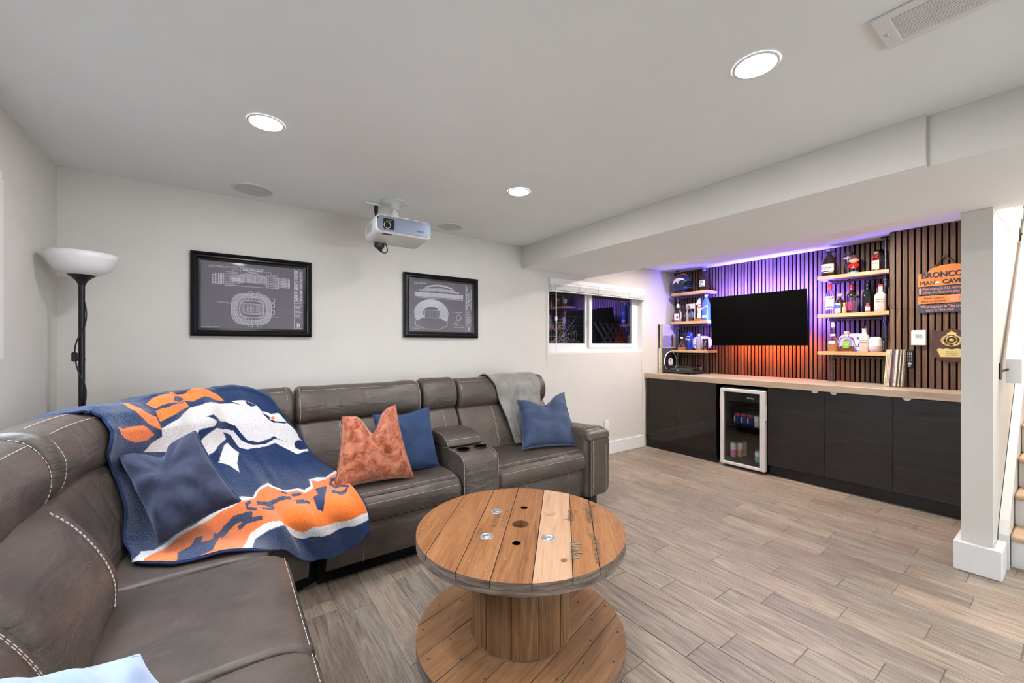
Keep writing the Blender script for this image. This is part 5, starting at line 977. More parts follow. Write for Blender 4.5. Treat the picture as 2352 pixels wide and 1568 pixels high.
# ------------------------------------------------ fleece team blanket draped over the sofa corner
BNS, BNT = 41, 34
BG = np.array([-650,2332,813,-648,2387,823,-637,2417,822,-625,2449,822,-613,2491,821,-600,2525,819,-585,2554,817,-570,2580,816,-554,2603,816,-537,2622,815,-520,2642,815,-503,2663,815,-486,2690,821,-469,2713,828,-450,2731,830,-430,2741,832,-409,2765,832,-388,2790,832,-366,2808,834,-345,2819,838,-322,2844,839,-298,2865,838,-273,2886,838,-248,2905,837,-222,2926,836,-196,2943,834,-169,2958,833,-142,2971,832,-116,2984,841,-88,2995,842,-60,3004,843,-31,3011,843,-1,3017,838,29,3021,832,59,3024,827,88,3025,817,117,3025,805,146,3022,793,173,3018,778,197,3012,758,221,3003,737,-621,2324,973,-620,2377,983,-608,2407,982,-597,2438,982,-586,2479,981,-573,2512,979,-559,2540,977,-544,2565,976,-528,2587,976,-512,2606,975,-495,2625,975,-478,2646,975,-462,2672,981,-445,2695,988,-426,2712,990,-407,2722,992,-387,2745,992,-366,2769,992,-345,2787,994,-324,2797,998,-302,2822,999,-279,2842,998,-255,2862,998,-231,2880,997,-206,2901,996,-180,2917,994,-154,2932,993,-128,2945,992,-102,2957,1001,-75,2968,1002,-47,2976,1003,-19,2984,1003,9,2989,998,38,2993,992,68,2995,987,96,2996,977,124,2995,965,153,2993,953,179,2988,938,202,2982,918,225,2973,897,-544,2303,1021,-543,2353,1031,-533,2380,1030,-523,2409,1030,-513,2446,1029,-501,2477,1027,-488,2503,1025,-474,2526,1024,-460,2546,1024,-444,2564,1023,-428,2581,1023,-412,2600,1023,-398,2624,1029,-382,2645,1036,-365,2661,1038,-346,2669,1040,-328,2691,1040,-309,2713,1040,-290,2729,1042,-270,2738,1046,-249,2761,1047,-228,2780,1046,-206,2798,1046,-184,2815,1045,-161,2834,1044,-138,2850,1042,-113,2863,1041,-89,2875,1040,-66,2886,1049,-41,2896,1050,-15,2903,1051,11,2910,1051,38,2914,1046,64,2917,1040,92,2919,1035,118,2919,1025,144,2918,1013,170,2915,1001,194,2910,986,216,2904,966,237,2894,945,-457,2280,1033,-458,2325,1043,-448,2350,1042,-439,2376,1042,-430,2410,1041,-420,2438,1039,-408,2462,1037,-396,2482,1036,-382,2501,1036,-368,2516,1035,-353,2531,1035,-339,2548,1035,-326,2571,1041,-312,2589,1048,-296,2603,1050,-278,2611,1052,-262,2630,1052,-245,2650,1052,-227,2665,1054,-209,2672,1058,-190,2693,1059,-171,2710,1058,-152,2727,1058,-131,2742,1057,-111,2760,1056,-90,2774,1054,-68,2785,1053,-46,2796,1052,-25,2806,1061,-2,2814,1062,22,2821,1063,45,2826,1063,69,2830,1058,94,2832,1052,118,2833,1047,142,2832,1037,166,2831,1025,189,2827,1013,212,2821,998,231,2815,978,250,2805,957,-445,2298,1031,-442,2327,1041,-432,2350,1041,-422,2375,1040,-412,2402,1038,-401,2427,1036,-389,2450,1034,-376,2470,1033,-363,2489,1031,-349,2505,1030,-334,2521,1029,-319,2537,1029,-306,2560,1034,-292,2579,1039,-277,2595,1041,-260,2609,1041,-243,2626,1041,-226,2643,1041,-208,2658,1042,-190,2671,1045,-171,2688,1044,-152,2703,1043,-132,2719,1042,-112,2734,1040,-91,2748,1038,-70,2761,1035,-49,2772,1033,-27,2782,1030,-6,2793,1037,17,2801,1038,40,2808,1038,64,2814,1036,88,2818,1030,112,2820,1025,136,2821,1019,160,2821,1008,183,2820,996,207,2816,984,228,2811,970,247,2806,950,266,2796,930,-431,2310,1027,-426,2329,1038,-415,2349,1037,-405,2371,1036,-394,2395,1034,-382,2418,1031,-370,2440,1028,-358,2460,1026,-344,2479,1024,-330,2497,1023,-316,2514,1021,-301,2532,1020,-287,2552,1024,-273,2571,1029,-258,2588,1030,-241,2604,1029,-224,2620,1028,-207,2636,1028,-189,2652,1028,-171,2667,1030,-152,2682,1029,-133,2697,1026,-113,2711,1024,-93,2725,1022,-72,2738,1019,-51,2750,1015,-30,2760,1011,-8,2769,1007,13,2780,1012,35,2789,1012,59,2796,1011,82,2802,1009,106,2806,1002,130,2808,996,154,2810,990,177,2811,980,201,2810,967,224,2807,955,245,2804,941,264,2798,922,282,2789,903,-415,2303,1016,-410,2326,1025,-400,2346,1023,-389,2367,1022,-377,2388,1020,-365,2410,1016,-353,2431,1013,-340,2451,1011,-327,2471,1009,-313,2489,1006,-298,2507,1004,-284,2525,1002,-270,2546,1006,-256,2565,1010,-240,2583,1011,-224,2599,1010,-207,2615,1008,-189,2631,1007,-171,2647,1007,-153,2662,1008,-134,2676,1006,-115,2691,1004,-95,2704,1001,-75,2717,998,-54,2729,995,-33,2740,989,-12,2747,984,10,2755,979,31,2768,983,53,2777,982,76,2785,981,100,2791,978,124,2794,971,147,2798,965,171,2800,959,195,2801,949,218,2802,937,241,2801,925,262,2797,912,281,2792,893,299,2784,876,-401,2308,1004,-395,2323,1012,-383,2340,1010,-372,2360,1008,-360,2381,1005,-348,2402,1002,-336,2423,998,-323,2443,996,-309,2463,993,-295,2482,990,-281,2501,987,-266,2520,985,-252,2540,988,-238,2560,992,-222,2577,992,-206,2594,990,-188,2610,988,-171,2626,987,-153,2641,986,-135,2656,987,-116,2670,984,-96,2684,981,-76,2697,978,-56,2710,974,-35,2721,970,-14,2731,964,7,2740,957,28,2749,951,49,2760,955,72,2769,952,95,2776,950,118,2783,948,142,2788,941,166,2791,934,190,2794,928,213,2796,918,236,2797,906,259,2795,895,280,2792,882,298,2788,865,316,2779,849,-391,2300,984,-385,2319,991,-373,2337,989,-362,2356,986,-350,2377,983,-338,2398,979,-325,2419,975,-312,2440,972,-298,2460,969,-284,2480,966,-270,2500,963,-255,2519,960,-240,2539,963,-226,2558,966,-210,2576,966,-193,2592,964,-175,2608,962,-157,2624,960,-139,2638,959,-121,2653,960,-101,2667,957,-81,2680,953,-61,2694,950,-40,2705,946,-19,2717,942,2,2727,934,23,2737,926,44,2746,919,66,2757,922,89,2765,920,112,2772,918,136,2778,915,160,2783,908,184,2787,901,208,2790,896,232,2792,886,255,2792,875,278,2790,865,299,2787,853,317,2782,838,335,2774,823,-382,2292,964,-376,2312,970,-364,2331,966,-353,2352,963,-341,2373,959,-328,2394,955,-315,2416,951,-302,2437,947,-288,2458,944,-274,2478,940,-259,2498,937,-244,2518,934,-229,2538,937,-214,2557,940,-198,2575,939,-181,2592,937,-163,2608,935,-145,2623,932,-126,2638,931,-107,2652,931,-87,2665,928,-67,2679,924,-47,2692,920,-25,2704,916,-4,2715,912,17,2725,903,38,2735,895,60,2745,887,82,2754,889,105,2762,886,129,2768,884,153,2774,881,177,2779,874,202,2783,868,226,2785,863,250,2787,854,274,2787,844,297,2785,834,318,2782,824,336,2777,810,355,2768,797,-374,2291,942,-367,2306,947,-355,2325,943,-344,2346,940,-331,2368,936,-319,2390,931,-306,2412,926,-292,2434,922,-278,2456,918,-264,2477,915,-249,2497,911,-233,2517,908,-218,2537,910,-203,2556,912,-186,2574,912,-169,2591,909,-151,2607,907,-132,2623,904,-113,2638,903,-94,2652,903,-74,2666,899,-53,2679,895,-32,2691,891,-11,2703,886,11,2713,882,32,2724,872,54,2733,862,76,2742,854,98,2751,856,122,2758,852,146,2764,850,170,2770,847,195,2774,840,219,2778,835,244,2780,830,268,2782,822,292,2782,812,315,2779,804,336,2776,795,355,2770,782,373,2762,770,-374,2278,921,-367,2300,924,-356,2322,919,-344,2346,914,-332,2370,910,-319,2393,904,-306,2416,899,-292,2439,894,-278,2461,890,-263,2482,886,-248,2503,882,-232,2523,879,-217,2542,881,-201,2562,882,-184,2580,881,-166,2596,878,-147,2613,876,-128,2628,873,-109,2643,871,-89,2657,871,-69,2671,867,-47,2684,862,-26,2695,858,-4,2706,853,19,2716,848,40,2726,838,62,2735,827,84,2744,818,107,2751,819,131,2758,815,156,2764,813,181,2768,810,206,2772,803,231,2776,798,256,2778,794,281,2779,786,305,2778,777,329,2775,770,350,2771,762,369,2765,751,388,2756,741,-374,2273,898,-367,2294,901,-356,2320,894,-345,2348,889,-333,2372,883,-320,2397,877,-306,2421,871,-292,2444,866,-278,2466,862,-263,2487,857,-247,2508,853,-231,2528,850,-215,2547,851,-198,2566,852,-181,2584,851,-163,2601,848,-144,2617,845,-124,2633,842,-104,2648,840,-84,2662,839,-63,2675,835,-42,2687,830,-19,2699,825,3,2709,820,26,2718,815,48,2727,803,70,2736,792,93,2744,782,116,2750,782,141,2756,778,166,2761,776,191,2765,773,217,2769,766,243,2771,761,268,2773,758,293,2774,750,318,2772,742,342,2769,736,364,2765,730,383,2759,720,402,2749,711,-376,2272,875,-368,2295,876,-358,2324,869,-346,2353,862,-334,2378,856,-321,2403,849,-307,2426,843,-292,2449,838,-277,2471,833,-262,2492,829,-246,2512,824,-229,2532,820,-213,2551,821,-196,2570,822,-178,2588,820,-159,2605,817,-140,2621,814,-120,2636,810,-100,2651,808,-79,2665,807,-58,2678,802,-36,2690,797,-13,2700,792,10,2710,787,34,2718,781,56,2727,769,78,2735,756,101,2742,746,125,2748,745,150,2753,741,176,2757,739,202,2761,736,228,2763,730,254,2766,725,280,2767,722,305,2767,715,331,2765,708,356,2761,702,377,2757,697,397,2750,690,416,2741,682,-378,2279,851,-371,2303,851,-360,2334,842,-348,2360,836,-335,2384,829,-321,2408,822,-307,2431,815,-292,2453,810,-277,2474,805,-261,2495,800,-244,2516,796,-227,2535,792,-211,2555,792,-194,2573,792,-175,2591,790,-156,2608,787,-136,2623,783,-116,2639,780,-95,2653,777,-74,2667,775,-52,2679,771,-29,2690,765,-6,2700,759,18,2709,754,42,2717,748,64,2725,735,87,2732,722,111,2737,711,135,2743,710,161,2747,705,187,2750,703,213,2753,700,240,2755,694,266,2757,690,293,2757,687,319,2757,681,344,2755,675,370,2751,670,392,2746,667,412,2739,660,432,2729,655,-378,2311,822,-368,2322,823,-355,2341,816,-342,2362,810,-329,2385,803,-314,2407,796,-300,2429,789,-285,2451,784,-269,2472,779,-252,2493,774,-236,2513,769,-218,2532,765,-201,2551,765,-183,2570,765,-165,2587,762,-145,2604,759,-125,2620,755,-104,2635,751,-83,2649,748,-61,2662,747,-39,2674,741,-16,2685,736,8,2694,730,32,2702,724,56,2709,719,79,2716,705,102,2722,691,126,2727,679,150,2731,678,176,2734,673,203,2737,671,229,2739,668,256,2741,663,283,2742,659,310,2742,656,336,2742,652,362,2739,646,388,2735,642,410,2730,640,430,2723,635,450,2713,631,-374,2320,796,-363,2328,797,-349,2343,791,-335,2362,785,-321,2383,778,-306,2404,771,-291,2426,763,-276,2447,758,-260,2468,753,-243,2489,747,-226,2508,742,-208,2527,738,-190,2546,738,-172,2565,737,-153,2582,735,-133,2598,731,-113,2614,727,-92,2629,723,-70,2643,720,-48,2655,718,-25,2667,713,-2,2677,707,22,2685,701,46,2692,695,71,2698,690,94,2704,675,117,2709,661,141,2713,648,166,2716,647,192,2718,641,219,2720,639,246,2722,637,273,2723,632,300,2724,628,327,2724,627,353,2723,623,380,2720,618,405,2716,615,428,2711,614,448,2705,611,468,2694,609,-366,2312,775,-355,2325,774,-341,2340,766,-327,2358,760,-313,2378,753,-298,2399,746,-282,2421,738,-266,2442,732,-250,2463,727,-233,2483,722,-216,2502,716,-198,2521,712,-180,2540,711,-161,2558,710,-142,2576,707,-122,2592,703,-101,2607,699,-79,2621,695,-57,2635,692,-35,2647,690,-12,2658,684,12,2667,678,36,2674,672,61,2680,667,86,2685,661,109,2689,646,132,2693,631,156,2696,618,181,2698,616,208,2699,611,235,2699,609,262,2700,607,289,2701,602,316,2701,599,343,2701,598,370,2700,595,397,2698,591,422,2693,588,445,2689,589,465,2682,588,486,2672,587,-357,2298,755,-347,2315,752,-333,2333,743,-319,2351,737,-304,2372,729,-289,2393,721,-273,2414,714,-257,2435,708,-240,2455,702,-223,2475,697,-205,2495,691,-186,2514,687,-168,2532,685,-149,2550,685,-129,2567,682,-109,2583,678,-87,2597,674,-65,2611,670,-43,2624,666,-20,2635,664,3,2645,659,27,2653,653,52,2659,647,77,2663,642,102,2666,636,125,2669,621,148,2671,606,173,2672,593,198,2672,591,225,2672,585,252,2672,584,279,2672,582,307,2671,578,334,2671,575,361,2671,575,388,2670,572,415,2668,569,441,2664,568,464,2660,570,485,2653,570,505,2643,571,-349,2285,735,-339,2304,730,-325,2322,721,-310,2342,714,-295,2363,706,-279,2384,698,-263,2405,690,-247,2426,684,-230,2446,678,-212,2466,672,-194,2485,667,-175,2504,662,-156,2522,661,-137,2540,660,-117,2556,657,-96,2571,653,-74,2585,649,-52,2598,645,-29,2610,642,-6,2620,640,18,2629,634,43,2635,628,68,2639,623,93,2642,618,119,2642,613,142,2643,598,165,2643,582,189,2642,570,215,2640,568,241,2638,562,268,2637,562,296,2636,560,324,2635,557,351,2634,555,379,2634,555,406,2633,553,433,2631,551,459,2628,550,482,2624,554,503,2618,555,524,2608,558,-343,2270,715,-333,2291,708,-318,2311,698,-304,2332,691,-288,2353,683,-273,2374,674,-256,2395,665,-239,2416,659,-222,2436,654,-204,2456,648,-185,2475,642,-166,2493,638,-147,2511,636,-127,2528,635,-106,2543,632,-85,2558,628,-62,2571,624,-40,2583,620,-16,2593,618,7,2602,616,32,2609,610,57,2613,605,82,2615,600,107,2615,596,133,2613,592,156,2611,577,179,2609,561,203,2605,549,229,2601,547,256,2597,542,283,2594,542,311,2592,541,339,2591,538,366,2590,536,394,2590,537,421,2589,536,449,2588,535,475,2585,535,498,2582,540,520,2577,543,540,2568,547,-338,2257,694,-327,2278,687,-313,2300,676,-298,2321,668,-283,2342,659,-266,2364,650,-250,2385,642,-232,2405,636,-215,2425,630,-196,2444,624,-177,2462,619,-157,2480,614,-138,2497,612,-117,2513,611,-96,2527,608,-74,2540,604,-52,2552,601,-28,2563,597,-5,2572,595,19,2579,593,44,2584,588,69,2586,584,95,2585,579,120,2583,576,146,2577,572,169,2572,558,192,2567,543,216,2560,531,242,2554,529,269,2548,525,296,2544,525,324,2541,525,352,2539,522,379,2538,521,407,2538,523,435,2538,522,463,2537,521,490,2536,522,513,2534,528,535,2530,532,556,2521,538,-334,2245,674,-322,2266,666,-308,2288,654,-292,2309,646,-277,2330,637,-260,2351,627,-243,2371,619,-225,2391,612,-207,2410,607,-188,2428,601,-169,2446,596,-149,2462,591,-129,2478,589,-108,2493,588,-87,2506,585,-64,2518,582,-41,2528,579,-18,2537,576,6,2544,573,31,2549,572,56,2552,568,81,2552,563,107,2549,560,132,2543,557,158,2535,555,181,2526,541,203,2517,526,227,2508,515,253,2498,514,279,2491,510,306,2486,511,334,2483,511,362,2481,508,390,2479,508,417,2480,510,445,2480,510,473,2481,509,501,2481,511,525,2481,517,547,2479,522,568,2470,529,-329,2234,653,-317,2254,644,-302,2274,633,-287,2295,624,-270,2315,615,-254,2335,605,-236,2354,596,-218,2373,590,-200,2391,585,-181,2408,579,-161,2424,574,-140,2439,570,-120,2454,568,-99,2467,567,-77,2479,564,-55,2489,561,-31,2498,558,-8,2505,555,16,2510,554,41,2513,553,66,2514,549,91,2511,545,117,2506,542,143,2497,540,168,2486,539,190,2474,525,212,2461,512,235,2447,502,261,2436,501,287,2426,497,314,2422,498,341,2419,498,369,2417,496,397,2415,496,425,2417,498,453,2419,498,481,2421,498,509,2423,499,533,2426,505,556,2426,512,577,2419,520,-326,2220,634,-313,2240,624,-298,2260,612,-282,2279,603,-266,2299,594,-249,2317,584,-231,2335,575,-213,2352,570,-194,2368,564,-174,2384,559,-154,2398,554,-133,2411,550,-113,2424,549,-91,2435,548,-69,2445,546,-47,2453,543,-23,2460,540,1,2465,538,25,2469,537,49,2470,536,75,2468,533,100,2464,529,125,2457,527,151,2446,526,176,2431,525,198,2416,513,219,2398,501,242,2380,492,267,2367,492,293,2354,489,320,2355,488,347,2351,488,375,2352,485,402,2345,488,430,2351,488,459,2355,488,487,2357,489,516,2363,489,541,2371,495,564,2373,502,586,2367,511,-323,2205,616,-310,2225,604,-295,2244,592,-278,2262,583,-261,2279,574,-244,2296,565,-226,2311,556,-207,2326,551,-188,2340,546,-168,2353,542,-148,2365,537,-127,2376,534,-106,2387,533,-84,2396,532,-62,2404,530,-39,2410,528,-15,2415,526,8,2419,524,33,2420,523,57,2420,523,82,2417,520,108,2411,517,133,2403,515,159,2391,514,184,2374,514,205,2356,502,225,2332,492,246,2304,487,272,2298,484,298,2289,480,326,2292,478,354,2296,475,382,2296,473,408,2288,476,436,2293,478,464,2295,479,493,2297,479,521,2303,481,548,2318,485,573,2324,492,595,2320,501,-320,2190,597,-307,2208,585,-291,2225,573,-274,2241,564,-257,2256,556,-239,2270,547,-220,2283,539,-201,2295,535,-182,2306,530,-162,2317,527,-141,2326,523,-120,2335,520,-99,2343,519,-77,2350,518,-55,2356,517,-32,2360,516,-9,2363,514,15,2365,512,39,2365,512,63,2364,512,88,2360,509,114,2354,506,139,2346,504,164,2334,502,189,2318,503,210,2298,491,230,2270,483,251,2252,474,278,2253,468,305,2252,461,333,2257,458,362,2265,454,389,2260,453,417,2256,455,444,2258,458,472,2260,460,501,2261,461,529,2264,464,555,2274,471,580,2284,477,603,2281,488,-317,2175,579,-303,2191,567,-287,2204,555,-270,2217,547,-252,2228,540,-233,2239,532,-214,2249,525,-195,2258,521,-175,2266,517,-155,2273,514,-135,2280,511,-114,2286,509,-92,2292,509,-71,2297,508,-49,2301,507,-26,2304,506,-3,2305,505,21,2306,504,45,2305,503,69,2303,503,94,2299,500,119,2294,497,144,2287,494,169,2279,492,194,2266,491,215,2247,479,235,2230,466,258,2227,451,286,2232,443,314,2236,434,342,2241,431,371,2247,427,399,2242,427,427,2240,428,455,2241,431,483,2242,434,511,2242,437,540,2245,440,565,2251,449,590,2256,458,612,2252,470,-314,2158,562,-299,2171,550,-282,2181,539,-264,2189,532,-246,2197,525,-227,2204,518,-208,2210,512,-189,2215,510,-169,2220,507,-149,2224,505,-128,2228,503,-107,2232,501,-86,2236,501,-65,2239,501,-43,2241,501,-20,2242,500,3,2242,499,26,2242,498,50,2241,497,73,2240,497,98,2236,493,123,2232,489,147,2228,486,173,2225,481,199,2224,476,220,2214,460,242,2212,441,266,2218,423,294,2227,412,323,2232,402,352,2238,398,381,2240,396,409,2237,395,438,2236,396,466,2236,400,494,2237,403,523,2235,406,551,2238,411,576,2240,422,599,2239,435,621,2233,449,-311,2146,544,-295,2151,533,-277,2155,524,-259,2159,518,-240,2162,513,-221,2164,507,-202,2166,502,-182,2168,501,-163,2170,499,-143,2171,498,-122,2173,497,-101,2174,496,-81,2176,496,-60,2177,496,-38,2178,496,-16,2178,495,7,2177,494,29,2177,493,52,2176,492,76,2176,491,100,2173,487,124,2169,483,149,2172,476,175,2180,468,202,2193,457,224,2197,436,247,2206,411,272,2218,389,301,2227,378,330,2234,366,359,2239,362,388,2242,360,417,2241,358,446,2240,359,474,2240,363,503,2239,368,531,2237,372,559,2235,378,583,2235,392,606,2231,407,627,2222,423,-301,2131,527,-284,2126,519,-266,2123,512,-247,2120,509,-228,2118,505,-209,2116,501,-190,2114,497,-170,2113,497,-151,2112,496,-131,2111,496,-111,2110,495,-91,2109,495,-71,2110,495,-50,2110,495,-29,2110,495,-8,2109,494,14,2107,494,36,2106,493,58,2107,491,81,2110,489,104,2108,484,128,2113,476,154,2129,464,180,2153,449,208,2171,435,231,2188,408,254,2203,381,280,2217,357,308,2227,344,338,2235,331,367,2240,327,396,2243,324,426,2244,321,454,2243,322,483,2242,327,511,2241,332,539,2238,337,567,2234,345,590,2232,361,612,2226,377,633,2217,395,-289,2107,515,-271,2096,508,-253,2086,503,-234,2078,502,-215,2071,499,-196,2065,497,-177,2059,495,-158,2055,495,-139,2052,495,-119,2048,496,-100,2045,496,-80,2043,496,-61,2043,496,-41,2043,496,-21,2043,495,0,2042,495,21,2041,494,42,2041,492,64,2043,490,86,2049,486,109,2052,479,132,2067,467,158,2099,448,185,2129,429,213,2155,412,236,2179,381,260,2200,350,285,2216,324,314,2228,309,344,2237,295,373,2243,291,402,2246,287,431,2247,285,460,2247,286,488,2246,291,516,2244,296,544,2240,302,570,2236,311,593,2232,328,614,2226,346,635,2216,366,-277,2079,504,-258,2062,499,-239,2045,497,-220,2033,497,-201,2022,496,-182,2011,495,-163,2000,495,-145,1996,495,-127,1992,496,-108,1989,496,-89,1986,496,-71,1984,496,-52,1983,495,-32,1983,495,-13,1983,495,7,1982,494,27,1981,493,48,1981,491,69,1983,488,90,1989,484,112,1994,476,136,2021,459,163,2068,433,190,2109,409,218,2142,388,242,2171,354,266,2196,320,291,2215,292,320,2228,276,349,2237,261,378,2244,255,407,2248,251,436,2249,248,465,2249,250,492,2248,255,520,2245,261,548,2242,268,574,2237,277,596,2233,296,617,2226,315,637,2216,336,-265,2055,492,-245,2025,492,-226,2000,493,-207,1985,493,-188,1971,494,-170,1957,494,-151,1945,494,-133,1941,495,-116,1938,495,-98,1935,495,-79,1931,495,-61,1930,495,-43,1928,494,-24,1927,494,-5,1926,494,14,1926,493,33,1924,492,53,1924,490,73,1927,487,94,1934,482,115,1937,474,139,1966,456,167,2042,416,195,2094,387,224,2132,363,247,2165,326,271,2191,290,297,2212,260,325,2226,242,355,2236,226,383,2243,221,412,2247,216,441,2248,213,470,2249,214,497,2248,220,524,2245,226,551,2241,234,577,2236,244,598,2232,263,619,2225,284,639,2215,306]).reshape(BNT, BNS, 3) / 1000
BPOLY = [(2, [(0.285, 0.065), (0.343, 0.047), (0.422, 0.023), (0.465, 0), (0.48, 0.027), (0.577, 0.002), (0.635, 0.013), (0.668, 0.045), (0.677, 0.088), (0.613, 0.087), (0.572, 0.078), (0.508, 0.103), (0.478, 0.087), (0.425, 0.103), (0.362, 0.115), (0.303, 0.117)]),
(0, [(0.398, 0.093), (0.43, 0.057), (0.467, 0.045), (0.477, 0.078), (0.43, 0.097)]),
(2, [(0.29, 0.13), (0.347, 0.135), (0.417, 0.115), (0.475, 0.092), (0.468, 0.132), (0.4, 0.153), (0.335, 0.187), (0.278, 0.197), (0.283, 0.158)]),
(2, [(0.19, 0.015), (0.203, 0.083), (0.22, 0.133), (0.275, 0.162), (0.263, 0.24), (0.202, 0.202), (0.177, 0.152), (0.162, 0.103)]),
(2, [(0.037, 0.217), (0.068, 0.228), (0.128, 0.215), (0.175, 0.215), (0.232, 0.263), (0.187, 0.29), (0.127, 0.298), (0.075, 0.277), (0.047, 0.245)]),
(1, [(0.162, 0.353), (0.205, 0.313), (0.267, 0.277), (0.267, 0.232), (0.35, 0.212), (0.398, 0.177), (0.468, 0.142), (0.512, 0.138), (0.577, 0.122), (0.673, 0.102), (0.737, 0.13), (0.705, 0.103), (0.772, 0.1), (0.823, 0.118), (0.83, 0.153), (0.875, 0.162), (0.942, 0.127), (1, 0.122), (1, 0.17), (0.985, 0.273), (1, 0.298), (1, 0.36), (0.898, 0.402), (0.862, 0.372), (0.82, 0.335), (0.765, 0.357), (0.698, 0.365), (0.637, 0.37), (0.613, 0.305), (0.57, 0.292), (0.582, 0.34), (0.542, 0.363), (0.482, 0.417), (0.408, 0.445), (0.337, 0.435), (0.268, 0.413), (0.272, 0.368), (0.217, 0.36)]),
(1, [(0.578, 0.343), (0.607, 0.415), (0.56, 0.493), (0.538, 0.558), (0.515, 0.505), (0.482, 0.48), (0.515, 0.425), (0.553, 0.375)]),
(0, [(0.505, 0.203), (0.54, 0.195), (0.558, 0.23), (0.598, 0.232), (0.652, 0.243), (0.667, 0.278), (0.688, 0.317), (0.735, 0.332), (0.79, 0.318), (0.828, 0.295), (0.843, 0.318), (0.898, 0.327), (0.825, 0.312), (0.768, 0.345), (0.705, 0.345), (0.657, 0.317), (0.633, 0.273), (0.573, 0.277), (0.537, 0.265), (0.492, 0.298), (0.453, 0.338), (0.423, 0.35), (0.455, 0.278), (0.527, 0.252), (0.542, 0.232)]),
(0, [(0.585, 0.327), (0.538, 0.358), (0.483, 0.417), (0.472, 0.478), (0.493, 0.47), (0.502, 0.42), (0.545, 0.375), (0.59, 0.347)]),
(0, [(0.825, 0.16), (0.853, 0.183), (0.848, 0.205), (0.875, 0.208), (1, 0.17), (0.92, 0.207), (0.852, 0.223), (0.84, 0.202)]),
(0, [(0.77, 0.103), (0.823, 0.12), (0.782, 0.138), (0.765, 0.128)]),
(2, [(0.857, 0.188), (0.883, 0.173), (0.882, 0.187), (0.853, 0.208)]),
(0, [(0.918, 0.332), (0.938, 0.312), (0.982, 0.287), (1, 0.29), (1, 0.337), (0.99, 0.35), (0.938, 0.37), (0.917, 0.357)]),
(1, [(0, 1), (0.047, 0.933), (0.097, 0.93), (0.15, 0.892), (0.212, 0.852), (0.278, 0.822), (0.32, 0.798), (0.362, 0.773), (0.398, 0.753), (0.45, 0.745), (0.495, 0.717), (0.543, 0.718), (0.567, 0.678), (0.65, 0.598), (0.683, 0.607), (0.71, 0.625), (0.775, 0.62), (0.802, 0.638), (0.833, 0.63), (0.848, 0.585), (0.887, 0.583), (0.922, 0.598), (1, 0.575), (1, 0.62), (1, 0.75), (1, 0.843), (1, 0.927), (0.902, 0.882), (0.828, 0.882), (0.75, 0.873), (0.715, 0.892), (0.688, 0.89), (0.65, 0.862), (0.593, 0.893), (0.548, 0.908), (0.505, 0.937), (0.473, 1), (0.418, 1), (0.363, 1), (0.308, 1), (0.253, 1), (0.2, 1), (0.145, 1), (0.1, 1), (0.053, 1), (0.012, 1)]),
(2, [(0.038, 1), (0.047, 0.98), (0.088, 0.952), (0.142, 0.92), (0.208, 0.877), (0.282, 0.84), (0.363, 0.8), (0.398, 0.782), (0.45, 0.772), (0.488, 0.752), (0.548, 0.722), (0.578, 0.678), (0.638, 0.623), (0.678, 0.618), (0.707, 0.635), (0.77, 0.633), (0.797, 0.657), (0.837, 0.647), (0.853, 0.597), (0.873, 0.615), (0.92, 0.61), (0.992, 0.595), (1, 0.627), (1, 0.75), (1, 0.84), (1, 0.883), (0.91, 0.848), (0.837, 0.842), (0.758, 0.83), (0.723, 0.852), (0.697, 0.85), (0.673, 0.83), (0.598, 0.868), (0.55, 0.878), (0.492, 0.907), (0.435, 0.997), (0.363, 1), (0.308, 1), (0.253, 1), (0.2, 1), (0.145, 1), (0.092, 1)]),
(0, [(0.165, 1), (0.187, 0.952), (0.215, 0.942), (0.248, 0.935), (0.277, 0.902), (0.303, 0.902), (0.287, 0.935), (0.33, 0.933), (0.348, 0.892), (0.367, 0.89), (0.37, 0.908), (0.322, 0.985), (0.253, 1), (0.198, 1)]),
(0, [(0.37, 0.925), (0.415, 0.873), (0.448, 0.848), (0.488, 0.848), (0.51, 0.847), (0.515, 0.812), (0.492, 0.813), (0.443, 0.815), (0.4, 0.847), (0.355, 0.9)]),
(0, [(0.457, 0.883), (0.487, 0.863), (0.545, 0.86), (0.547, 0.84), (0.487, 0.842), (0.452, 0.863)]),
(0, [(0.522, 0.742), (0.497, 0.763), (0.497, 0.803), (0.532, 0.813), (0.538, 0.793), (0.507, 0.787), (0.508, 0.772), (0.525, 0.76)]),
(0, [(0.555, 0.802), (0.597, 0.793), (0.6, 0.773), (0.557, 0.785)]),
(0, [(0.545, 0.768), (0.58, 0.762), (0.605, 0.773), (0.592, 0.773), (0.6, 0.793), (0.635, 0.737), (0.588, 0.735), (0.55, 0.74)]),
(0, [(0.598, 0.753), (0.673, 0.693), (0.722, 0.687), (0.728, 0.662), (0.678, 0.668), (0.602, 0.727)]),
(0, [(0.695, 0.643), (0.715, 0.652), (0.723, 0.638), (0.703, 0.632)]),
(0, [(0.735, 0.665), (0.777, 0.663), (0.78, 0.648), (0.738, 0.65)]),
(0, [(0.732, 0.717), (0.77, 0.717), (0.778, 0.688), (0.738, 0.69)]),
(0, [(0.77, 0.707), (0.782, 0.725), (0.793, 0.712), (0.782, 0.692)]),
(0, [(0.84, 0.658), (0.89, 0.658), (0.865, 0.702), (0.823, 0.773), (0.805, 0.758), (0.817, 0.693), (0.837, 0.69)]),
(0, [(1, 0.627), (0.937, 0.618), (0.903, 0.65), (0.913, 0.687), (0.942, 0.683), (0.975, 0.702), (0.942, 0.71), (0.925, 0.708), (0.898, 0.687), (0.887, 0.707), (0.915, 0.727), (0.943, 0.73), (0.993, 0.698), (0.952, 0.663), (0.925, 0.667), (0.92, 0.648), (0.932, 0.638), (0.988, 0.65)])]
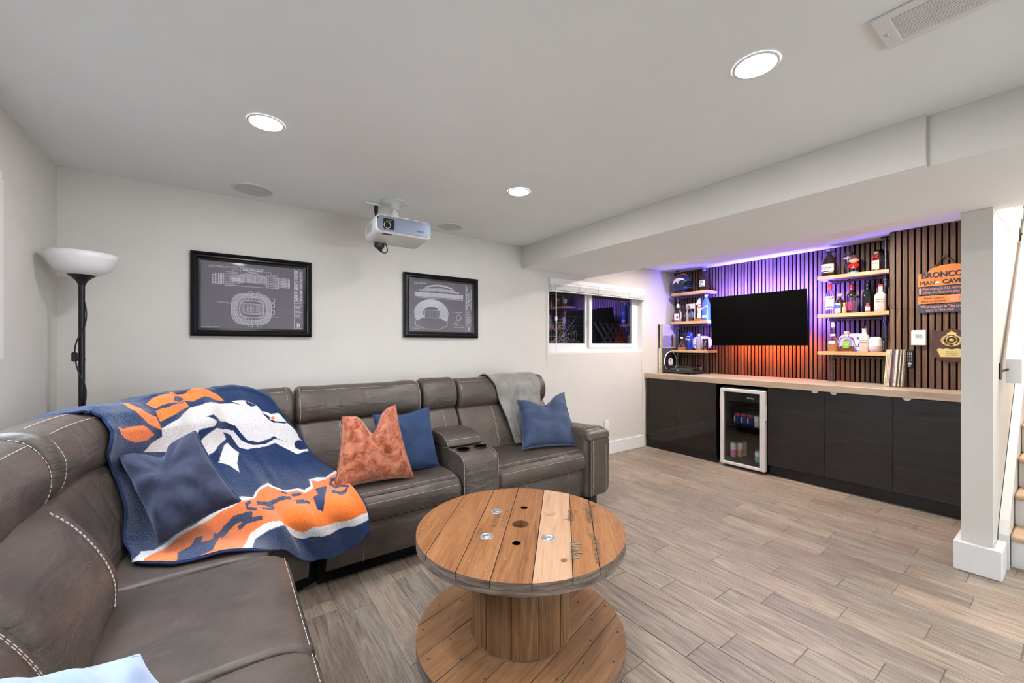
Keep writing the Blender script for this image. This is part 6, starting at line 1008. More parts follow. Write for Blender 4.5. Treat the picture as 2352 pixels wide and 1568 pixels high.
def blanket():
    up = 10; g = np.stack([cat(BG[:, j], up) for j in range(BNS)], 1); g = np.stack([cat(g[i], up) for i in range(len(g))], 0)
    nt, ns = g.shape[:2]; t = np.linspace(-3, BNT - 4, nt) / (BNT - 4); s = np.linspace(0, 1, ns); S, T_ = np.meshgrid(s, t)
    # folds: soft pleats falling from the top edge, rumpled hem lower right
    du = np.gradient(g, axis=1); dv = np.gradient(g, axis=0); nn = np.cross(dv, du); nn /= np.linalg.norm(nn, axis=2, keepdims=True) + 1e-9
    if (nn[nt // 2, ns // 2] @ (np.array((0, 0, 1.3)) - g[nt // 2, ns // 2])) < 0: nn = -nn
    f1 = .015 * np.sin(34 * S + 5 * T_ + 1.5 * np.sin(5 * T_)) * np.exp(-((S - .48) / .30) ** 2) * np.exp(-((T_ - .22) / .28) ** 2)
    f2 = .021 * np.sin(30 * (S - .55 * T_) + 2.0 * np.sin(7 * S)) * np.exp(-((T_ - .86) / .16) ** 2) * np.exp(-((S - .62) / .30) ** 2)
    f3 = .011 * np.sin(14 * S + 11 * T_) * np.exp(-((T_ - .55) / .25) ** 2)
    f4 = .003 * np.sin(23 * S - 9 * T_) * np.sin(17 * T_ + 3 * S)
    q = g + nn * (f1 + f2 + f3 + f4 + .004)[..., None] * np.clip((T_ + .02) * 25, 0, 1)[..., None]
    fs = [(i * ns + j, i * ns + j + 1, (i + 1) * ns + j + 1, (i + 1) * ns + j) for i in range(nt - 1) for j in range(ns - 1)]
    col = np.tile(np.array((.012, .034, .105)), (nt * ns, 1)); pal = ((.010, .030, .105), (.80, .78, .78), (.90, .20, .035), (.70, .60, .55))
    X, Y = S.ravel(), T_.ravel()
    for c, P in BPOLY:
        ins = np.zeros(len(X), bool); n = len(P)
        for k in range(n):
            (x0, y0), (x1, y1) = P[k], P[(k + 1) % n]
            if y0 == y1: continue
            cr = ((y0 > Y) != (y1 > Y)) & (X < (x1 - x0) * (Y - y0) / (y1 - y0) + x0); ins ^= cr
        col[ins] = pal[c]
    mb = MB(); mb.add(q.reshape(-1, 3), fs, 0, True)
    m = mat('team_fleece', rough=.95, sheen=.35, spec=.1); tt = NT(m); at = tt.n('ShaderNodeVertexColor', layer_name='pattern')
    v = tt.coords((1, 1, 1), False); f = tt.noise(v, 170, 3, .6)
    tt.col(tt.mix(at.outputs['Color'], tt.ramp(f, [(.3, (.80, .80, .80)), (.7, (1.12, 1.12, 1.12))]), 1.0, 'MULTIPLY')); tt.bump(f, .8, .008)
    o = mb.build('fleece_blanket', m); a = o.data.color_attributes.new('pattern', 'FLOAT_COLOR', 'POINT')
    a.data.foreach_set('color', np.c_[col, np.ones(len(col))].astype(np.float32).ravel())
    bl_ = lambda P: MB().tube(P, .0045, 6)
    hem = [q[i, 0] for i in range(nt - 1, 3 * up, -4)]; hem = [q[-1, j] for j in range(ns - 1, 0, -4)] + hem
    bl_([q[i, -1] for i in range(3 * up, nt, 4)] + hem).build('bound_edge', mat('navy_binding', (.010, .025, .08), .9), o)
    sd = o.modifiers.new('thickness', 'SOLIDIFY'); sd.thickness = .008; sd.offset = -1
    tag(o, 'navy and orange fleece blanket with a white horse head over the sofa corner', 'blanket')
blanket()
# ------------------------------------------------ things on the bar shelves
U = (0, -1, 0); V = (0, 0, 1)      # label axes on things facing the room (-X)
SZ0, SZ1, SZ2 = 1.9805, 1.6055, 1.2375
def label_curved(t, x, y, z, r, z0, z1, half, m, nm='label', sy=1.0):
    """a strip of label around the front of a round bottle"""
    mb = MB(); n = 12; P = [[(x - r * math.cos(a), y - sy * r * math.sin(a), z + zz) for zz in (z0, z1)] for a in np.linspace(-half, half, n)]
    mb.grid(P, flip=False); return mb.build(nm, m, t)
def bottle(label, x, y, z, prof, m, cap=None, capm=None, sq=0, sx=1, labels=(), writing=(), group=None, n=24, extra=None, liquid=None, name='bottle'):
    t = thing(name, label, 'bottle', (x, y, z), group=group)
    MB().lathe(prof, (x, y, z), n, sx=sx, sq=sq).build('glass_body', m, t)
    if liquid: zl, ml, k = liquid; MB().lathe([(r * k, zz) for r, zz in prof if zz < zl] + [(np.interp(zl, [q[1] for q in prof], [q[0] for q in prof]) * k, zl)], (x, y, z + .003), n, sx=sx * .98, sq=sq).build('liquid', ml, t)
    if cap: MB().lathe(cap, (x, y, z), 18).build('cap', capm, t)
    for r, z0, z1, half, ml in labels: label_curved(t, x, y, z, r, z0, z1, half, ml)
    for s, zz, size, r, mk, sxx in writing: text('label_lettering', s, size, (x - r - .0008, y, z + zz), U, V, mk, t, sx=sxx, align='CENTER', bold=.0004, h=.001)
    return t
def flat_label(t, x, y, z, w, h, m, nm='label'): return MB().box(x, y - w / 2, z, x + .0012, y + w / 2, z + h, bev=.0004).build(nm, m, t)
GR = 'bottles on the right pipe shelf'; GL = 'bottles on the left pipe shelf'
GROW = [(.058, 0), (.0625, .006), (.0625, .135), (.058, .155), (.042, .185), (.026, .212), (.019, .235), (.0185, .252)]
def growler(label, x, y, z, group):
    t = bottle(label, x, y, z, GROW, M['darkglass'], [(.021, .250), (.021, .268), (.001, .269)], M['steel'], group=group)
    MB().tube(cat([(x, y - .02, z + .243), (x, y - .04, z + .245), (x, y - .056, z + .225), (x, y - .054, z + .195), (x, y - .046, z + .178)], 5), .0045, 8).build('ring_handle', M['darkglass'], t); return t
t = growler('dark growler jug with white script label, left end of the top right shelf', 4.925, 1.494, SZ0, GR)
label_curved(t, 4.925, 1.494, SZ0, .0633, .05, .118, .95, M['paper']); text('label_lettering', 'Dildo', .034, (4.8615, 1.494, SZ0 + .075), U, V, M['ink'], t, align='CENTER', shear=.3, h=.003); text('label_lettering', 'BREWING', .011, (4.8615, 1.494, SZ0 + .060), U, V, M['ink'], t, align='CENTER', h=.003)
label_curved(t, 4.925, 1.494, SZ0, .0633, .035, .041, .85, M['white'], 'stripe')
def glass_cup(label, x, y, z, prof, th=.0025, cat_='glass', name='drinking_glass', facets=0):
    t = thing(name, label, cat_, (x, y, z)); inner = [(max(r - th, .001), zz + (th * 1.5 if i == 0 else 0)) for i, (r, zz) in enumerate(prof)][::-1]
    MB().lathe(prof + inner, (x, y, z), facets or 28, capt=True).build('glass_body', M['glass'], t); return t
t = glass_cup('tall curved beer glass behind the red coated figurine', 4.985, 1.355, SZ0, [(.026, 0), (.022, .012), (.021, .05), (.028, .10), (.040, .16), (.040, .195), (.037, .22)])
MB().lathe([(.0395, .155), (.0408, .165), (.0395, .175)], (4.985, 1.355, SZ0), 24, capb=False, capt=False).build('print_band', M['line'], t)
# figurine in a red coat and brown hat
M['skin'] = mat('figurine_skin', (.75, .48, .34), .45); M['hatbrown'] = mat('hat_brown', (.13, .06, .05), .5); M['coatred'] = mat('coat_red', (.62, .012, .012), .35); M['aqua'] = mat('base_blue', (.18, .45, .58), .5)
fx, fy, fz = 4.91, 1.292, SZ0
t = thing('figurine', 'small bobblehead figurine in a red coat and brown brimmed hat', 'figurine', (fx, fy, fz))
MB().lathe([(.036, 0), (.036, .012), (.03, .018)], (fx, fy, fz), 20).build('stand', M['aqua'], t)
MB().tube([(fx, fy + .013, fz + .018), (fx, fy + .013, fz + .05)], [.011, .012], 8).tube([(fx, fy - .013, fz + .018), (fx, fy - .013, fz + .05)], [.011, .012], 8).box(fx - .018, fy - .025, fz + .016, fx + .008, fy + .025, fz + .026, bev=.004).build('legs_and_boots', M['black'], t)
MB().lathe([(.024, .045), (.027, .060), (.024, .085), (.013, .100)], (fx, fy, fz), 18).tube(cat([(fx, fy + .02, fz + .092), (fx - .006, fy + .034, fz + .075), (fx - .016, fy + .028, fz + .058)], 4), .0095, 8).tube(cat([(fx, fy - .02, fz + .092), (fx - .006, fy - .034, fz + .075), (fx - .016, fy - .028, fz + .058)], 4), .0095, 8).build('coat', M['coatred'], t)
MB().lathe([(.0275, .052), (.0275, .058)], (fx, fy, fz), 18, capb=False, capt=False).build('belt', M['gold'], t)
h_ = MB().ell((fx, fy, fz + .126), (.033, .037, .029), 18, 12).ell((fx - .032, fy, fz + .122), (.005, .005, .004), 8, 6).ell((fx, fy + .037, fz + .122), (.006, .005, .009), 8, 6).ell((fx, fy - .037, fz + .122), (.006, .005, .009), 8, 6).build('head', M['skin'], t)
for s in (1, -1): MB().ell((fx - .0305, fy + s * .012, fz + .129), (.003, .003, .004), 8, 6).build('eye', M['black'], h_)
MB().lathe([(.047, .142), (.046, .146), (.032, .147), (.031, .158), (.022, .172), (.008, .178)], (fx, fy, fz), 22).build('hat', M['hatbrown'], t)
t = bottle('squat bourbon bottle with cork stopper and ribbon, right end of the top shelf', 4.92, 1.130, SZ0, [(.030, 0), (.031, .004), (.031, .095), (.027, .108), (.014, .122), (.012, .155)], M['glass'], [(.0155, .155), (.0155, .180), (.001, .181)], M['cork'], sq=5, group=GR, liquid=(.085, M['amber'], .9))
flat_label(t, 4.8865, 1.130, SZ0 + .015, .052, .082, mat('cream_label', (.80, .66, .50), .6)); text('label_lettering', 'BOURBON', .010, (4.886, 1.130, SZ0 + .065), U, V, M['ink'], t, align='CENTER')
rb = MB(); rb.tube(cat([(4.895, 1.152, SZ0 + .10), (4.888, 1.145, SZ0 + .128), (4.906, 1.130, SZ0 + .142), (4.888, 1.118, SZ0 + .125), (4.894, 1.106, SZ0 + .10)], 5), .005, 6).tube(cat([(4.90, 1.15, SZ0 + .14), (4.89, 1.13, SZ0 + .125), (4.89, 1.112, SZ0 + .145)], 5), .005, 6); rb.build('striped_ribbon', M['red'], t)
glass_cup('straight sided tall glass behind the bourbon bottle', 5.005, 1.130, SZ0, [(.030, 0), (.033, .01), (.037, .12), (.0385, .205)])
# second shelf, right
M['blueprint'] = mat('label_blue', (.08, .14, .40), .5); M['yellow'] = mat('cap_yellow', (.80, .55, .05), .4)
t = bottle('clear vodka bottle with red cap, left end of the middle right shelf', 4.90, 1.477, SZ1, [(.036, 0), (.039, .005), (.039, .185), (.034, .205), (.018, .225), (.0145, .24), (.0145, .26)], M['glass'], [(.0175, .240), (.0185, .292), (.001, .294)], M['red'], group=GR)
label_curved(t, 4.90, 1.477, SZ1, .0396, .075, .172, 1.15, M['paper']); label_curved(t, 4.90, 1.477, SZ1, .0400, .150, .168, 1.0, M['red'], 'red_band'); label_curved(t, 4.90, 1.477, SZ1, .0398, .045, .060, .9, M['paper'], 'lower_label')
text('label_lettering', 'SMIRNOFF', .0135, (4.8597, 1.477, SZ1 + .1545), U, V, M['white'], t, align='CENTER', bold=.0004, h=.002); text('label_lettering', 'VODKA', .012, (4.8597, 1.477, SZ1 + .105), U, V, M['ink'], t, align='CENTER', h=.002)
t = bottle('short dark bottle with pale cork and blue printed label beside the vodka', 4.945, 1.412, SZ1, [(.032, 0), (.034, .004), (.034, .118), (.028, .134), (.014, .142), (.0125, .172)], M['darkglass'], [(.0175, .170), (.0175, .198), (.001, .199)], M['cork'], group=GR)
label_curved(t, 4.94, 1.420, SZ1, .0347, .008, .105, 1.1, M['paper']); label_curved(t, 4.94, 1.420, SZ1, .0351, .05, .09, .6, M['blueprint'], 'print')
t = bottle('miniature orange bottle with yellow cap on the middle right shelf', 4.89, 1.360, SZ1, [(.016, 0), (.018, .003), (.018, .046), (.014, .058), (.0085, .068), (.008, .088)], mat('orange_liqueur', (.85, .33, .14), .15), [(.0098, .088), (.0098, .102), (.001, .103)], M['yellow'], group=GR)
t = bottle('dark wine bottle with red capsule behind the etched glass', 4.985, 1.330, SZ1, [(.036, 0), (.038, .005), (.038, .165), (.034, .190), (.020, .212), (.0145, .228), (.0145, .255)], M['darkglass'], [(.0158, .222), (.0152, .284), (.001, .285)], mat('capsule_red', (.28, .02, .02), .35), group=GR)
label_curved(t, 4.985, 1.330, SZ1, .0386, .03, .115, 1.2, mat('wine_label', (.45, .04, .10), .5))
t = glass_cup('chunky etched glass goblet in front of the dark wine bottle', 4.91, 1.287, SZ1, [(.028, 0), (.030, .006), (.029, .018), (.033, .05), (.038, .095), (.0395, .13), (.038, .160)], .0045, facets=12)
t = bottle('tall dark green bottle on the middle right shelf', 4.975, 1.206, SZ1, [(.037, 0), (.0395, .005), (.0395, .182), (.032, .200), (.018, .212), (.0145, .225), (.014, .255)], M['greenglass'], [(.0152, .25), (.0152, .281), (.001, .282)], M['greenglass'], group=GR)
t = bottle('miniature red capped bottle in front of the tall green bottle', 4.89, 1.185, SZ1, [(.018, 0), (.0195, .003), (.0195, .050), (.016, .060), (.009, .068), (.009, .072)], mat('rose_liqueur', (.55, .10, .09), .12, trans=.2), [(.0112, .070), (.0112, .086), (.001, .087)], M['red'], group=GR)
label_curved(t, 4.89, 1.185, SZ1, .0201, .012, .045, 1.1, M['paper'])
def square_whisky(label, x, y, z, h, w, capm):
    k = h / .25; t = bottle(label, x, y, z, [(w * .92, 0), (w, .006), (w, .138 * k), (w * .93, .154 * k), (w * .55, .172 * k), (.0165, .178 * k), (.0155, .212 * k), (.0185, .226 * k)], mat('frosted_pink_glass', (.64, .50, .42), .25, coat=.5), [(.0175, .226 * k), (.0175, .248 * k), (.001, .25 * k)], capm, sq=7, group=GR)
    text('label_lettering', "Jack Daniel's", .0135, (x - w - .0008, y, z + .105 * k), U, V, M['ink'], t, align='CENTER', shear=.25, h=.001); text('label_lettering', 'Winter Jack', .0135, (x - w - .0008, y, z + .083 * k), U, V, M['ink'], t, align='CENTER', shear=.25, h=.001)
    return t
square_whisky('square pale whisky bottle with red cap, right end of the middle shelf', 4.893, 1.092, SZ1, .25, .041, M['red'])
# third shelf, right
t = bottle('tall angular tequila bottle, left end of the lower right shelf', 4.91, 1.454, SZ2, [(.036, 0), (.046, .055), (.047, .065), (.024, .135), (.0165, .160), (.0145, .225)], M['glass'], [(.016, .235), (.016, .285), (.001, .286)], mat('grey_cap', (.45, .43, .42), .4), sq=3, n=8, group=GR, liquid=(.075, M['canorange'], .82))
flat_label(t, 4.8655, 1.454, SZ2 + .075, .05, .030, M['paper']); label_curved(t, 4.91, 1.454, SZ2, .0225, .15, .17, 1.2, M['line'], 'neck_label')
t = bottle('round whisky flask with green label and amber whisky on the lower right shelf', 4.91, 1.346, SZ2, [(.052, 0), (.054, .004), (.060, .07), (.060, .10), (.048, .130), (.020, .142), (.0155, .150), (.0155, .165)], M['glass'], [(.020, .162), (.0205, .193), (.001, .194)], M['cork'], sx=.42, group=GR, liquid=(.05, M['amber'], .93))
MB().prism([(.030 * math.cos(a) * (abs(math.cos(a)) ** -.3 if abs(math.cos(a)) > .3 else 1.2), .046 * math.sin(a)) for a in np.linspace(0, 2 * PI, 25)[:-1]], ((4.8835, 1.346, SZ2 + .075), U, V), 0, .0012).build('label', mat('apple_green', (.16, .42, .06), .5), t)
MB().ell((4.8815, 1.346, SZ2 + .105), (.0015, .014, .006), 12, 6).build('crest', M['red'], t); text('label_lettering', 'Crown Royal', .0095, (4.882, 1.346, SZ2 + .078), U, V, M['paper'], t, align='CENTER'); text('label_lettering', 'APPLE', .011, (4.882, 1.346, SZ2 + .060), U, V, M['paper'], t, align='CENTER')
M['signwhite'] = mat('enamel_white', (.80, .74, .80), .3)
def oval_sign(label, y, z, w, h, words):
    t = thing('oval_sign', label, 'sign', (5.03, y, z)); e = [(w / 2 * math.copysign(abs(math.cos(a)) ** .75, math.cos(a)), h / 2 + h / 2 * math.copysign(abs(math.sin(a)) ** .8, math.sin(a))) for a in np.linspace(0, 2 * PI, 41)[:-1]]
    fr = ((5.0, y, z), U, V); MB().prism(e, fr, -.010, 0).build('plate', M['signwhite'], t)
    k = MB()
    for a, b in zip(e, e[1:] + e[:1]): k.seg((a[0] * .93, h / 2 + (a[1] - h / 2) * .93), (b[0] * .93, h / 2 + (b[1] - h / 2) * .93), .003, fr, .0008)
    k.build('border_line', M['navyink'], t)
    for s, u, v, sz in words: text('sign_lettering', s, sz, (4.9995, y - u, z + v), U, V, M['navyink'], t, bold=.0012, align='CENTER')
    return t
oval_sign('white oval enamel sign behind the bottles on the lower right shelf', 1.320, SZ2, .24, .178, (('BUD', .06, .115, .036), ('LIGHT', .075, .045, .045)))
square_whisky('square pale whisky bottle beside the white smart speaker', 4.925, 1.217, SZ2, .24, .036, M['glass'])
t = thing('smart_speaker', 'squat white smart speaker at the right of the lower right shelf', 'speaker', (4.91, 1.135, SZ2))
MB().lathe([(.036, 0), (.046, .012), (.049, .045), (.0488, .055)], (4.91, 1.135, SZ2), 32).build('fabric_base', mat('warm_grey_fabric', (.55, .47, .45), .8), t); MB().lathe([(.0488, .0555), (.046, .095), (.040, .128), (.030, .137), (.001, .1385)], (4.91, 1.135, SZ2), 32).build('shell', M['white'], t)
t = thing('power_plug', 'small pale charger beside the smart speaker', 'charger', (4.96, 1.086, SZ2)); MB().box(4.95, 1.076, SZ2 + .0, 4.975, 1.094, SZ2 + .10, bev=.004).build('casing', M['white'], t)
# left unit, top shelf: brick-built helmet and growler
hx, hy, hz = 4.873, 3.045, SZ0
t = thing('football_helmet', 'navy brick built football helmet with orange crest on the top left shelf', 'helmet', (hx, hy, hz))
M['helm'] = flecked('helmet_navy', (.010, .022, .060), (.022, .042, .10), 120, .35, .35)
hc = np.array((hx, hy + .012, hz + .120)); hr = np.array((.086, .128, .118))
MB().ell(hc, hr, 36, 22).build('shell', M['helm'], t)
def on_shell(y, z, off): q = 1 - ((y - hc[1]) / hr[1]) ** 2 - ((z - hc[2]) / hr[2]) ** 2; return (hc[0] - hr[0] * math.sqrt(max(q, .02)) - off, y, z)
def patch(nm, pts, m, off):
    pts = [(hc[1] - u, hc[2] + v_) for u, v_ in pts]; n = len(pts)
    dense = []
    for (y0_, z0_), (y1_, z1_) in zip(pts, pts[1:] + pts[:1]):
        for k in range(3): dense.append((y0_ + (y1_ - y0_) * k / 3, z0_ + (z1_ - z0_) * k / 3))
    n = len(dense); MB().add([on_shell(y, z, off) for y, z in dense] + [on_shell(y, z, -.004) for y, z in dense], [tuple(range(n))] + [(i, (i + 1) % n, n + (i + 1) % n, n + i) for i in range(n)]).build(nm, m, t)
patch('horse_head_logo', [(-.098, -.012), (-.085, .018), (-.062, .045), (-.035, .060), (-.005, .066), (.03, .062), (.058, .050), (.078, .040), (.062, .030), (.035, .030), (.02, .022), (.004, .026), (.012, .006), (-.004, -.010), (-.012, .006), (-.030, .012), (-.050, .004), (-.074, -.008)], M['white'], .004)
patch('logo_mane', [(-.100, .012), (-.092, .040), (-.066, .066), (-.030, .080), (-.045, .066), (-.068, .050), (-.086, .028)], mat('mane_orange', (.80, .17, .04), .4), .005)
for k in range(5):
    rr = .020 + .014 * k; MB().tube([on_shell(hc[1] - .005 + rr * math.cos(q), hz + .075 + rr * .9 * math.sin(q), .001) for q in np.linspace(0, 2 * PI, 25)[:-1]], .0022, 6, closed=True).build('brick_ridge', M['helm'], t)
e0 = on_shell(hc[1] - .005, hz + .075, .0); MB().ell(e0, (.004, .010, .010), 10, 8).build('ear_hole', M['void'], t)
MB().tube([(hx, hc[1] + .130 * math.cos(q), hc[2] + .120 * math.sin(q)) for q in np.linspace(-.75, 2.25, 26)], .006, 8).build('crest_stripe', mat('stripe_orange', (.75, .13, .04), .4), t)
MB().ell((hx - .004, hy - .078, hz + .098), (.074, .048, .052), 22, 14).build('face_opening', M['void'], t)
MB().ell((hx - .066, hy - .062, hz + .052), (.016, .040, .026), 16, 10).build('jaw_flap', M['helm'], t)
for i, zz in enumerate((.045, .066)): MB().tube(cat([(hx - .072, hy - .080, hz + zz + .012), (hx - .058, hy - .140, hz + zz), (hx, hy - .168, hz + zz - .006), (hx + .058, hy - .140, hz + zz), (hx + .066, hy - .080, hz + zz + .012)], 5), .0052, 8).build('face_bar', M['helm'], t)
MB().lathe([(.06, 0), (.066, .012), (.05, .014)], (hx, hy + .005, hz), 20, sx=.9).build('stand', M['helm'], t)
t = growler('dark growler jug with white emblem on the top left shelf', 4.95, 2.798, SZ0, GL); label_curved(t, 4.95, 2.798, SZ0, .0633, .05, .13, .62, M['line'], 'emblem')
for k in range(4): label_curved(t, 4.95, 2.798, SZ0, .0638, .060 + .018 * k, .066 + .018 * k, .45 - .05 * k, M['ink'], 'emblem_line')
# left unit, middle shelf
t = bottle('clear gin bottle with a red stag label, left end of the middle left shelf', 4.90, 3.130, SZ1, [(.046, 0), (.049, .004), (.049, .118), (.040, .145), (.020, .160), (.0155, .17), (.0155, .205)], M['glass'], [(.0185, .186), (.0185, .225), (.010, .238), (.001, .239)], M['white'], sx=.6, group=GL, liquid=(.03, M['line'], .9))
flat_label(t, 4.8695, 3.130, SZ1 + .022, .070, .085, M['paper']); MB().prism([(-.012, 0), (.012, 0), (.015, .02), (.008, .03), (.016, .05), (.004, .034), (-.004, .034), (-.016, .05), (-.008, .03), (-.015, .02)], ((4.8693, 3.122, SZ1 + .04), U, V), 0, .0006).build('red_emblem', M['red'], t)
t = thing('photo_card', 'pale upright photo card at the back of the middle left shelf', 'picture', (5.0, 3.02, SZ1)); MB().box(5.0, 2.95, SZ1, 5.004, 3.07, SZ1 + .235).build('card', M['signwhite'], t)
t = thing('pint_glass', 'black printed pint glass before the pale photo card', 'glass', (4.95, 3.068, SZ1)); MB().lathe([(.022, 0), (.023, .005), (.029, .17), (.027, .17), (.021, .008), (.001, .008)], (4.95, 3.068, SZ1), 22, capt=False).build('glass_body', M['darkglass'], t)
t = glass_cup('cut crystal tumbler on the middle left shelf', 4.905, 2.945, SZ1, [(.026, 0), (.028, .006), (.033, .08), (.037, .155)], .006, facets=14)
t = bottle('frosted crystal decanter with stopper beside the cut tumbler', 4.94, 3.006, SZ1, [(.030, 0), (.032, .004), (.038, .08), (.034, .115), (.016, .14), (.014, .17)], mat('frosted_crystal', (.72, .70, .82), .15, trans=.6), [(.016, .17), (.012, .205), (.001, .206)], M['glass'], group=GL, n=10)
gx, gy, gz = 4.925, 2.846, SZ1
t = thing('figurine', 'white and orange standing figurine on an orange base, middle left shelf', 'figurine', (gx, gy, gz)); MB().box(gx - .03, gy - .055, gz, gx + .03, gy + .055, gz + .024, bev=.003).build('stand', mat('stand_orange', (.75, .22, .05), .5), t)
text('base_lettering', 'BRONCOS', .020, (gx - .031, gy, gz + .004), U, V, M['navyink'], t, align='CENTER', bold=.0008)
MB().tube([(gx - .01, gy + .012, gz + .03), (gx, gy + .012, gz + .10), (gx, gy + .006, gz + .12)], [.015, .012, .014], 8).tube([(gx - .01, gy - .012, gz + .03), (gx, gy - .012, gz + .10), (gx, gy - .006, gz + .12)], [.015, .012, .014], 8).lathe([(.02, .11), (.028, .15), (.024, .185), (.012, .20)], (gx, gy, gz), 14).ell((gx - .004, gy + .004, gz + .232), (.030, .026, .034), 14, 10).ell((gx - .03, gy + .014, gz + .215), (.022, .016, .014), 12, 8).build('body', M['white'], t)
MB().lathe([(.0265, .150), (.0285, .158), (.0262, .185)], (gx, gy, gz), 14, capb=False, capt=False).build('orange_scarf', mat('scarf_orange', (.85, .25, .04), .5), t); MB().ell((gx + .004, gy, gz + .27), (.022, .02, .018), 10, 8).build('hair', M['linedim'], t)
t = bottle('tall square blue whisky bottle with slanted label, right end of the middle left shelf', 4.905, 2.748, SZ1, [(.036, 0), (.038, .006), (.038, .195), (.034, .225), (.018, .265), (.0145, .28), (.0145, .30)], mat('pale_blue_glass', (.10, .22, .62), .08, trans=.45), [(.0185, .296), (.0195, .322), (.001, .324)], mat('pale_cap', (.60, .62, .75), .3, .4), sq=6, group=GL)
MB().prism([(-.036, .125), (.036, .165), (.036, .195), (-.036, .155)], ((4.8665, 2.748, SZ1), U, V), 0, .0012).build('slanted_label', mat('mauve_label', (.22, .18, .26), .5), t); text('label_lettering', 'JOHNNIE WALKER', .0085, (4.865, 2.780, SZ1 + .143), (0, -1, .55), (0, .55, 1), M['paper'], t)
flat_label(t, 4.866, 2.748, SZ1 + .035, .062, .028, M['paper'], 'lower_label')
# left unit, lower shelf
t = bottle('glass decanter with stopper behind the small flask', 5.005, 3.118, SZ2, [(.040, 0), (.042, .005), (.040, .05), (.024, .105), (.0165, .14), (.020, .16), (.022, .175)], M['glass'], [(.012, .175), (.026, .205), (.018, .238), (.001, .24)], M['glass'], group=GL)
t = bottle('round glass flask with pale amber liquor, left end of the lower left shelf', 4.90, 3.075, SZ2, [(.045, 0), (.050, .010), (.046, .045), (.022, .085), (.013, .105), (.013, .150)], M['glass'], [(.0155, .15), (.0165, .168), (.001, .169)], M['white'], group=GL, liquid=(.028, M['canorange'], .92))
t = bottle('cobalt blue cylinder bottle on the lower left shelf', 4.935, 2.984, SZ2, [(.036, 0), (.037, .004), (.037, .215), (.034, .225), (.030, .227)], M['blueglass'], None, None, group=GL); text('label_lettering', 'natural', .020, (4.8972, 2.984, SZ2 + .165), U, V, M['white'], t, align='CENTER', bold=.0006, h=.003); text('label_lettering', 'Water', .028, (4.8972, 2.984, SZ2 + .130), U, V, M['white'], t, align='CENTER', bold=.001, h=.003)
oval_sign('white oval enamel sign on the lower left shelf', 2.860, SZ2, .262, .180, (('DI', -.085, .05, .035),))
t = bottle('slim clear bottle with grey cap before the left oval sign', 4.90, 2.838, SZ2, [(.026, 0), (.028, .004), (.028, .135), (.018, .155), (.013, .165), (.013, .178)], mat('smoky_glass', (.62, .52, .50), .12, trans=.6), [(.0155, .176), (.0155, .200), (.001, .201)], M['canwhite'], sq=4, group=GL)
glass_cup('clear square tumbler before the left oval sign', 4.92, 2.768, SZ2, [(.030, 0), (.033, .006), (.0335, .144)], .004, facets=12)
# ------------------------------------------------ turntable, records
t = thing('turntable', 'black record player with clear dust cover on the left end of the worktop', 'turntable', (4.79, 2.97, .94))
q = MB()
for x in (4.675, 4.90):
    for y in (2.81, 3.13): q.cyl((x, y, .9405), (x, y, .958), .02, n=16)
q.build('feet', M['black'], t)
MB().box(4.644, 2.782, .956, 4.930, 3.160, .985, bev=.006).build('plinth', mat('gunmetal', (.06, .06, .065), .3, .4), t)
MB().box(4.640, 2.775, .978, 4.934, 3.166, .989, bev=.003).build('top_deck', M['black'], t)
MB().cyl((4.79, 3.00, .989), (4.79, 3.00, 1.0), .135, n=36).build('platter', mat('platter_grey', (.25, .25, .26), .35, .5), t); MB().tube([(4.90, 2.815, 1.012), (4.77, 2.83, 1.012), (4.71, 2.88, 1.008)], .004, 8).cyl((4.90, 2.815, .99), (4.90, 2.815, 1.02), .016, n=14).build('tonearm', M['chrome'], t)
cv = MB(); a, b, c_, d_, z0, z1 = 4.646, 4.926, 2.782, 3.160, .9895, 1.045
cv.box(a, c_, z0, a + .003, d_, z1).box(b - .003, c_, z0, b, d_, z1).box(a + .003, c_, z0, b - .003, c_ + .003, z1).box(a + .003, d_ - .003, z0, b - .003, d_, z1).box(a, c_, z1, b, d_, z1 + .003)
cv.build('dust_cover', mat('smoky_acrylic', (.80, .80, .82), .04, trans=1, ior=1.3), t); text('maker_lettering', 'SONY', .012, (4.6395, 2.98, .981), U, V, M['white'], t, bold=.0004)
COV = [(.72, .66, .56), (.60, .52, .42), (.05, .045, .05), (.66, .58, .50), (.10, .08, .075), (.55, .47, .36), (.70, .55, .52), (.14, .10, .13), (.66, .52, .50), (.07, .07, .06), (.60, .56, .40), (.80, .70, .30), (.35, .25, .35)]
M_rec = [flecked('record_sleeve_spine', tuple(k * .55 for k in c), c, 45, .6, 0, stops=(.36, .46)) for c in COV]
def record(label, group, x, y, z, h, w, m, lean=0, depth=.31, name='vinyl_record'):
    o = MB().box(0, 0, 0, depth, w, h, bev=.0006).build(name, m); o.location = (x, y, z); o.rotation_euler = (lean, 0, 0); return tag(o, label, 'record', group)
NAMES = ('buff', 'brown', 'black', 'tan', 'dark brown', 'ochre', 'pink', 'plum', 'rose', 'charcoal', 'olive cream', 'yellow', 'mauve'); ORD = ('first', 'second', 'third', 'fourth', 'fifth', 'sixth', 'seventh', 'eighth', 'ninth', 'tenth', 'eleventh', 'twelfth')
ys = 3.2165
for k, ci in enumerate((9, 5, 10, 3, 0, 2)): record('%s record, %s from the right in the lower row against the window wall' % (NAMES[ci], ORD[k]), 'records on the worktop by the window wall', 4.70, ys + .0136 * k, .9405, .318, .013, M_rec[ci], 0, .31)
for k, ci in enumerate((6, 11, 2)): record('%s record, %s behind the lilac sleeve on the lower records' % (NAMES[ci], ORD[k]), 'records stacked on the lower row', 4.705, 3.236 + .020 * k, 1.2605, .312, .007, M_rec[ci], R(-1.5), .31)
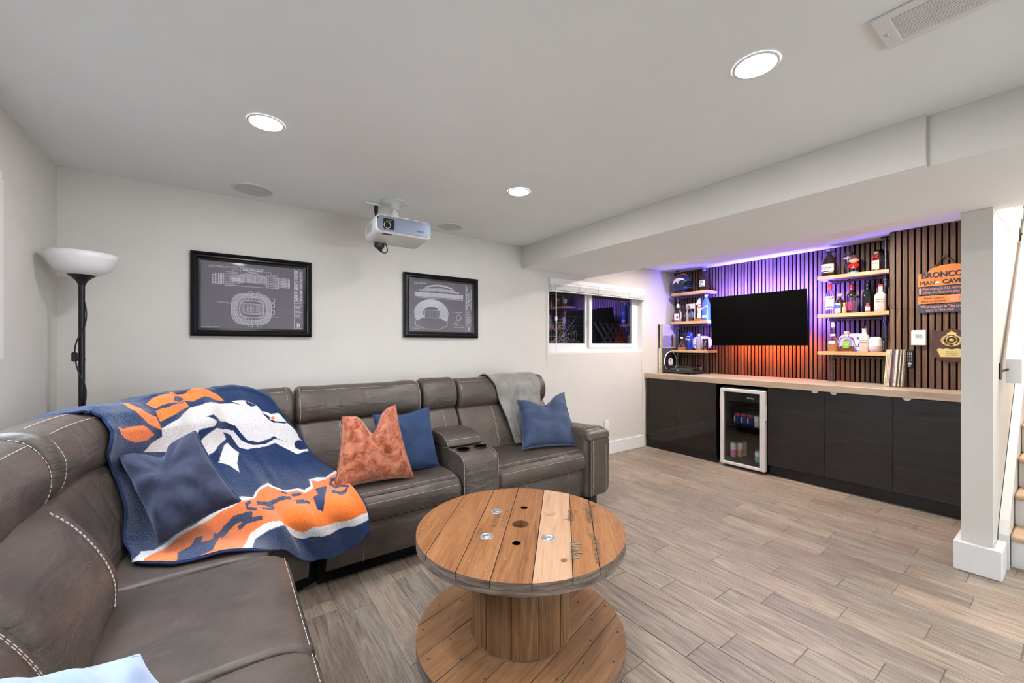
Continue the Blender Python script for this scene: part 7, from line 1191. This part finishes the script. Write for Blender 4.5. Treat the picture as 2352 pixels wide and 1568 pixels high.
cv = thing('record_sleeve', 'lilac record sleeve with a dark standing figure on top of the lower records', 'record', (4.86, 3.226, 1.26)); A_ = np.array((4.702, 3.226, 1.2605)); uu = np.array((1., 0, 0)); wv = .31; fr = (tuple(A_), tuple(uu), (0, 0, 1))
MB().prism([(0, 0), (wv, 0), (wv, .31), (0, .31)], fr, -.004, 0).build('sleeve', mat('lilac_sleeve', (.50, .44, .55), .5), cv); MB().prism([(0.004, .01), (wv - .004, .01), (wv - .004, .15), (.06, .165), (.004, .15)], fr, .0002, .0006).build('print_sea', mat('print_grey', (.26, .23, .30), .6), cv)
MB().prism([(.200, .02), (.222, .02), (.226, .07), (.232, .11), (.224, .15), (.222, .175), (.206, .178), (.200, .155), (.196, .12), (.204, .08)], fr, .0007, .0012).build('print_figure', M['ink'], cv); text('sleeve_lettering', 'TROUBLE', .052, tuple(A_ + uu * .02 + np.array((0, 0, .245))), uu, V, M['linedim'], cv, sx=.9, h=.0012)
t = thing('vinyl_record', 'bare black record with white rim and red mark leaning beside the turntable', 'record', (4.845, 3.205, .94)); cx_, cz_ = 4.845, 1.078
MB().cyl((cx_, 3.206, cz_), (cx_, 3.202, cz_), .138, n=44).build('disc', M['black'], t); MB().tube([(cx_ + .1335 * math.cos(q), 3.2035, cz_ + .1335 * math.sin(q)) for q in np.linspace(0, 2 * PI, 49)[:-1]], .0075, 8, closed=True).build('white_rim', M['white'], t)
MB().cyl((cx_, 3.2018, cz_), (cx_, 3.2005, cz_), .052, n=30).build('label_disc', M['signwhite'], t); MB().prism([(-.012, .012), (.012, .026), (.020, .038), (-.004, .034), (-.018, .022)], ((cx_, 3.2003, cz_), (1, 0, 0), V), .0, .0008).build('red_emblem', M['red'], t)
yr = 1.033
for k, (ci, w_) in enumerate(((11, .008), (6, .010), (3, .008), (8, .008), (4, .007), (7, .009), (12, .006), (0, .016), (9, .010), (10, .009), (2, .008), (5, .010))):
    record('%s record, %s from the left in the row by the right pipe shelf' % (NAMES[ci], ORD[k]), 'records standing by the right pipe shelf', 4.70 + .001 * k, yr - w_, .9405 + .003, .318, w_ - .0008, M_rec[ci], R(3.6), .30); yr -= w_ + .0006
# ------------------------------------------------ hanging on the slats
t = thing('thermostat', 'square white thermostat on the slatted wall', 'thermostat', (4.77, .823, 1.36)); MB().box(4.748, .778, 1.297, 4.778, .867, 1.424, bev=.005).build('casing', M['white'], t); MB().box(4.7468, .797, 1.352, 4.749, .842, 1.394).build('display', mat('lcd_green', (.42, .45, .40), .2), t)
text('display_digits', '21.5', .02, (4.7466, .836, 1.366), U, V, M['ink'], t)
for k in range(3): MB().box(4.7468, .79 + k * .018, 1.327, 4.748, .803 + k * .018, 1.331).build('button', M['grille'], t)
t = thing('remote_control', 'black remote control mounted upright on the slats', 'remote control', (4.77, .877, 1.18)); MB().box(4.755, .853, 1.103, 4.7785, .901, 1.257, bev=.007).build('casing', M['black'], t)
for i in range(6):
    for j in range(3): MB().cyl((4.7555, .865 + j * .012, 1.165 + i * .0135), (4.7537, .865 + j * .012, 1.165 + i * .0135), .0034, n=8).build('button', M['grille'], t)
MB().cyl((4.7555, .877, 1.142), (4.7535, .877, 1.142), .012, n=18).build('dial_pad', M['grille'], t); MB().box(4.7535, .871, 1.118, 4.7555, .883, 1.124).build('lit_button', M['white'], t)
# stacked wooden sign
M['signorange'] = wood('sign_orange', [(.3, (.62, .16, .035)), (.7, (.80, .27, .07))], axis=1, scale=1.5, rough=.5, tone=.05); M['signblue'] = flecked('sign_slate_blue', (.035, .052, .085), (.05, .072, .115), 60, .6); M['signpink'] = mat('sign_salmon_paint', (.75, .28, .17), .6)
t = thing('wooden_sign', 'orange and slate blue stacked board sign hanging by a cord', 'sign', (4.75, .646, 1.75)); sx_ = 4.762; yl, yr2 = .826, .466; yc = .646
def board(z0, z1, m, arch=0):
    w = yl - yr2; e = [(0, 0), (w, 0), (w, z1 - z0)]
    if arch: e += [(w - .055, z1 - z0)] + [(w / 2 + (w / 2 - .055) * math.cos(a), z1 - z0 + arch * math.sin(a)) for a in np.linspace(.12, PI - .12, 15)] + [(.055, z1 - z0)]
    e += [(0, z1 - z0)]; return MB().prism(e, ((sx_, yl, z0), U, V), -.012, 0).build('board', m, t)
board(1.784, 1.893, M['signorange'], .058); board(1.713, 1.779, M['signblue']); board(1.641, 1.706, M['signorange']); board(1.566, 1.634, M['signblue'])
def sl(s, u, z, size, m, sx=1, bold=0, ext=.0004, sh=0): text('sign_lettering', s, size, (sx_ - .0002, yl - u, z), U, V, m, t, sx=sx, bold=bold, ext=ext, shear=sh)
sl('BRONCOS', .018, 1.853, .064, M['navyink'], .86, .0014, .003); sl('MAN', .010, 1.795, .050, M['navyink'], .82, .0, .003); sl('CAVE', .140, 1.797, .050, M['navyink'], .92, .0012, .003)
MB().prism([(.097, 1.802), (.103, 1.810), (.114, 1.819), (.124, 1.816), (.133, 1.808), (.124, 1.807), (.118, 1.799), (.115, 1.807), (.105, 1.803)], ((sx_, yl, 0), U, V), .0002, .003).build('horse_emblem', M['white'], t)
sl('Man controls ALL remotes', .026, 1.753, .030, M['signpink'], .74); sl('when the Broncos play', .027, 1.724, .030, M['signpink'], .76); sl('Team Colors', .030, 1.678, .029, M['navyink'], .76); sl('worn at all times', .018, 1.652, .029, M['navyink'], .74); sl('What happens in "the cave"', .014, 1.606, .031, M['signpink'], .72, .0003); sl('stays in "the cave"', .046, 1.577, .031, M['signpink'], .74)
MB().box(sx_ - .003, yl - .021, 1.722, sx_ - .0004, yl - .006, 1.77).build('painted_remote', M['signpink'], t)
MB().prism([(.182, 1.65), (.232, 1.65), (.232, 1.68), (.245, 1.69), (.236, 1.70), (.178, 1.70), (.168, 1.69), (.182, 1.68)], ((sx_, yl, 0), U, V), .0004, .002).build('painted_shirt', M['signpink'], t)
MB().tube([(sx_ + .006, .735, 1.93), (4.765, .674, 2.028), (sx_ + .006, .60, 1.935)], .006, 8).build('cord', mat('brown_cord', (.10, .06, .04), .8), t)
for y in (yl - .06, yr2 + .06):
    for z in (1.7815, 1.7095, 1.6375): MB().tube([(sx_ + .006, y, z - .006), (sx_ + .006, y, z + .006)], .002, 6).build('link', M['void'], t)
# shield plaque
t = thing('shield_plaque', 'dark wood shield plaque with brass crest and nameplate', 'plaque', (4.765, .63, 1.29)); M['mahog'] = wood('mahogany', [(.3, (.045, .018, .014)), (.7, (.10, .042, .032))], axis=2, rough=.4, tone=.03)
pe = [(-.11, .135), (-.055, .122), (0, .148), (.055, .122), (.11, .135), (.112, .05), (.110, -.06), (.10, -.09), (.06, -.115), (0, -.138), (-.06, -.115), (-.10, -.09), (-.110, -.06), (-.112, .05)]
fr = ((4.7785, .632, 1.289), U, V); pm = MB().prism(pe, fr, .0005, .014); pm.prism([(a * .94, b * .95) for a, b in pe], fr, .0141, .020); pm.build('shield', M['mahog'], t)
g = MB(); F3 = ((4.758, .632, 1.289), U, V)
g.tube([(4.756, .632 - .030 * math.cos(a), 1.338 + .030 * math.sin(a)) for a in np.linspace(0, 2 * PI, 21)[:-1]], .005, 6, closed=True).ell((4.757, .632, 1.338), (.006, .016, .016), 12, 8)
for s in (1, -1):
    for k in range(9): a = -1.2 + k * .28; g.ell((4.757, .632 + s * .052 * math.cos(a), 1.335 + .042 * math.sin(a)), (.004, .012, .008), 8, 6)
g.prism([(-.022, .088), (.022, .088), (.028, .104), (.016, .112), (0, .120), (-.016, .112), (-.028, .104)], F3, -.002, .004).ell((4.756, .632, 1.414), (.004, .005, .007), 8, 6).tube([(4.755, .664, 1.30), (4.755, .632, 1.288), (4.755, .60, 1.30)], .006, 6)
g.build('brass_crest', M['gold'], t)
pl = MB().prism([(-.085, -.028), (-.07, -.016), (-.05, -.022), (-.03, -.016), (0, -.024), (.03, -.016), (.05, -.022), (.07, -.016), (.085, -.028), (.072, -.058), (.065, -.086), (-.065, -.086), (-.072, -.058)], F3, -.001, .002).build('nameplate', M['gold'], t)
for i, (s, sz) in enumerate((('PRESENTED TO', .009), ('CST. WILLIAM', .011), ('WITH THANKS', .009))): text('plate_lettering', s, sz, (4.7557, .632, 1.243 - .014 * i), U, V, M['ink'], t, align='CENTER')
# lettering: font curves become plain meshes
bpy.context.view_layer.update()
_dg = bpy.context.evaluated_depsgraph_get()
for o in [o for o in SC.objects if o.type == 'FONT']:
    me = bpy.data.meshes.new_from_object(o.evaluated_get(_dg)); me.name = o.name
    n = bpy.data.objects.new('tmp', me); nm = o.name; par = o.parent; mb_ = o.matrix_basis.copy(); pr = {k: o[k] for k in o.keys()}
    bpy.data.objects.remove(o); n.name = nm; COL.objects.link(n); n.parent = par; n.matrix_basis = mb_
    for k, v_ in pr.items(): n[k] = v_
bpy.context.view_layer.update()
